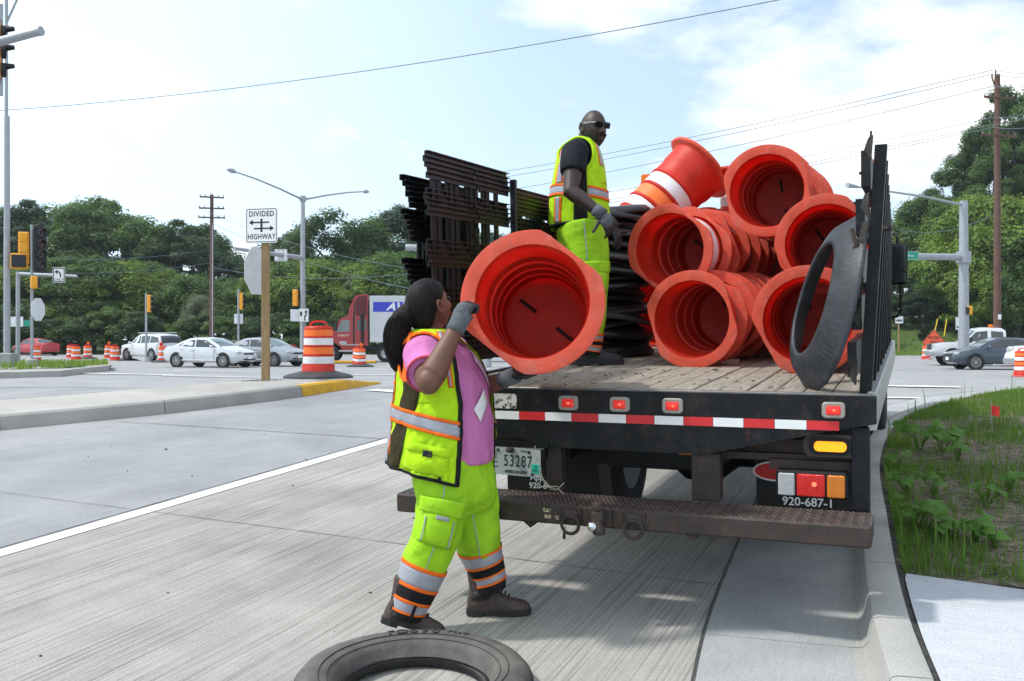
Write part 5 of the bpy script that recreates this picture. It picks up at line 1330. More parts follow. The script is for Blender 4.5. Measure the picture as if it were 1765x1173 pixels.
for i in range(m_):
    for k in range(n_):
        q = [(i, k), (i, (k + 1) % n_), (i + 1, (k + 1) % n_), (i + 1, k)]; pp = []
        for a_, b_ in q:
            al = max(.03, min(math.pi - .03, math.pi * a_ / m_)); be = 2 * math.pi * b_ / n_
            d = Vector((math.sin(al) * math.cos(be), math.sin(al) * math.sin(be), math.cos(al))); pp.append(head_pt(d) * (1.045 + .02 * noise.noise(d * 12)))
        c = sum(pp, Vector()) / 4
        if not bkeep(c, None): continue
        f = []
        for a_, p_ in zip(q, pp):
            if a_ not in idx: idx[a_] = len(vs_); vs_.append(HMM @ p_)
            f.append(idx[a_])
        fs.append(tuple(f))
adopt(solid(MB().add(vs_, fs).build('beard', M_['beard'], None, 180), .006), man)
fm = MB(); ell(fm, (.099, 0, -.0575), (.009, .024, .006), HMM); ell(fm, (.098, 0, -.0675), (.010, .022, .007), HMM)
adopt(fm.build('lips', mat('lips_dark', (.055, .028, .026), .45, 0, .1), None, 180), man)
gl_ = MB()
for s in (-1, 1):
    gl_.rings([[(.112 - .012 * (y * s / .06) ** 2 + q, y, z) for y, z in [(s * .034 + dy, .018 + dz) for dy, dz in rrect(.052, .036, .014)]] for q in (0, .004)], 0, True, True, True, HMM)
sung = adopt(gl_.build('sunglasses', mat('dark_lens', (.003, .003, .004), .35, 0, 0, spec=.08), None), man)
gf = MB(); gl2_ = MB()
for s in (-1, 1): gl2_.tube([(.104, s * .058, .032), (.07, s * .086, .030), (-.01, s * .088, .022)], .0035, 6, 0, True, HMM)
gf.tube([(.113, .012, .03), (.12, 0, .034), (.113, -.012, .03)], .003, 6, 0, True, HMM).tube([(.106, -.058, .036), (.116, -.03, .039), (.116, .03, .039), (.106, .058, .036)], .0025, 5, 0, True, HMM)
adopt(gf.build('glasses_frame', M_['ink'], None), sung)
adopt(gl2_.build('glasses_temples', M_['alum'], None), sung)
# his vest
vt = [(240, 990, 1021, .08), (250, 976, 1026, .145), (264, 965, 1032, .188), (290, 959, 1038, .195), (325, 954, 1042, .192), (355, 951, 1045, .192), (380, 950, 1047, .19), (400, 952, 1048, .185)]
M_v = Sleeve([yring(y, a_, b_, MD, h) for y, a_, b_, h in vt], [q[0] for q in vt])
def mx(th, y):
    C, U, V = M_v.ev(M_v.idx(y)); return CX + F * (C.x + U.x * math.cos(th)) / C.y
def m_hem(th): return 391 - 9 * (mx(th, 385) - 951) / 95 + (4 if th > math.pi else 0)
A0, A1 = R(4), R(358)
nu, nv = 130, 70; vs_, fs, ms = [], [], []
def mfold(th, y): return .006 * math.sin(th * 9 + y * .05) * min(1, max(0, (y - 300) / 60)) + .006 * noise.noise(Vector((th * 3, y * .03, 8)))
def m_uv(a_, b_):
    th = A0 + (A1 - A0) * a_; return th, 241 + b_ * (m_hem(th) - 241)
def m_arm(th, y): return ((mx(th, y) - 991) / 25) ** 2 + ((y - 272) / 33) ** 2 < 1
def m_panel(th, y): return y > 296 and 986 < mx(th, y) < 1008
for j in range(nv + 1):
    for i in range(nu + 1):
        th, y = m_uv(i / nu, j / nv); vs_.append(M_v.at(th, y, .016 + mfold(th, y)))
for j in range(nv):
    for i in range(nu):
        th, y = m_uv((i + .5) / nu, (j + .5) / nv)
        if m_arm(th, y) or m_arm(2 * math.pi - th, y): continue
        fs.append((j * (nu + 1) + i, j * (nu + 1) + i + 1, (j + 1) * (nu + 1) + i + 1, (j + 1) * (nu + 1) + i)); ms.append(0)
vestm = adopt(solid(MB().add(vs_, fs, ms).build('vest', [M_['lime'], M_['black_cloth']], None, 180), .001), man)
kw = dict(sl=M_v, par=vestm, fold_=mfold)
curve_patch(M_v, [(296, 988), (400, 986)], [(296, 1006), (400, 1009)], 298, 386, .0205, 'side_panel', M_['black_cloth'], vestm, mfold)
for nr in (True, False): arm_binding(M_v, 991, 272, 25.5, 33.5, M_['lime'], vestm, .010, nr)
def mb_t(th): return 321 + 10 * (mx(th, 330) - 954) / 88
def mb_b(th): return mb_t(th) + 17
for thA, thB in ((A0, math.acos((1008 - 998) / 44.)), (math.acos((986 - 998) / 44.), 2 * math.pi - math.acos((986 - 998) / 44.))):
    vband(mb_t, mb_b, thA, thB, .021, M_['grey_tape'], n=40, **kw)
    vband(lambda t: mb_t(t) - 1, lambda t: mb_t(t) + 3, thA, thB, .0235, M_['orange_trim'], 'orange_edge', n=40, **kw)
    vband(lambda t: mb_b(t) - 3, lambda t: mb_b(t) + 1, thA, thB, .0235, M_['orange_trim'], 'orange_edge', n=40, **kw)
for a_, b_ in ((R(128), R(150)), (R(210), R(232))):
    for y0, y1 in ((262, 320), (344, 386)):
        vvert(a_, b_, y0, y1, .0205, M_['orange_trim'], 'orange_edge', M_v, vestm, 24, mfold); vvert(a_ + .09, b_ - .09, y0, y1, .0225, M_['grey_tape'], 'reflective_band', M_v, vestm, 24, mfold)
vvert(R(28), R(44), 252, 290, .0205, M_['orange_trim'], 'orange_edge', M_v, vestm, 20, mfold); vvert(R(30), R(40), 252, 290, .0225, M_['grey_tape'], 'reflective_band', M_v, vestm, 20, mfold)
f5 = lambda a_, b_: (A0 + (A1 - A0) * a_, m_hem(A0 + (A1 - A0) * a_) - 3 + 4 * b_)
adopt(solid(M_v.patch(f5, 90, 2, lambda a_, b_: .0205 + mfold(*f5(a_, b_))).build('hem_binding', M_['black_cloth'], None, 180), .003), vestm)
th_ = [R(12), R(45)]
f6 = lambda a_, b_: (th_[0] + (th_[1] - th_[0]) * a_, 296 + 24 * b_)
adopt(solid(M_v.patch(f6, 8, 8, lambda a_, b_: .019 + mfold(*f6(a_, b_))).build('pocket', M_['lime'], None, 180), .004), vestm)
# his trousers
mlN = path_rings([(P(1002, 395, 6.92), .19, .20), (P(1006, 430, 6.88), .175, .18), (P(1009, 470, 6.86), .165, .16), (P(1013, 505, 6.86), .14, .15), (P(1016, 540, 6.86), .118, .13), (P(1017, 570, 6.86), .095, .115), (P(1015, 596, 6.86), .085, .10), (P(1013, 608, 6.86), .08, .095)])
mlF = path_rings([(P(1004, 395, 7.02), .18, .20), (P(1008, 430, 7.06), .165, .18), (P(1004, 470, 7.10), .15, .16), (P(998, 505, 7.12), .13, .15), (P(992, 540, 7.12), .118, .13), (P(988, 570, 7.12), .10, .115), (P(986, 596, 7.12), .09, .10), (P(985, 606, 7.12), .085, .095)])
MLN, MLF = Sleeve(mlN), Sleeve(mlF)
pm = MB(); MLN.solid(pm, 0, 7, 40, 26); MLF.solid(pm, 0, 7, 40, 26)
HPm = Sleeve([yring(y, a_, b_, MD, h) for y, a_, b_, h in ((372, 960, 1042, .185), (390, 960, 1045, .195), (420, 963, 1049, .205), (450, 966, 1050, .20), (470, 972, 1046, .17))]); HPm.solid(pm, 0, 4, 20, 32)
trm = adopt(remesh(pm, 'trousers', .012, M_['lime_pants'], None, 4, folds(.013, (6, 6, 4), 21)), man)
lpatch(MLN, R(30), R(110), 1.9, 3.1, .014, 'cargo_pocket', M_['lime_pants'], .02, trm); lpatch(MLN, R(28), R(114), 1.7, 2.15, .028, 'pocket_flap', M_['lime_pants'], .006, trm)
lpatch(MLN, R(88), R(90), .2, 1.7, .02, 'piping', M_['grey_tape'], 0, trm)
for sl in (MLN, MLF):
    a_ = (5.2, 5.55, 5.95, 6.5)
    lband(sl, a_[0], a_[1], .005, M_['grey_tape'], par=trm); lband(sl, a_[1], a_[2], .006, M_['black_cloth'], 'black_panel', trm); lband(sl, a_[2], a_[3], .005, M_['grey_tape'], par=trm); lband(sl, a_[3] + .08, 7, .004, M_['black_cloth'], 'cuff', trm)
    for t in a_: lband(sl, t - .07, t + .07, .008, M_['orange_trim'], 'orange_edge', trm)
for xx, D_ in ((1020, 6.86), (992, 7.12)):
    q = TI @ P(xx, 620, D_); o_ = TW(q.x, q.y, 1.165)
    adopt(boot(o_, Vector((1, .15, 0)), M_['boot_black'], None, 1.1), man)
gm = MB(); hand(gm, wrM + (wrM - elM) * .1, Vector((.55, .1, -.85)), Vector((.5, -.8, .2)), 1, .20, (18, 28, 22), (15, 20), 3, 1.15)
g_ = adopt(remesh(gm, 'glove', .006, M_['glove_black'], None, 2), man)
adopt(MB().tube([wrM + (elM - wrM) * .10, wrM, wrM + (wrM - elM) * .18], [.047, .045, .046], 16).build('glove_cuff', M_['glove_grey'], None, 180), g_)
kn = MB(); ell(kn, wrM + (wrM - elM) * .14 + Vector((.03, -.012, -.045)), (.046, .034, .056)); adopt(remesh(kn, 'glove_back', .006, M_['glove_grey'], None, 2), g_)
gm = MB(); hand(gm, wrM2 + (wrM2 - elM2) * .1, Vector((.35, -.1, -.92)), Vector((.7, -.6, .2)), -1, .20, (15, 25, 20), (15, 20), 4, 1.15)
g_ = adopt(remesh(gm, 'glove', .006, M_['glove_black'], None, 2), man)
adopt(MB().tube([wrM2 + (elM2 - wrM2) * .10, wrM2, wrM2 + (wrM2 - elM2) * .18], [.047, .045, .046], 16).build('glove_cuff', M_['glove_black'], None, 180), g_)
# ---------------------------------------------------------------- roadside: poles, signals, signs
def at(px, D, dz=0.0): x = (px - CX) / F * D; return ground(x, D, dz)
def face(px_, D, yaw=0.0): return rotz(R(yaw))
def sig_head(par, M, n=3, hm='sig_yellow', back=True, size=.30, face_m='sig_black'):
    """signal facing local -Y, centred on M"""
    H = n * size * 1.15
    hd = MB().box((0, .09, 0), (size * 1.05, .18, H), 0, M, .02)
    for i in range(n): hd.box((0, .19, (i - (n - 1) / 2) * size * 1.15), (size * .8, .04, size * .95), 0, M, .015)
    o = hd.build('signal_head', M_[hm], par)
    if back: MB().box((0, .02, 0), (size * 1.4, .012, H + size * .35), 0, M, .004).build('backplate', M_['sig_black'], o)
    for i in range(n):
        z = (i - (n - 1) / 2) * size * 1.15
        rs = []
        for y, r_ in ((-.0, size * .44), (-.24, size * .44), (-.24, size * .42), (0, size * .42)):
            rs.append([M @ Vector((r_ * math.cos(R(a_)), y * (1 if 20 < a_ < 160 or y == 0 else .35), z + r_ * math.sin(R(a_)))) for a_ in range(0, 360, 20)])
        MB().rings(rs, 0, False, False).build('visor', M_[face_m], o)
        MB().lathe([(.001, .02), (size * .38, .0), (size * .40, -.01)], 16, 0, M @ T(0, -.012, z) @ RX, True).build('lens', M_['lens_dark'], o)
    return o
def ped_head(par, M, w=.45, hm='sig_yellow'):
    o = MB().box((0, .1, 0), (w, .2, w), 0, M, .03).build('pedestrian_signal', M_[hm], par)
    MB().box((0, -.03, 0), (w * .86, .09, w * .8), 0, M, .01).build('screen', M_['sig_black'], o); return o
def panel(par, nm, M, poly, m, back='sign_back', th=.004):
    o = MB().prism(poly, 0, th, 0, M @ RX).build(nm, M_[m], par)
    if back: MB().prism(poly, -th, 0 - .0005, 0, M @ RX @ T(0, 0, 0)).build('sign_back', M_[back], o) if False else None
    return o
def sign(par, M, w, h, m='sign_white', r=.04, border='ink', bw=.012, nm='sign_panel', backm='sign_back'):
    """flat sign facing local -Y"""
    o = MB().prism(rrect(w, h, r), -.003, .003, 0, M @ RX).build(nm, M_[backm], par)
    MB().prism(rrect(w - .004, h - .004, r), -.0045, -.0035, 0, M @ RX).build('sign_face', M_[m], o)
    if border:
        a_, b_ = rrect(w - .03, h - .03, r * .8), rrect(w - .03 - 2 * bw, h - .03 - 2 * bw, r * .6)
        MB().rings([[M @ Vector((x, -.0056, z)) for x, z in a_], [M @ Vector((x, -.0056, z)) for x, z in b_]], 0, False, False).build('border', M_[border], o)
    return o
def fpoly(par, M, pts, m='ink', y=-.0058, nm='symbol'): return MB().prism([(x, z) for x, z in pts], y - .0006, y, 0, M @ RX).build(nm, M_[m], par)
def octagon(r): return [(r * math.cos(R(22.5 + 45 * k)), r * math.sin(R(22.5 + 45 * k))) for k in range(8)]
def pole(par, x0, h, r0, r1, m='galv', nm='pole', z0=0.0, seg=14, M=None): return MB().lathe([(r0, z0), (r1, h)], seg, 0, (M or Matrix.Identity(4)) @ T(*x0), True, True).build(nm, M_[m], par, 40)
def zpx(py, D, base): return HC + (HY - py) / F * D - base.z
# wooden post with the divided highway sign
b_ = at(458, 17.3, .165); po = thing('sign_post', 'white DIVIDED HIGHWAY sign on a square wooden post on the traffic island', 'road sign', b_)
MB().box((0, 0, 1.2), (.14, .09, 2.9 - .1), b=.006).build('post', M_['wood_post'], po)
SM_ = T(-.055, -.075, zpx(389, 17.3, b_)) @ rotz(R(-14))
s_ = sign(po, SM_, .63, .63)
TXs = SM_ @ T(0, -.0062, 0) @ TX
text('lettering', 'DIVIDED', .135, M_['ink'], s_, SM_ @ T(0, -.0062, .205) @ TX, sx=.88, off=.002, space=1.12)
text('lettering', 'HIGHWAY', .135, M_['ink'], s_, SM_ @ T(0, -.0062, -.205) @ TX, sx=.82, off=.002, space=1.08)
fpoly(s_, SM_, [(-.25, .055), (-.17, .105), (-.17, .068), (.15, .068), (.15, .042), (-.17, .042), (-.17, .005)])
fpoly(s_, SM_, [(.25, -.055), (.17, -.005), (.17, -.042), (-.15, -.042), (-.15, -.068), (.17, -.068), (.17, -.105)])
fpoly(s_, SM_, [(-.02, .12), (.02, .12), (.02, -.12), (-.02, -.12)], y=-.0066)
OM = T(-.20, .12, zpx(466, 17.3, b_)) @ rotz(R(76))
MB().prism(octagon(.46), -.003, .003, 0, OM @ RX).build('stop_sign_back', M_['sign_back'], po)
MB().prism(octagon(.455), .0035, .005, 0, OM @ RX).build('stop_sign_face', M_['ink_red'], po)
gr = MB()
for k in range(160):
    a_, q = rng.uniform(0, 6.28), rng.random() ** .6 * .42; gr.box((q * math.cos(a_), q * math.sin(a_) * .8, .01), (rng.uniform(.02, .05),) * 3, 0, rotz(0) @ T(0, 0, 0))
g_ = tag(gr.build('gravel', mat('gravel', (.22, .21, .19), .95, 0, .3, 30), None), 'grey gravel heaped round the foot of the wooden sign post', None, None, 'stuff'); g_.location = b_ + Vector((0, 0, -.005))
# the drum beside it with its rubber ring
b_ = at(549, 18.3, .185); hs_ = 1.08
d_ = drum(Matrix.Translation(b_ + Vector((0, 0, .03))), 'big upright orange and white drum on the traffic island beside the wooden post', 'upright traffic drums on the road', True, hs_)
rpf = [(.31, .10), (.33, .09), (.40, .06), (.62, .02), (.66, .0), (.66, .03), (.62, .055), (.42, .105), (.33, .13), (.31, .10)]
BRM = MB().lathe(rpf, 48).mesh('ballast_ring', M_['rubber'], 50)
def ballast(b, lab): o = link('ballast_ring', BRM); o.matrix_world = Matrix.Translation(b); return tag(o, lab, 'ballast ring', 'rubber rings round the upright drums')
ballast(b_, 'black rubber ring round the foot of the drum on the traffic island')
# road drums further off
far_dr = [(621, 47, 'orange drum with an amber lamp standing before the trailer wheels', True), (617, 49, 'orange drum half hidden behind the lamp drum near the trailer', False), (505, 58, 'orange drum behind the silver sedan by the light pole', False),
          (281, 56, 'orange drum close behind the rear of the white sedan', False), (219, 61, 'orange drum beside the front wheel of the white SUV', False), (198, 60, 'leftmost but one orange drum before the SUV, nearest of that pair', False), (187, 68, 'orange drum with a lamp just left of the white SUV', True),
          (151, 66, 'orange drum with a lamp, alone in the middle of the junction', True), (131, 61, 'orange drum at the left, front one of a close pair', False), (122, 68, 'orange drum at the left, rear one of a close pair', False), (62, 57, 'orange drum in front of the red car', False),
          (1597, 63, 'orange drum half behind the WORK AREA sign', False), (1763, 33, 'orange drum cut off by the right edge of the picture', False)]
for x, D, lab, lamp_ in far_dr:
    b = at(x, D); dd = drum(Matrix.Translation(b + Vector((0, 0, .02))), lab, 'upright traffic drums on the road', True, 1.0)
    if lamp_:
        MB().lathe([(.001, -.03), (.09, -.03), (.09, .03), (.001, .03)], 16, 0, T(.04, 0, 1.06) @ RX, True, True).box((.04, 0, .95), (.05, .05, .10)).build('warning_lamp', M_['beacon'], dd)
    if x in (621, 281, 219, 151): ballast(b, 'black rubber ring under the ' + lab.split(',')[0].replace('standing ', '').replace(' with an amber lamp', '').replace(' with a lamp', '').replace(' in the middle of the junction', ''))
# steel pole with two lamp arms, mast arm, signal and signs
D = 60; b_ = at(522, D); lp = thing('light_pole', 'tall steel pole with two street lamp arms and a signal mast arm', 'light pole', b_)
hh = zpx(337, D, b_); pole(lp, (0, 0, 0), hh, .19, .13); pole(lp, (0, 0, 0), .35, .42, .38, 'conc_kerb', 'footing')
for x, y, D2 in ((392, 292, 50), (636, 330, 62)):
    e = P(x, y, D2) - b_; k = Vector((0, 0, hh - .25))
    ar = MB().tube([k, k.lerp(e, .33) + Vector((0, 0, .10)), k.lerp(e, .66) + Vector((0, 0, .12)), k.lerp(e, .92) + Vector((0, 0, .05))], [.07, .06, .05, .04], 8).build('lamp_arm', M_['galv'], lp, 60)
    d = (e - k).normalized(); MB().tube([k.lerp(e, .90) + Vector((0, 0, .05)), k.lerp(e, .95) + Vector((0, 0, .04)), e], [.05, .14, .05], 8).build('lamp_head', M_['galv'], ar, 60)
MB().lathe([(.22, hh - .35), (.22, hh - .05)], 12, 0, None, True, True).build('collar', M_['galv'], lp)
e = P(404, 428, 50) - b_; k = Vector((0, 0, zpx(444, D, b_)))
MB().tube([k, e], [.15, .09], 10).build('mast_arm', M_['galv'], lp, 60)
q = k.lerp(e, .32)
s_ = sign(lp, T(q.x - .1, q.y - .25, q.z - .02), .75, .72, r=.03)
for i, t in enumerate(('LEFT TURN', 'YIELD ON', 'FLASHING', 'YELLOW', 'ARROW')): text('lettering', t, .12, M_['ink'], s_, T(q.x - .1, q.y - .256, q.z + .24 - .13 * i) @ TX, sx=.8)
sig_head(lp, T(-.42, -.05, zpx(513, D, b_)) @ rotz(R(172)), 3)
s_ = sign(lp, T(.12, -.28, zpx(543, D, b_)), .62, .84, r=.04)
fpoly(s_, T(.12, -.28, zpx(543, D, b_)), [(.02, -.34), (.10, -.34), (.10, -.12), (.18, .0), (.18, .16), (.25, .16), (.14, .34), (.03, .16), (.10, .16), (.10, .04), (.02, -.08)])
fpoly(s_, T(.12, -.28, zpx(543, D, b_)), [(-.24, .22), (-.10, .22), (-.10, .02), (-.17, -.10), (-.24, .02)])
MB().box((-.5, 0, zpx(543, D, b_)), (.55, .02, .75)).build('sign_back', M_['sign_back'], lp)
# slim signal posts in the median
for x, D, ys, yt, lab, face_r, sgn in ((252, 58, 523, 505, 'slim steel signal post left of the SUV with a yellow three-lamp signal', 90, False), (411, 60, 519, 498, 'slim steel signal post left of the wooden post with a small sign plate', 90, True)):
    b_ = at(x, D); p_ = thing('signal_post', lab, 'signal post', b_)
    pole(p_, (0, 0, 0), zpx(yt, D, b_), .065, .065); pole(p_, (0, 0, 0), .28, .32, .22, 'galv', 'post_base')
    sig_head(p_, T(.30, 0, zpx(ys, D, b_)) @ rotz(R(face_r)), 3, back=False)
    if sgn: MB().box((-.02, .09, zpx(549, D, b_)), (.55, .02, .62)).build('sign_back', M_['sign_back'], p_)
# left cluster
D = 31.; b_ = at(12, D, .02); p_ = thing('signal_pole', 'thick grey steel pole on a concrete footing at the left edge', 'signal pole', b_)
MB().box((.02, 0, .18), (.46, .46, .5), b=.03).build('footing', M_['conc_kerb'], p_)
pole(p_, (0, 0, 0), zpx(200, D, b_), .105, .085); pole(p_, (-.02, 0, 0), zpx(-60, D, b_), .055, .05, z0=zpx(202, D, b_))
e = P(60, -70, D) - b_; MB().tube([Vector((-.02, 0, zpx(40, D, b_))), e], .035, 6).build('lamp_arm', M_['galv'], p_)
D = 31.; b_ = at(55, D, .05); p_ = thing('signal_pole', 'slim pole with four-lamp black signal, yellow pedestrian heads and stop sign back', 'signal pole', b_)
MB().lathe([(.20, -.2), (.20, .16), (.16, .20)], 16, 0, None, True, True).build('footing', M_['conc_kerb'], p_)
pole(p_, (0, 0, 0), zpx(387, D, b_), .045, .045)
sig_head(p_, T(.30, -.05, zpx(430, D, b_)) @ rotz(R(48)), 4, 'sig_black', True, .30)
sig_head(p_, T(-.30, .1, zpx(427, D, b_)) @ rotz(R(200)), 3, 'sig_yellow', True, .30)
ped_head(p_, T(-.36, -.12, zpx(450, D, b_)) @ rotz(R(18)), .50); ped_head(p_, T(.20, -.05, zpx(487, D, b_)) @ rotz(R(120)), .40)
OM = T(.16, .08, zpx(533, D, b_)) @ rotz(R(84)); MB().prism(octagon(.40), -.003, .003, 0, OM @ RX).build('stop_sign_back', M_['sign_back'], p_)
D = 34.; b_ = at(31, D, .05); p_ = thing('signal_pole', 'short pole with a horizontal arm holding the left turn ONLY sign', 'signal pole', b_)
pole(p_, (0, 0, 0), zpx(468, D, b_), .075, .07)
MB().tube([(0, 0, zpx(472, D, b_)), (2.1, 0, zpx(476, D, b_))], [.075, .055], 10).build('mast_arm', M_['galv'], p_, 60)
OMs = T(1.5, -.1, zpx(474, D, b_)); s_ = sign(p_, OMs, .44, .54, r=.03, bw=.03)
text('lettering', 'ONLY', .13, M_['ink'], s_, OMs @ T(0, -.006, -.17) @ TX)
fpoly(s_, OMs, [(.03, -.08), (.08, -.08), (.08, .05), (.0, .14), (-.05, .14), (-.05, .20), (-.15, .11), (-.05, .03), (-.05, .09), (-.01, .09), (.03, .04)])
b_ = at(30, 60); p_ = thing('street_sign', 'white sign back and small green street sign beyond the left poles', 'road sign', b_)
pole(p_, (0, 0, 0), 2.7, .04, .04); MB().box((0, -.05, zpx(554, 60, b_)), (.78, .02, .62)).build('sign_back', M_['sign_back'], p_)
MB().box((.62, -.05, zpx(557, 60, b_)), (.40, .02, .40)).build('green_sign', M_['sign_green'], p_)
# overhead signal at the upper left corner, its pole standing outside the picture
D = 20.; b_ = at(-300, D); p_ = thing('signal_mast', 'overhead mast arm with a traffic signal hanging at the upper left corner', 'signal mast')
p_.location = b_
pole(p_, (0, 0, 0), 7.2, .17, .13); pole(p_, (0, 0, 0), .3, .4, .36, 'conc_kerb', 'footing')
e = P(70, 53, 18.5) - b_; k = Vector((0, 0, zpx(150, D, b_))) ; k.z = min(k.z, 6.6)
MB().tube([k, k.lerp(e, .5), e], [.13, .105, .08], 12).build('mast_arm', M_['galv'], p_, 60)
MB().tube([e - (e - k).normalized() * .06, e + (e - k).normalized() * .02], [.092, .092], 12).build('end_cap', M_['galv'], p_, 40)
sg = P(2, 88, 19.4) - b_; sig_head(p_, T(*sg) @ rotz(R(112)), 3, 'sig_yellow', True, .33)
MB().tube([sg + Vector((0, .0, .95)), sg + Vector((0, 0, -.9))], .04, 8).build('signal_bracket', M_['galv'], p_)
# mast arm end seen beside the steel stands
b_ = at(840, 46); p_ = thing('signal_mast', 'pale mast arm end sticking out left of the stacked steel stands', 'signal mast', b_)
zz_ = zpx(427, 46, b_); pole(p_, (0, 0, 0), zz_ + .3, .2, .17); MB().tube([(0, 0, zz_ - .1), tuple(P(699, 426, 46) - b_)], [.19, .16], 12).build('mast_arm', M_['galv'], p_, 50)
MB().box(tuple(P(733, 428, 45.7) - b_), (.10, .06, .75)).build('bracket', M_['yellow_paint'], p_)
# right side: big signal pole, street sign, small pedestrian signal
D = 47.; b_ = at(1661, D); p_ = thing('signal_pole', 'thick pale steel signal pole at right with lamp arm and green street sign', 'signal pole', b_)
hh = zpx(346, D, b_); pole(p_, (0, 0, 0), hh, .27, .19); pole(p_, (0, 0, 0), .3, .45, .42, 'conc_kerb', 'footing')
e = P(1480, 322, 44) - b_; k = Vector((0, 0, hh - .2)); ar = MB().tube([k, k.lerp(e, .4) + Vector((0, 0, .08)), e], [.07, .055, .04], 8).build('lamp_arm', M_['galv'], p_, 60)
MB().tube([e, e + (e - k).normalized() * .7], [.06, .12], 8).build('lamp_head', M_['galv'], ar, 60)
k = Vector((0, 0, zpx(443, D, b_))); e = P(1330, 437, 41) - b_; MB().tube([k, e], [.17, .11], 12).build('mast_arm', M_['galv'], p_, 60)
MB().lathe([(.34, k.z - .28), (.34, k.z + .28)], 14, 0, None, True, True).build('collar', M_['galv'], p_)
q = P(1569, 441, 44.6) - b_; s_ = sign(p_, T(q.x - .35, q.y - .22, q.z), 1.3, .40, 'sign_green', .03, 'ink_white', .012); text('lettering', 'Oneida Ave', .18, M_['ink_white'], s_, T(q.x - .35, q.y - .228, q.z) @ TX)
q = Vector((.05, -.2, zpx(535, D, b_))); ped_head(p_, T(*q) @ rotz(R(-70)), .42)
s_ = sign(p_, T(-.34, -.1, zpx(557, D, b_)), .20, .62, r=.02, bw=.006); fpoly(s_, T(-.34, -.1, zpx(557, D, b_)), [(-.05, -.22), (.05, -.22), (.05, -.14), (-.05, -.14)])
# MM road marker, WORK AREA diamond, yellow markers
b_ = at(1549, 74); p_ = thing('road_sign', 'small white MM road marker on a thin wooden post on the grass', 'road sign', b_)
b_.z = HC + (HY - 598) / F * 74; p_.location = b_
MB().box((0, 0, 1.0), (.10, .10, 2.7)).build('post', M_['wood_post'], p_)
SMm = T(0, -.1, zpx(551, 74, b_)); s_ = sign(p_, SMm, .62, .56, r=.03); text('lettering', 'MM', .30, M_['ink'], s_, SMm @ T(0, -.006, -.06) @ TX, off=.006); text('lettering', 'COUNTY', .1, M_['ink'], s_, SMm @ T(0, -.006, .16) @ TX)
b_ = at(1610, 58); p_ = thing('work_sign', 'orange diamond WORK AREA AHEAD sign on a low stand by the pickup', 'road sign', b_)
DM = T(0, 0, zpx(590, 58, b_)) @ rotz(R(12)); dm_ = [(0, .80), (.80, 0), (0, -.80), (-.80, 0)]
s_ = MB().prism(dm_, -.004, .004, 0, DM @ RX).build('sign_panel', M_['sign_orange'], p_)
for i, t in enumerate(('WORK', 'AREA', 'AHEAD')): text('lettering', t, .26, M_['ink'], s_, DM @ T(0, -.006, .28 - .28 * i) @ TX, off=.004)
a2, b2 = [(x * .95, z * .95) for x, z in dm_], [(x * .91, z * .91) for x, z in dm_]
MB().rings([[DM @ Vector((x, -.0056, z)) for x, z in a2], [DM @ Vector((x, -.0056, z)) for x, z in b2]], 0, False, False).build('border', M_['ink'], s_)
MB().tube([(0, .05, 0), (0, .05, 1.0)], .03, 6).tube([(-.6, .3, 0), (0, .05, .3), (.6, .3, 0)], .025, 6).build('stand', M_['galv'], p_)
for i, (x, y0, y1) in enumerate(((1614, 549, 565), (1630, 549, 572))):
    t_, bt_ = P(x + 2, y0, 84), P(x - 3, y1, 84); o = tag(MB().tube([(0, 0, -.4), tuple(t_ - bt_)], .045, 6).build('marker_post', mat('marker_yellow', (.8, .55, .02), .5, 0, .05), None), 'thin yellow guy guard leaning on the grass bank, %s of the two' % ('left one', 'right one')[i], 'marker post'); o.location = bt_
# small utility post and crossing plates on the bank are trees' neighbours: thin wooden stake
# ---------------------------------------------------------------- utility poles and wires
def util_pole(px_, ytop, D, arms, lab, r=.16, tri=True):
    b = at(px_, D); p = thing('utility_pole', lab, 'utility pole', b); h = zpx(ytop, D, b)
    MB().lathe([(r * 1.15, -.2), (r * .8, h)], 12, 0, None, True, True).build('pole', M_['pole_wood'], p, 40); tips = []
    for ya, w, sk in arms:
        z = zpx(ya, D, b); ar = MB().box((0, -.14, z), (w * 2, .10, .12), 0, rotz(R(sk))).build('crossarm', M_['pole_wood'], p)
        ins = MB()
        for q in (-.95, -.55, .55, .95):
            c = rotz(R(sk)) @ Vector((q * w, -.14, z + .06)); ins.lathe([(.03, 0), (.05, .05), (.03, .09), (.05, .12), (.001, .18)], 8, 0, T(*c), True); tips.append(b + c + Vector((0, 0, .18)))
        ins.build('insulator', mat('insulator', (.2, .2, .21), .3, 0, .1), ar)
    return p, b, h, tips
pl1 = util_pole(365, 335, 78, [(340, .95, 20), (359, 1.0, 12), (375, 1.05, 12)], 'brown wooden utility pole with crossarms beyond the white sedan', .18)
pl2 = util_pole(1719, 128, 58, [(169, 1.05, 14), (234, 1.15, 10)], 'reddish wooden utility pole with two crossarms at the far right', .20)
MB().lathe([(.03, 0), (.05, .1), (.03, .3)], 8, 0, T(-.10, 0, pl2[2]), True, True).tube([(-.14, 0, pl2[2] - .7), (-.32, 0, pl2[2] - .2), (-.32, 0, pl2[2])], .05, 6).build('insulator', M_['pole_wood'], pl2[0])
MB().box((.02, -.24, zpx(546, 58, pl2[1])), (.20, .02, .30)).build('pole_tag', M_['sign_white'], pl2[0])
MB().tube([(.12, -.2, 0), (.12, -.18, zpx(300, 78, pl1[1]) * .72)], .05, 6).build('conduit', M_['galv'], pl1[0])
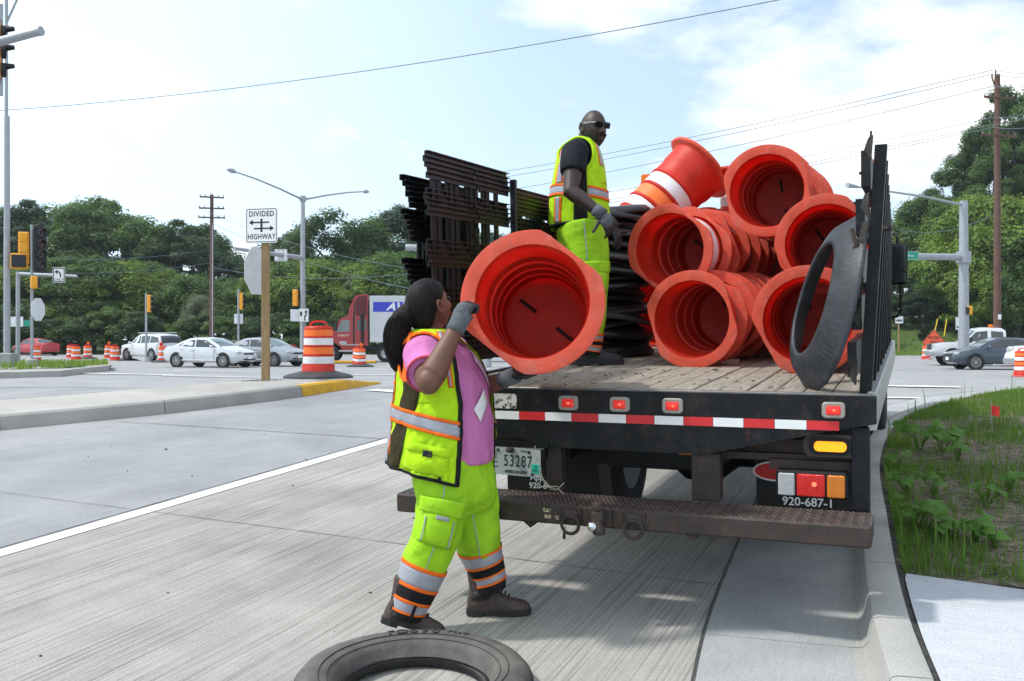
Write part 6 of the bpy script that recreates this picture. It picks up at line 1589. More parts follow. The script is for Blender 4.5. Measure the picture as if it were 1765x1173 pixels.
def wire(pts, r, lab, g='overhead wires'):
    (a_, da), (b_, db) = pts[0], pts[1]
    A_, B_ = P(*a_, da), P(*b_, db); sag = pts[2] if len(pts) > 2 else 0; n = 24
    L = [A_.lerp(B_, i / n) - Vector((0, 0, sag * 4 * (i / n) * (1 - i / n))) for i in range(n + 1)]
    o = tag(MB().tube(L, r, 5).build('overhead_wire', M_['wire'], None), lab, 'wire', g); return o
wire((((-60, 194), 34), ((1420, -16), 24), .45), .013, 'long single wire crossing the whole sky from left to upper right')
for k, (y0, y1, ya, yb) in enumerate(((312, 120, 0, 0), (322, 127, 0, 0), (346, 148, 0, 0), (372, 202, 0, 0), (386, 214, 0, 0), (392, 219, 0, 0))):
    nm_ = ('topmost', 'second', 'third', 'fourth', 'fifth', 'lowest')[k]
    wire((((760, y0), 95), ((1713, y1), 58), .5), .022 if k < 3 else .018, '%s wire running from the right utility pole across the sky' % nm_)
    wire((((1713, y1), 58), ((1830, y1 - (2, 0, 14, 26, 40, 12)[k]), 40), .2), .016, '%s wire leaving the right utility pole towards the right edge' % nm_)
for k, (xa, ya, xb, yb, D0, D1) in enumerate(((345, 359, 720, 465, 78, 60), (350, 376, 720, 500, 78, 55), (-30, 436, 365, 430, 70, 78), (-30, 462, 365, 452, 70, 78), (365, 460, 720, 470, 78, 60), (1545, 395, 1719, 366, 60, 58))):
    wire((((xa, ya), D0), ((xb, yb), D1), .6), .016, ('upper wire running right from the left utility pole', 'lower wire running right from the left utility pole', 'upper wire left of the left utility pole before the trees', 'lower wire left of the left utility pole before the trees', 'low wire before the trees behind the light pole', 'short low wire left of the right utility pole')[k])

# ---------------------------------------------------------------- cars
def car(name, label, cat, loc, yaw, L, Wd, prof, bot, m, wheels, win, shield, rearw, hwf=None, spokes=10, g=None, rimc='alum', wr=.32, arch=True):
    """forward = local +X. prof: (x, belt height, roof height, half width)"""
    o = thing(name, label, cat, Matrix.Translation(loc) @ rotz(yaw), g); rs = []
    def sec(x, bz, be, ro, hw):
        cab = ro - be
        pts = [(0, bz), (hw * .86, bz), (hw * .97, bz + .10), (hw, bz + (be - bz) * .45), (hw * .985, bz + (be - bz) * .8), (hw * .94, be)]
        if cab > .02: pts += [(hw * .90, be + cab * .05), (hw * .76, be + cab * .82), (hw * .66, ro - .02), (0, ro + .015)]
        else: pts += [(hw * .88, be + .015), (hw * .70, be + .03), (hw * .40, be + .04), (0, be + .045)]
        return [Vector((x, -y, z)) for y, z in pts] + [Vector((x, y, z)) for y, z in reversed(pts[1:-1])]
    import bisect
    xs_ = [p[0] for p in prof]
    def ev(x):
        i = max(0, min(len(prof) - 2, bisect.bisect_right(xs_, x) - 1)); t = (x - xs_[i]) / (xs_[i + 1] - xs_[i])
        return [prof[i][k] + (prof[i + 1][k] - prof[i][k]) * t for k in (1, 2, 3)]
    for x, be, ro, hw in prof: rs.append(sec(x, bot(x), be, ro, hw))
    body = MB().rings(rs).build('body', m, o, 32)
    def side(x, f, s, off):
        be, ro, hw = ev(x); cab = ro - be
        y = hw * (.90 + (.76 - .90) * f); z = be + cab * (.05 + .77 * f); return Vector((x, s * (y + off), z + off * .2))
    for s in (-1, 1):
        for quad in win:
            MB().add([side(x, f, s, .006) for x, f in quad], [tuple(range(len(quad)))]).build('side_window', M_['glass'], o)
    def top(x, fy, off):
        be, ro, hw = ev(x); return Vector((x, fy * hw * (.70 if ro - be > .02 else .80), (ro if ro - be > .02 else be + .03) + off))
    for nm_, seg in (('windscreen', shield), ('rear_window', rearw)):
        if seg is None: continue
        pts = []; n_ = 6
        (xa, wa), (xb, wb) = seg
        for i in range(n_ + 1):
            x = xa + (xb - xa) * i / n_; be, ro, hw = ev(x); w_ = wa + (wb - wa) * i / n_
            pts.append([Vector((x, y * w_ * hw, ro + .02 + .006 - .045 * y * y)) for y in (-1, -.5, 0, .5, 1)])
        MB().rings(pts, 0, False, False, False).build(nm_, M_['glass_lt' if nm_ == 'windscreen' else 'glass'], o, 180)
    for wx_ in wheels:
        for s in (-1, 1):
            be, ro, hw = ev(wx_); y = s * (hw - .10)
            MW = T(wx_, y, wr) @ Matrix.Rotation(R(90), 4, 'X') @ Matrix.Rotation(0 if s < 0 else math.pi, 4, 'Y')
            if arch: MB().lathe([(.001, 0), (wr * 1.20, 0), (wr * 1.20, .004)], 28, 0, T(wx_, s * (hw + .004), wr + .02) @ Matrix.Rotation(R(90), 4, 'X'), True).build('wheel_well_shade', M_['ink'], o)  # flat black disc painted in for the shade inside the wheel well
            wh = MB().lathe([(wr * .62, .10), (wr * .92, .125), (wr, .09), (wr, -.10), (wr * .6, -.10)], 28, 0, MW).build('wheel', M_['tyre'], o, 40)
            MB().lathe([(.001, .09), (wr * .2, .10), (wr * .2, .08), (wr * .56, .06), (wr * .64, .112), (wr * .66, .10)], 28, 0, MW, True).build('rim_dish', M_['sig_black'], wh, 40)
            sp = MB()
            for k in range(spokes): sp.box((wr * .36, 0, .102), (wr * .50, wr * .09, .02), 0, MW @ rotz(2 * math.pi * k / spokes))
            sp.lathe([(wr * .60, .10), (wr * .60, .122), (wr * .67, .122), (wr * .67, .10)], 28, 0, MW).lathe([(.001, .118), (wr * .14, .115), (wr * .14, .09)], 12, 0, MW, True); sp.build('rim', M_[rimc], wh)
    return o, ev, side
def bits(o, boxes):
    for nm_, c, s_, m in boxes: MB().box(c, s_, 0, None, min(s_) * .3).build(nm_, M_[m], o)
sed = [(-2.24, .62, .62, .62), (-2.18, .90, .90, .74), (-1.9, 1.0, 1.0, .82), (-1.55, 1.02, 1.06, .86), (-1.15, .99, 1.27, .88), (-.75, .96, 1.40, .885), (-.2, .93, 1.44, .89), (.3, .92, 1.41, .89), (.62, .92, 1.30, .89), (1.0, .93, 1.10, .885), (1.25, .93, .95, .88), (1.6, .86, .86, .87), (1.95, .78, .78, .82), (2.15, .68, .68, .72), (2.24, .52, .52, .60)]
sbot = lambda x: .22 + (.10 if abs(x) > 2.1 else 0)
swin = [[(-1.30, .12), (-.95, .80), (-.35, .93), (-.33, .03), (-.9, .03)], [(-.25, .03), (-.27, .94), (.25, .93), (.62, .62), (.98, .06)]]
def sedan(label, px_, D, yaw, m, g='cars waiting at the junction', sc=1.0, spokes=10, dz=0):
    o, ev, sd = car('sedan', label, 'car', at(px_, D, dz), yaw, 4.48, 1.78, sed, sbot, M_[m], (-1.32, 1.36), swin, ((1.15, .80), (.42, .66)), ((-1.6, .74), (-.95, .62)), spokes=spokes, g=g)
    bits(o, [('headlight', (2.02, .60, .70), (.30, .30, .13), 'lens_clear'), ('headlight', (2.02, -.60, .70), (.30, .30, .13), 'lens_clear'), ('grille', (2.19, 0, .64), (.08, .78, .10), 'sig_black'), ('lower_grille', (2.20, 0, .38), (.10, 1.0, .12), 'sig_black'), ('number_plate', (2.27, 0, .47), (.02, .32, .14), 'sign_white'),
             ('tail_light', (-2.12, .62, .86), (.14, .22, .16), 'lens_red'), ('tail_light', (-2.12, -.62, .86), (.14, .22, .16), 'lens_red'), ('mirror', (.78, .98, 1.0), (.14, .18, .13), m), ('mirror', (.78, -.98, 1.0), (.14, .18, .13), m),
             ('door_handle', (-.42, -.895, .84), (.16, .02, .025), m), ('door_handle', (-1.02, -.885, .86), (.16, .02, .025), m), ('door_handle', (-.42, .895, .84), (.16, .02, .025), m),
             ('sill_trim', (0, -.90, .34), (2.0, .02, .03), 'sign_back'), ('door_gap', (-.28, -.8925, .62), (.012, .006, .56), 'ink'), ('door_gap', (.86, -.890, .60), (.012, .006, .5), 'ink')])
    if sc != 1: o.scale = (sc,) * 3
    return o
sedan('white four-door sedan crossing the junction, left of the wooden post', 363, 46.5, R(-20), 'car_white')
sedan('silver grey sedan behind the wooden post and big drum', 456, 48.5, R(-27), 'car_silver')
sedan('red sedan seen from behind at the far left beyond the poles', 62, 79, R(148), 'car_red')
sedan('dark slate blue sedan at the right crossing behind the verge', 1722, 43, R(176), 'car_blue', spokes=8)
# white SUV
suv = [(-2.35, .70, .70, .72), (-2.28, 1.0, 1.05, .86), (-2.1, 1.08, 1.45, .90), (-1.8, 1.08, 1.64, .91), (-.8, 1.06, 1.70, .92), (.2, 1.04, 1.70, .92), (.6, 1.04, 1.55, .92), (1.1, 1.05, 1.18, .91), (1.3, 1.05, 1.06, .91), (1.9, .98, .98, .88), (2.25, .85, .85, .80), (2.38, .60, .60, .68)]
o, ev, sd = car('suv', 'white SUV seen from its rear corner behind the orange drums', 'car', at(262, 60), R(142), 4.75, 1.84, suv, lambda x: .28, M_['car_white'], (-1.4, 1.42), [[(-2.0, .1), (-1.85, .85), (-1.1, .92), (-1.1, .04)], [(-1.0, .04), (-1.0, .92), (-.1, .93), (-.1, .04)], [(0, .04), (0, .93), (.4, .9), (1.0, .1)]], ((1.2, .8), (.5, .7)), ((-2.26, .8), (-1.95, .72)), g='cars waiting at the junction', wr=.36)
bits(o, [('tail_light', (-2.24, .76, 1.02), (.16, .20, .26), 'lens_red'), ('tail_light', (-2.24, -.76, 1.02), (.16, .20, .26), 'lens_red'), ('number_plate', (-2.36, 0, .88), (.02, .32, .15), 'sign_white'), ('bumper_trim', (-2.32, 0, .42), (.14, 1.5, .20), 'sig_black'), ('roof_rail', (-.6, .66, 1.74), (2.2, .04, .04), 'alum'), ('roof_rail', (-.6, -.66, 1.74), (2.2, .04, .04), 'alum'), ('mirror', (.85, 1.0, 1.12), (.14, .2, .16), 'car_white'), ('mirror', (.85, -1.0, 1.12), (.14, .2, .16), 'car_white'), ('headlight', (2.2, .6, .88), (.2, .3, .15), 'lens_clear'), ('headlight', (2.2, -.6, .88), (.2, .3, .15), 'lens_clear')])
# white pickup with lettered door and roof beacon
pk = [(-2.95, 1.12, 1.12, .96), (-2.9, 1.16, 1.16, .98), (-.75, 1.16, 1.16, .99), (-.74, 1.18, 1.80, .98), (-.55, 1.18, 1.92, .98), (.35, 1.16, 1.95, .98), (.7, 1.16, 1.88, .98), (1.15, 1.18, 1.35, .98), (1.35, 1.18, 1.20, .98), (2.2, 1.14, 1.14, .98), (2.62, 1.06, 1.06, .95), (2.72, .75, .75, .92)]
o, ev, sd = car('pickup', 'white work pickup truck with amber roof beacon at right', 'pickup truck', at(1700, 49), R(166), 5.7, 2.0, pk, lambda x: .48, M_['car_white'], (-1.9, 1.75), [[(-.62, .10), (-.60, .9), (-.05, .93), (-.05, .06)], [(.12, .06), (.12, .94), (.66, .90), (1.12, .10)]], ((1.25, .85), (.75, .76)), None, spokes=8, g='cars waiting at the junction', wr=.40)
bits(o, [('bumper', (2.74, 0, .62), (.16, 1.9, .26), 'alum'), ('headlight', (2.62, .74, .95), (.2, .36, .26), 'lens_clear'), ('headlight', (2.62, -.74, .95), (.2, .36, .26), 'lens_clear'), ('grille', (2.70, 0, .95), (.1, 1.0, .28), 'sig_black'), ('mirror', (.98, 1.16, 1.30), (.16, .26, .28), 'sig_black'), ('mirror', (.98, -1.16, 1.30), (.16, .26, .28), 'sig_black'),
         ('beacon', (-.2, 0, 2.02), (.22, .22, .14), 'beacon'), ('door_handle', (-.15, .995, 1.0), (.16, .02, .1), 'sig_black'), ('tail_light', (-2.95, .9, 1.0), (.05, .12, .3), 'lens_red'), ('tail_light', (-2.95, -.9, 1.0), (.05, .12, .3), 'lens_red'), ('door_gap', (-.14, .994, .85), (.012, .006, .6), 'ink'), ('door_gap', (1.12, .984, .85), (.012, .006, .6), 'ink')])
for s in (1, -1):
    MT = T(.40, s * 1.0, .93) @ rotz(0 if s < 0 else math.pi) @ TX
    arc = MB()
    for k in range(9):
        a_ = R(150 - 15 * k); arc.box((.30 * math.cos(a_), .22 * math.sin(a_) - .12, 0), (.055, .045, .004), 0, MT)
    arc.build('emblem', M_['ink'], o); text('lettering', '1302', .11, M_['ink'], o, T(1.45, s * .99, 1.06) @ rotz(0 if s < 0 else math.pi) @ TX, shear=.3); text('lettering', 'OUTAGAMIE COUNTY', .055, M_['ink'], o, T(.65, s * 1.0, .70) @ rotz(0 if s < 0 else math.pi) @ TX)
# nose of a white van cut off by the right edge, with its tow bar
van = [(-2.6, 1.1, 1.1, .9), (-2.5, 1.1, 1.75, .92), (.6, 1.1, 1.85, .92), (1.1, 1.1, 1.5, .92), (1.5, 1.12, 1.14, .92), (2.2, 1.05, 1.05, .9), (2.45, .8, .8, .85), (2.5, .6, .6, .8)]
o, ev, sd = car('van', 'front end of a white vehicle cut off at the right edge', 'van', at(1868, 34), R(186), 5.1, 1.84, van, lambda x: .42, M_['car_white'], (-1.6, 1.55), [[(-.3, .1), (-.3, .9), (.5, .9), (1.1, .1)]], ((1.35, .8), (.85, .72)), None, g='cars waiting at the junction', wr=.37)
bits(o, [('headlight', (2.30, .66, .92), (.25, .34, .3), 'lens_clear'), ('headlight', (2.30, -.66, .92), (.25, .34, .3), 'lens_clear'), ('side_marker', (2.0, .895, .95), (.14, .02, .16), 'lens_amber'), ('side_marker', (2.0, -.895, .95), (.14, .02, .16), 'lens_amber'), ('bumper', (2.42, 0, .55), (.2, 1.75, .28), 'alum'), ('tow_bar', (2.9, .3, .42), (1.4, .1, .08), 'galv')])
# red semi truck and white trailer
sm = thing('semi_truck', 'red semi tractor pulling a white box trailer behind the woman', 'semi truck', Matrix.Translation(at(611, 57)) @ rotz(R(4)))
XZ = RX
tract = [(-2.2, .62), (-2.2, 1.25), (-2.15, 1.55), (-1.15, 1.75), (-.72, 2.52), (-.60, 2.62), (-.30, 2.70), (-.18, 3.2), (.08, 3.76), (.22, 3.92), (.84, 3.99), (.88, 3.9), (.88, .95), (.2, .95), (.1, .62), (-.55, .62), (-.75, .95), (-1.0, 1.12), (-1.55, 1.12), (-1.85, .62)]
for s in (1,):
    body = MB().prism(tract, -1.15, 1.15, 0, XZ).build('tractor', M_['truck_red'], sm)
bp_ = [(-.98, 1.78), (-.62, 2.46), (-.18, 2.46), (-.18, 1.78)]
for y, nm_ in ((-1.155, 'a'), (1.155, 'b')):
    MB().prism(bp_, y - .004, y + .004, 0, XZ).build('window', M_['glass_lt'], sm)
    for x in (.38, .70): MB().prism([(x - .12, 1.85), (x - .12, 2.45), (x + .12, 2.45), (x + .12, 1.85)], y - .004, y + .004, 0, XZ).build('window', M_['glass'], sm)
    MB().prism([(.18, 2.72), (.22, 3.6), (.32, 3.82), (.82, 3.88), (.84, 2.72)], y - .003, y + .003, 0, XZ).build('fairing_recess_shade', mat('recess_shade_red', (.10, .006, .01), .5, 0, .05), sm)  # flat panel, its darker red paints the shade of the fairing recess
    MB().prism([(.02, .98), (.02, 2.7), (.12, 3.6), (.20, 3.6), (.12, 2.7), (.12, .98)], y - .006, y + .006, 0, XZ).build('pillar', M_['sig_black'], sm)
    MB().box((-.3, y, .66), (1.0, .05, .10)).box((-.1, y, 1.02), (1.2, .04, .06)).build('step', M_['alum'], sm)
    MB().box((-.55, y, 1.15), (.42, .02, .16)).build('fuel_trim', M_['alum'], sm)
    text('lettering', 'AVERITT', .17, M_['ink_white'], sm, T(-.55, y + (-.006 if y < 0 else .006), 1.55) @ rotz(0 if y < 0 else math.pi) @ TX, shear=.2)
MB().lathe([(.09, 1.0), (.09, 2.55), (.12, 2.6), (.12, 2.78), (.05, 2.85)], 12, 0, T(.56, -1.25, 0), True, True).build('exhaust_stack', M_['sig_black'], sm, 40)
MB().box((-.95, -1.38, 2.1), (.12, .25, .55), b=.03).build('mirror', M_['sig_black'], sm)
def tw(x, y): truck_wheel(x, y, .50, .50, .28, sm) if False else None
for x in (-1.3, 1.9, 2.85):
    for y in (-1.02, 1.02):
        M = T(x, y, .50) @ Matrix.Rotation(R(90), 4, 'X')
        w_ = MB().lathe([(.28, -.16), (.42, -.17), (.5, -.12), (.5, .12), (.42, .17), (.28, .16)], 28, 0, M).build('wheel', M_['tyre'], sm, 40)
        MB().lathe([(.001, .10), (.10, .10), (.12, .04), (.24, .06), (.29, .15), (.29, -.15), (.24, -.06), (.12, -.04), (.001, -.1)], 20, 0, M).build('rim', M_['alum'], w_, 40)
MB().box((2.2, 0, .85), (4.4, .9, .25)).build('chassis', M_['sig_black'], sm)
tr_ = MB().box((7.7, 0, 2.52), (13.4, 2.55, 2.72), b=.03).build('trailer', M_['trailer'], sm)
for s in (-1, 1):
    MB().box((7.7, s * 1.278, 3.80), (13.38, .02, .14)).box((7.7, s * 1.278, 1.36), (13.38, .02, .34)).build('trailer_rail', M_['car_white'], tr_)
    MB().box((1.06, s * 1.279, 2.55), (.08, .022, 2.66)).build('corner_post', M_['car_white'], tr_)
    MB().box((3.35, s * 1.2795, 3.23), (4.3, .008, .58)).build('logo_panel', M_['blue_logo'], tr_)
    text('lettering', 'AVERITT', .62, M_['ink_white'], tr_, T(3.35, s * 1.286, 3.23) @ rotz(0 if s < 0 else math.pi) @ TX, shear=.35, off=.022, sx=1.15)
for x in (11.8, 13.1):
    for y in (-1.02, 1.02):
        M = T(x, y, .50) @ Matrix.Rotation(R(90), 4, 'X'); MB().lathe([(.02, -.1), (.28, -.16), (.42, -.17), (.5, -.12), (.5, .12), (.42, .17), (.28, .16), (.02, .1)], 24, 0, M).build('wheel', M_['tyre'], sm, 40)
# yellow kerb nose beyond the light pole and a toppled drum board
ys = MB(); ya, yb = at(520, 54), at(640, 53); ys.box((0, 0, .07), (4.4, .9, .14), 0, None, .03)
o = tag(ys.build('yellow_kerb', M_['yellow_paint'], None), None, None, None, 'structure'); o.location = (ya + yb) / 2 ; o.rotation_euler.z = R(6)
# ---------------------------------------------------------------- trees
def leaf_mat(nm, col, k=.30): return mat(nm, col, .55, 0, .18, .35, spec=.3, trans=.40, island=k, tcol=tuple(min(1, x * q) for x, q in zip(col, (1.5, 1.5, .8))))
LM = {'dark': leaf_mat('leaves_dark', (0.062, 0.109, 0.042)), 'mid': leaf_mat('leaves_mid', (0.088, 0.156, 0.044)), 'light': leaf_mat('leaves_light', (0.156, 0.234, 0.044)), 'grey': leaf_mat('leaves_grey', (0.182, 0.215, 0.143)), 'blue': leaf_mat('leaves_blue', (0.049, 0.094, 0.055)), 'fir': leaf_mat('leaves_fir', (.016, .036, .018))}
bark = mat('bark', (.050, .048, .042), .95, 0, .4, 3, .6, 12, stretch=(4, 4, .6))
def crown_mesh(seed, n_leaf, rx, rz, nb, leaf=.30, kind='round', gap=.0):
    r_ = random.Random(seed); v, f = [], []
    blobs = []
    for i in range(nb):
        while True:
            p = Vector((r_.uniform(-1, 1), r_.uniform(-1, 1), r_.uniform(-1, 1)))
            if p.length < 1: break
        if kind == 'fir':
            z = r_.random() ** 1.15; a_ = r_.uniform(0, 6.28); q = (1 - z) * rx * r_.uniform(.5, 1); c = Vector((q * math.cos(a_), q * math.sin(a_), z * 2 * rz - rz)); s = .10 + .50 * (1 - z)
        else:
            p = p.normalized() * p.length ** .45
            w = 1.0 - .25 * max(0, p.z) if kind == 'round' else (1 - .45 * abs(p.z))
            c = Vector((p.x * rx * w * .82, p.y * rx * w * .82, p.z * rz * .84)); s = r_.uniform(.5, 1.15) * rx * (.28 if kind == 'round' else .22)
        blobs.append((c, s))
    per = n_leaf // nb
    for c, s in blobs:
        flat = r_.uniform(.55, .85)
        for k in range(per):
            d = Vector((r_.gauss(0, 1), r_.gauss(0, 1), r_.gauss(0, 1))).normalized(); q = r_.random() ** .40
            p = c + Vector((d.x * s * q, d.y * s * q, d.z * s * q * flat))
            nrm = (d * 1.1 + Vector((0, 0, .8)) + Vector((r_.uniform(-.6, .6), r_.uniform(-.6, .6), r_.uniform(-.45, .45)))).normalized()
            u = nrm.orthogonal().normalized(); u = Matrix.Rotation(r_.uniform(0, 6.28), 3, nrm) @ u; w = nrm.cross(u); l = leaf * r_.uniform(.6, 1.35)
            if kind == 'fir': l *= .8
            o = len(v); v += [tuple(p - u * l * .5), tuple(p + w * l * .32), tuple(p + u * l * .5), tuple(p - w * l * .32)]; f.append((o, o + 1, o + 2, o + 3))
    me = bpy.data.meshes.new('crown'); me.from_pydata(v, [], f); me.materials.append(LM['mid']); me.update(); return me, blobs
def trunk_mesh(h, r, blobs, zc, seed):
    r_ = random.Random(seed); mb = MB(); pts = [(0, 0, -.3)]
    for i in range(1, 7): pts.append((r_.uniform(-.15, .15) * i * .4, r_.uniform(-.15, .15) * i * .4, h * i / 6))
    mb.tube(pts, [r * 1.25, r, r * .85, r * .7, r * .55, r * .4, r * .2], 9)
    for c, s in r_.sample(blobs, min(11, len(blobs))):
        z0 = r_.uniform(.3, .8); i = z0 * 6; a_ = Vector(pts[int(i)]).lerp(Vector(pts[min(6, int(i) + 1)]), i % 1); e = c + Vector((0, 0, zc)); m = a_.lerp(e, .5) + Vector((0, 0, -.12 * (e - a_).length + .5))
        mb.tube([a_, m, e], [r * .38, r * .24, r * .06], 6)
    return mb.mesh('trunk', bark, 180)
PRO = []
for i, (n, rx, rz, nb, kind) in enumerate(((24000, 4.2, 4.6, 80, 'round'), (24000, 3.6, 5.4, 80, 'round'), (22000, 4.6, 3.8, 76, 'round'), (15000, 4.0, 5.0, 42, 'round'), (9000, 2.6, 2.0, 36, 'round'), (11000, 2.2, 4.6, 170, 'fir'), (42000, 5.6, 10.0, 74, 'tall'))):
    me, bl = crown_mesh(100 + i, n, rx, rz, nb, .23 if kind != 'fir' else .26, kind)
    zc = rz + (1.9 if kind != 'fir' and i != 4 else .35)
    PRO.append((me, trunk_mesh(zc + rz * .3, .26 if i != 4 else .09, bl, zc, 50 + i), rx, rz, zc))
CM = {}
def tree(px_, ytop, D, p, m, label, wide=1.0, cat='tree', name='tree', ybase=None, g=None):
    me, tm, rx, rz, zc = PRO[p]; x = (px_ - CX) / F * D
    b = Vector((x, D, .04 + hill(x, D))) if D > 78 else ground(x, D)
    if ybase: b.z = HC + (HY - ybase) / F * D
    h = HC + (HY - ytop) / F * D - b.z; s = h / (zc + rz)
    o = thing(name, label, cat, Matrix.Translation(b) @ rotz(rng.uniform(0, 6.28)) @ Matrix.Diagonal((s * wide, s * wide, s, 1)), g)
    if (p, m) not in CM: c = me.copy(); c.materials[0] = LM[m]; CM[(p, m)] = c
    c = link('crown', CM[(p, m)], o); c.location = (0, 0, zc); link('trunk', tm, o); return o
GT = 'trees of the wood beyond the junction'
kinds = {'dark': 'dark green', 'mid': 'mid green', 'light': 'yellowish green', 'grey': 'silvery green', 'blue': 'bluish dark green', 'fir': 'dark'}
back = [(-330, 372, 108), (-270, 360, 112), (-215, 366, 106), (-160, 350, 110), (-110, 358, 106), (-60, 352, 108), (-5, 348, 112), (45, 340, 106), (95, 350, 110), (140, 346, 104), (175, 340, 112), (225, 368, 106), (262, 378, 110), (300, 372, 104), (345, 376, 110), (378, 412, 106), (415, 450, 112), (455, 430, 110), (492, 400, 108), (640, 400, 112), (700, 352, 106), (745, 372, 110), (800, 380, 112), (850, 390, 108), (1000, 372, 112), (1060, 380, 108), (1130, 392, 110), (1200, 372, 112), (1300, 380, 110), (1400, 372, 112), (1480, 360, 112)]
ORDN = ORDW
for k, (x, y, D) in enumerate(back):
    m = rng.choice(['dark', 'dark', 'blue', 'mid'])
    tree(x, y + rng.uniform(-4, 8) - (18 if x < 260 else 6), D, rng.choice([0, 1, 3]), m, 'tall %s tree, %s from the left in the back row of the wood' % (kinds[m], ORDN[k]), 1.08, g=GT)
tree(575, 340, 100, 3, 'dark', 'tall airy tree with sky showing through, right of the light pole', 1.12, g=GT); tree(622, 352, 102, 3, 'mid', 'airy tree crown at the right of the tall airy tree', 1.0, g=GT); tree(545, 362, 101, 3, 'dark', 'airy tree crown at the left of the tall airy tree', .95, g=GT)
mid = [(-300, 450, 'mid'), (-235, 440, 'light'), (-170, 446, 'mid'), (-105, 440, 'mid'), (-45, 450, 'light'), (10, 455, 'mid'), (60, 440, 'light'), (110, 436, 'mid'), (160, 434, 'mid'), (205, 440, 'light'), (250, 446, 'mid'), (285, 458, 'light'), (330, 470, 'mid'), (375, 470, 'dark'), (420, 480, 'mid'), (465, 455, 'light'), (500, 440, 'mid'), (545, 438, 'light'), (590, 450, 'mid'), (630, 440, 'light'), (680, 430, 'mid'), (725, 440, 'light'), (780, 450, 'mid'), (860, 440, 'mid'), (930, 445, 'light'), (1010, 440, 'mid'), (1090, 450, 'mid'), (1170, 440, 'light'), (1260, 445, 'mid'), (1350, 440, 'mid'), (1440, 445, 'light')]
for k, (x, y, m) in enumerate(mid):
    tree(x, y + rng.uniform(-8, 8), 92 + rng.uniform(-3, 3), rng.choice([0, 2, 2]), m, 'bushy %s tree, %s from the left in the front row of the wood' % (kinds[m], ORDN[k]), 1.25, g=GT)
tree(608, 470, 88, 1, 'grey', 'silvery willow-like tree above the red semi truck', .62, g=GT); tree(345, 505, 88, 2, 'grey', 'small silvery tree low before the wood beside the utility pole', .8, g=GT)
for k, (x, y, m) in enumerate(((-40, 520, 'dark'), (5, 530, 'mid'), (45, 525, 'dark'), (85, 520, 'light'), (118, 540, 'mid'), (150, 535, 'dark'), (190, 528, 'mid'), (235, 540, 'dark'), (275, 545, 'dark'), (305, 550, 'mid'), (345, 545, 'dark'), (390, 548, 'mid'), (430, 545, 'dark'), (470, 540, 'dark'), (500, 545, 'mid'), (545, 545, 'dark'), (580, 535, 'dark'), (620, 540, 'mid'), (660, 535, 'dark'), (700, 530, 'dark'), (760, 530, 'mid'))):
    tree(x + rng.uniform(-6, 6), y + rng.uniform(-8, 8), 86 + rng.uniform(-1.5, 2), 4, m, '%s bush, %s from the left along the foot of the wood' % (kinds[m], ORDN[k]), 1.15, 'bush', 'bush', g='bushes along the foot of the wood')
for k, (x, y) in enumerate(((893, 332), (912, 336), (931, 352), (948, 340))): tree(x, y, 104, 5, 'fir', 'thin conifer tip, %s from the left between the steel stands and the man' % ORDN[k], .8, 'conifer', 'conifer', g='conifers behind the truck')
# right-hand trees
GR = 'trees on the right-hand bank'
for x, y, D, p, m, lab, w in ((1748, 100, 104, 6, 'mid', 'very tall cottonwood behind the right utility pole', .85), (1692, 180, 102, 6, 'mid', 'tall tree left of the right utility pole with gaps of sky', .95), (1650, 225, 106, 6, 'dark', 'tall loose tree behind the steel signal pole', .85), (1725, 165, 108, 1, 'dark', 'tall dense tree close behind the right utility pole', .8), (1790, 200, 100, 6, 'mid', 'tall tree at the right edge of the picture', .8),
        (1600, 322, 108, 0, 'mid', 'broad green tree right of the stake side', .95), (1570, 352, 110, 0, 'light', 'lighter tree top just right of the stake side', .8), (1640, 335, 106, 0, 'light', 'yellowish tree behind the mast arm', .9), (1690, 330, 96, 2, 'light', 'sunlit yellowish tree left of the reddish pole', 1.0), (1740, 330, 94, 2, 'light', 'sunlit yellowish tree right of the reddish pole', 1.05), (1785, 350, 92, 2, 'mid', 'green tree at the right edge below the cottonwood', 1.0),
        (1555, 440, 112, 0, 'dark', 'dark tree behind the truck mirror', 1.0), (1600, 450, 112, 0, 'blue', 'dark shady tree behind the mast arm', 1.1), (1650, 420, 100, 2, 'mid', 'leafy tree behind the steel signal pole, low', 1.0), (1700, 430, 92, 2, 'light', 'leafy sunlit tree above the white pickup', .95), (1755, 440, 90, 2, 'mid', 'leafy tree above the slate blue sedan', .95)):
    tree(x, y, D, p, m, lab, w, g=GR)
for k, (x, y, m) in enumerate(((1550, 505, 'dark'), (1585, 500, 'blue'), (1625, 500, 'mid'), (1655, 520, 'grey'), (1690, 505, 'light'), (1725, 500, 'light'), (1760, 505, 'mid'), (1790, 510, 'mid'))):
    tree(x, y, 104 if x < 1670 else 96, 4, m, '%s bush, %s from the left on the right-hand bank' % (kinds[m], ORDN[k]), 1.4, 'bush', 'bush', g='bushes on the right-hand bank')
tree(1593, 524, 94, 5, 'fir', 'small dark spruce standing alone on the mown bank', .85, 'conifer', 'conifer')

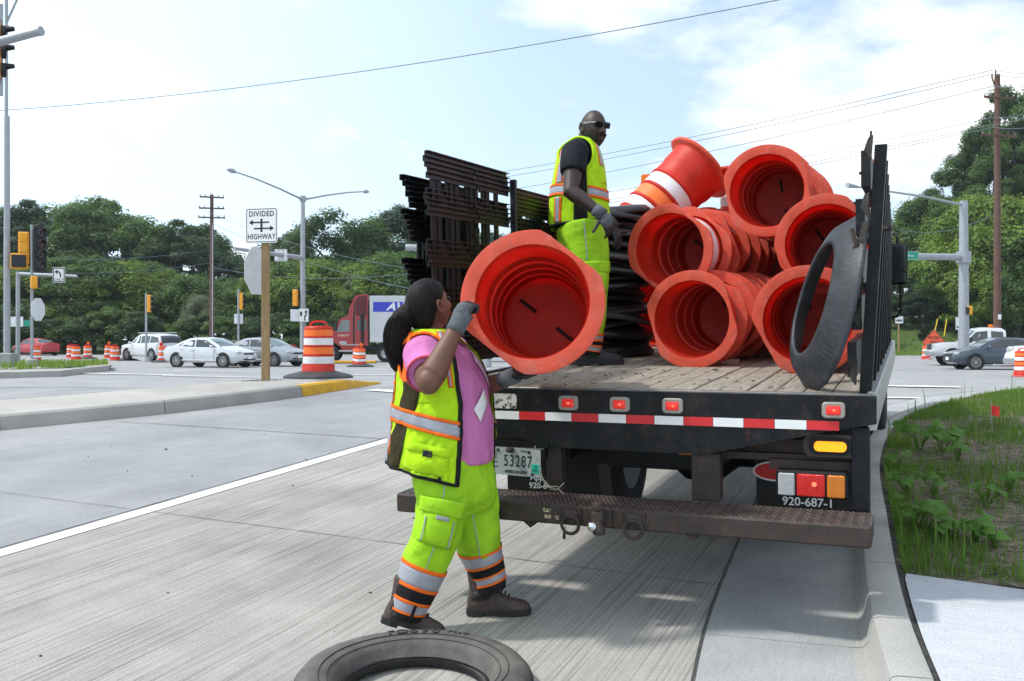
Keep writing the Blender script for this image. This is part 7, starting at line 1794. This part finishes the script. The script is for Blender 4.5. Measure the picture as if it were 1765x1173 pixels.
# ---------------------------------------------------------------- verge plants, grass and straw
def blades(name, pts, hmin, hmax, w, m, lab, lean=.5):
    v, f = [], []
    for p in pts:
        h = rng.uniform(hmin, hmax); a_ = rng.uniform(0, 6.28); d = Vector((math.cos(a_), math.sin(a_), 0)); s = Vector((-d.y, d.x, 0)) * w * rng.uniform(.6, 1.3); l = lean * rng.random() * h
        o = len(v); m1 = p + d * l * .35 + Vector((0, 0, h * .6)); t = p + d * l + Vector((0, 0, h * (1 - .25 * lean)))
        v += [tuple(p - s), tuple(p + s), tuple(m1 + s * .7), tuple(m1 - s * .7), tuple(t)]; f += [(o, o + 1, o + 2, o + 3), (o + 3, o + 2, o + 4)]
    return tag(MB().add(v, f).build(name, m, None), lab, None, None, 'stuff')
GM = {'a': leaf_mat('grass_blade', (.115, .21, .038), .4), 'b': leaf_mat('grass_dry', (.40, .35, .24), .35), 'c': leaf_mat('weed_leaf', (.11, .24, .04), .25)}
def verge_pt(x, y): return Vector((x, y, zg(x, y) + soil_z(x, y)))
def rand_verge(n, dens):
    o = []
    while len(o) < n:
        y = rng.uniform(4.8, 15.0); x = kx(y) + .04 + rng.random() ** 1.5 * 7.5
        if y < sw_y(x) + .03 or x > .62 * y or y > ky(x) - .05: continue
        d = noise.noise(Vector((x * 1.1, y * 1.1, 2))) + .35 * noise.noise(Vector((x * 3, y * 3, 5)))
        if rng.random() < dens(d, x, y): o.append(verge_pt(x, y))
    return o
blades('grass', rand_verge(17000, lambda d, x, y: .12 + .9 * max(0, min(1, d * 2.2 + .45 + (.4 if y > 11 else 0)))), .03, .11, .0036, GM['a'], 'green grass growing on the soil verge')
blades('tall_grass', rand_verge(170, lambda d, x, y: max(0, min(1, d * 3 + .3)) * (1 if y < 11 else .2)),   .16, .40, .006, GM['a'], 'tall upright grass blades on the soil verge', .45)
st = rand_verge(11000, lambda d, x, y: max(.15, min(1, .85 - d * 1.6)))
v, f = [], []
for p in st:
    a_ = rng.uniform(0, 6.28); L = rng.uniform(.04, .16); d = Vector((math.cos(a_), math.sin(a_), rng.uniform(-.05, .12))) * L; s = Vector((-d.y, d.x, 0)).normalized() * .0022; p = p + Vector((0, 0, rng.uniform(.004, .02)))
    o = len(v); v += [tuple(p - s), tuple(p + s), tuple(p + d + s), tuple(p + d - s)]; f.append((o, o + 1, o + 2, o + 3))
tag(MB().add(v, f).build('straw', GM['b'], None), 'dry straw strewn over the soil verge', None, None, 'stuff')
# broad-leaved weeds
def leaf_round(mb, c, n, size, mi=0):
    n = n.normalized(); u = n.orthogonal().normalized(); u = Matrix.Rotation(rng.uniform(0, 6.28), 3, n) @ u; w = n.cross(u); ring = []
    for k in range(16):
        a_ = 2 * math.pi * k / 16; r_ = size * .82 * (.94 + .10 * math.cos(a_ * 5) + (.22 if k == 0 else .08 if k in (1, 15) else -.18 if k == 8 else 0))
        ring.append(c + u * r_ * math.cos(a_) + w * r_ * .92 * math.sin(a_) - n * size * (.22 * math.cos(a_) ** 2 - .14 * abs(math.sin(a_)) + .05 * math.sin(3 * a_)))
    mid_ = [c.lerp(p, .55) + n * size * .06 for p in ring]
    mb.add([tuple(c)] + [tuple(p) for p in mid_] + [tuple(p) for p in ring], [(0, k + 1, (k + 1) % 16 + 1) for k in range(16)] + [(k + 1, k + 17, (k + 1) % 16 + 17, (k + 1) % 16 + 1) for k in range(16)], mi)
def weed(b, n, h, size, label):
    o = thing('weed', label, 'plant', b, 'broad-leaved weeds on the verge'); st_ = MB()
    for k in range(n):
        a_ = 2 * math.pi * k / n + rng.uniform(-.5, .5); q = rng.uniform(.3, 1) * h * .7; z = h * rng.uniform(.55, 1.05); c = Vector((q * math.cos(a_), q * math.sin(a_), z))
        st_.tube([(0, 0, -.02), (c.x * .4, c.y * .4, z * .6), tuple(c)], [.005, .004, .0025], 5)
        m = MB(); leaf_round(m, c, Vector((math.cos(a_) * .5, math.sin(a_) * .5 - .25, 1)), size * rng.uniform(.7, 1.15)); m.build('leaf', GM['c'], o, 180)
    st_.build('stem', GM['c'], o)
spots = [(1578, 905, 6, .26, .085, 'large broad-leaved weed by the kerb, lowest and nearest on the left'), (1600, 912, 5, .22, .08, 'broad-leaved weed just right of the nearest large one'), (1640, 925, 6, .18, .075, 'low round-leaved weed near the pavement edge'), (1682, 930, 7, .20, .085, 'round-leaved weed with pale leaves near the pavement, right of the low one'), (1715, 940, 4, .15, .06, 'small round-leaved weed close to the pavement at right'),
         (1585, 772, 7, .34, .10, 'dark leafy weed by the kerb halfway up the verge'), (1625, 775, 6, .30, .10, 'broad-leaved weed right of the dark leafy weed'), (1650, 790, 5, .25, .09, 'broad-leaved weed in the middle of the verge'), (1545, 800, 4, .2, .07, 'small leafy weed against the kerb bend'), (1700, 870, 5, .2, .06, 'weed between straw patches at right'), (1740, 850, 4, .2, .06, 'small weed at the right edge of the verge'), (1560, 845, 5, .22, .07, 'small weed against the kerb below the bend'), (1610, 850, 4, .22, .07, 'weed among the tall grass blades')]
for x, y, n, h, s, lab in spots: b = G(x, y + 8, .13); weed(verge_pt(b.x, b.y), n + 2, h * .8, s * .85, lab)
# little red utility flag
b = G(1711, 745, .18); fl = thing('marker_flag', 'small red marker flag on a thin wire in the grass verge', 'flag', b)
fm_ = P(1709, 706, b.y) - b
MB().tube([(0, 0, -.05), (-.02, 0, fm_.z + .10)], .003, 5).build('wire', M_['alum'], fl)
MB().rings([[(x - .02, .01 * math.sin(x * 60), fm_.z + z - .25 * x) for z in (-.05, .05)] for x in np.linspace(0, .085, 6)], 0, False, False, False).build('flag', mat('flag_red', (.75, .03, .03), .6, 0, .1), fl, 180)
# median weeds and the edge of the grass strip before the wood
pts = []
for k in range(1600):
    t, s = rng.random(), rng.random(); p = (ML[0].lerp(ML[1], t) if rng.random() < .2 else ML[1].lerp(ML[2], t) if rng.random() < .6 else ML[2].lerp(ML[3], t)); q = MFar[1].lerp(MFar[2], min(1, t)) if p.x < ML[2].x else MFar[2].lerp(MFar[3], t)
    c = p.lerp(q, .12 + .8 * s); pts.append(c + Vector((0, 0, .16)))
blades('grass', pts, .08, .30, .022, LM['light'], 'weedy grass growing on the left median')
pts = [Vector((x, y, .04 + hill(x, y))) for x, y in ((rng.uniform(24, 62), 79 + rng.random() ** 1.6 * 34) for _ in range(14000))]
blades('grass', pts, .12, .35, .05, LM['light'], 'mown grass on the right-hand bank')
pts = [Vector((x, y, .05)) for x, y in ((rng.uniform(-62, -10), 84.5 + rng.random() * 5) for _ in range(5000))]
blades('grass', pts, .2, .6, .05, LM['mid'], 'rough grass at the foot of the wood')
# crumbs of soil and stones on the lanes
pb = MB()
for k in range(55):
    q = rng.uniform(3.2, 13); p_ = rng.uniform(-9, .8); x, y = xy_lane(p_, q); s = rng.uniform(.003, .009) * (1.5 if rng.random() < .15 else 1); c = Vector((x, y, zg(x, y) + s * .4))
    ell(pb, c, (s * rng.uniform(.8, 1.5), s, s * .7), None, 6, 4)
tag(pb.build('road_crumbs', mat('crumbs', (.06, .055, .048), .95, 0, .3, 40), None), 'crumbs of soil and small stones on the concrete lanes', None, None, 'stuff')

# ---------------------------------------------------------------- thin summer haze (named haze)
hm_ = bpy.data.materials.new('haze_air'); hm_.use_nodes = True; nn_ = hm_.node_tree.nodes; nn_.clear()
ho = nn_.new('ShaderNodeOutputMaterial'); hv = nn_.new('ShaderNodeVolumePrincipled'); hv.inputs['Color'].default_value = (.86, .92, 1, 1); hv.inputs['Density'].default_value = .0003; hv.inputs['Anisotropy'].default_value = .3
hm_.node_tree.links.new(hv.outputs[0], ho.inputs['Volume'])
tag(MB().box((0, 230, 18.2), (840, 800, 40)).build('haze', hm_, None), None, None, None, 'stuff')
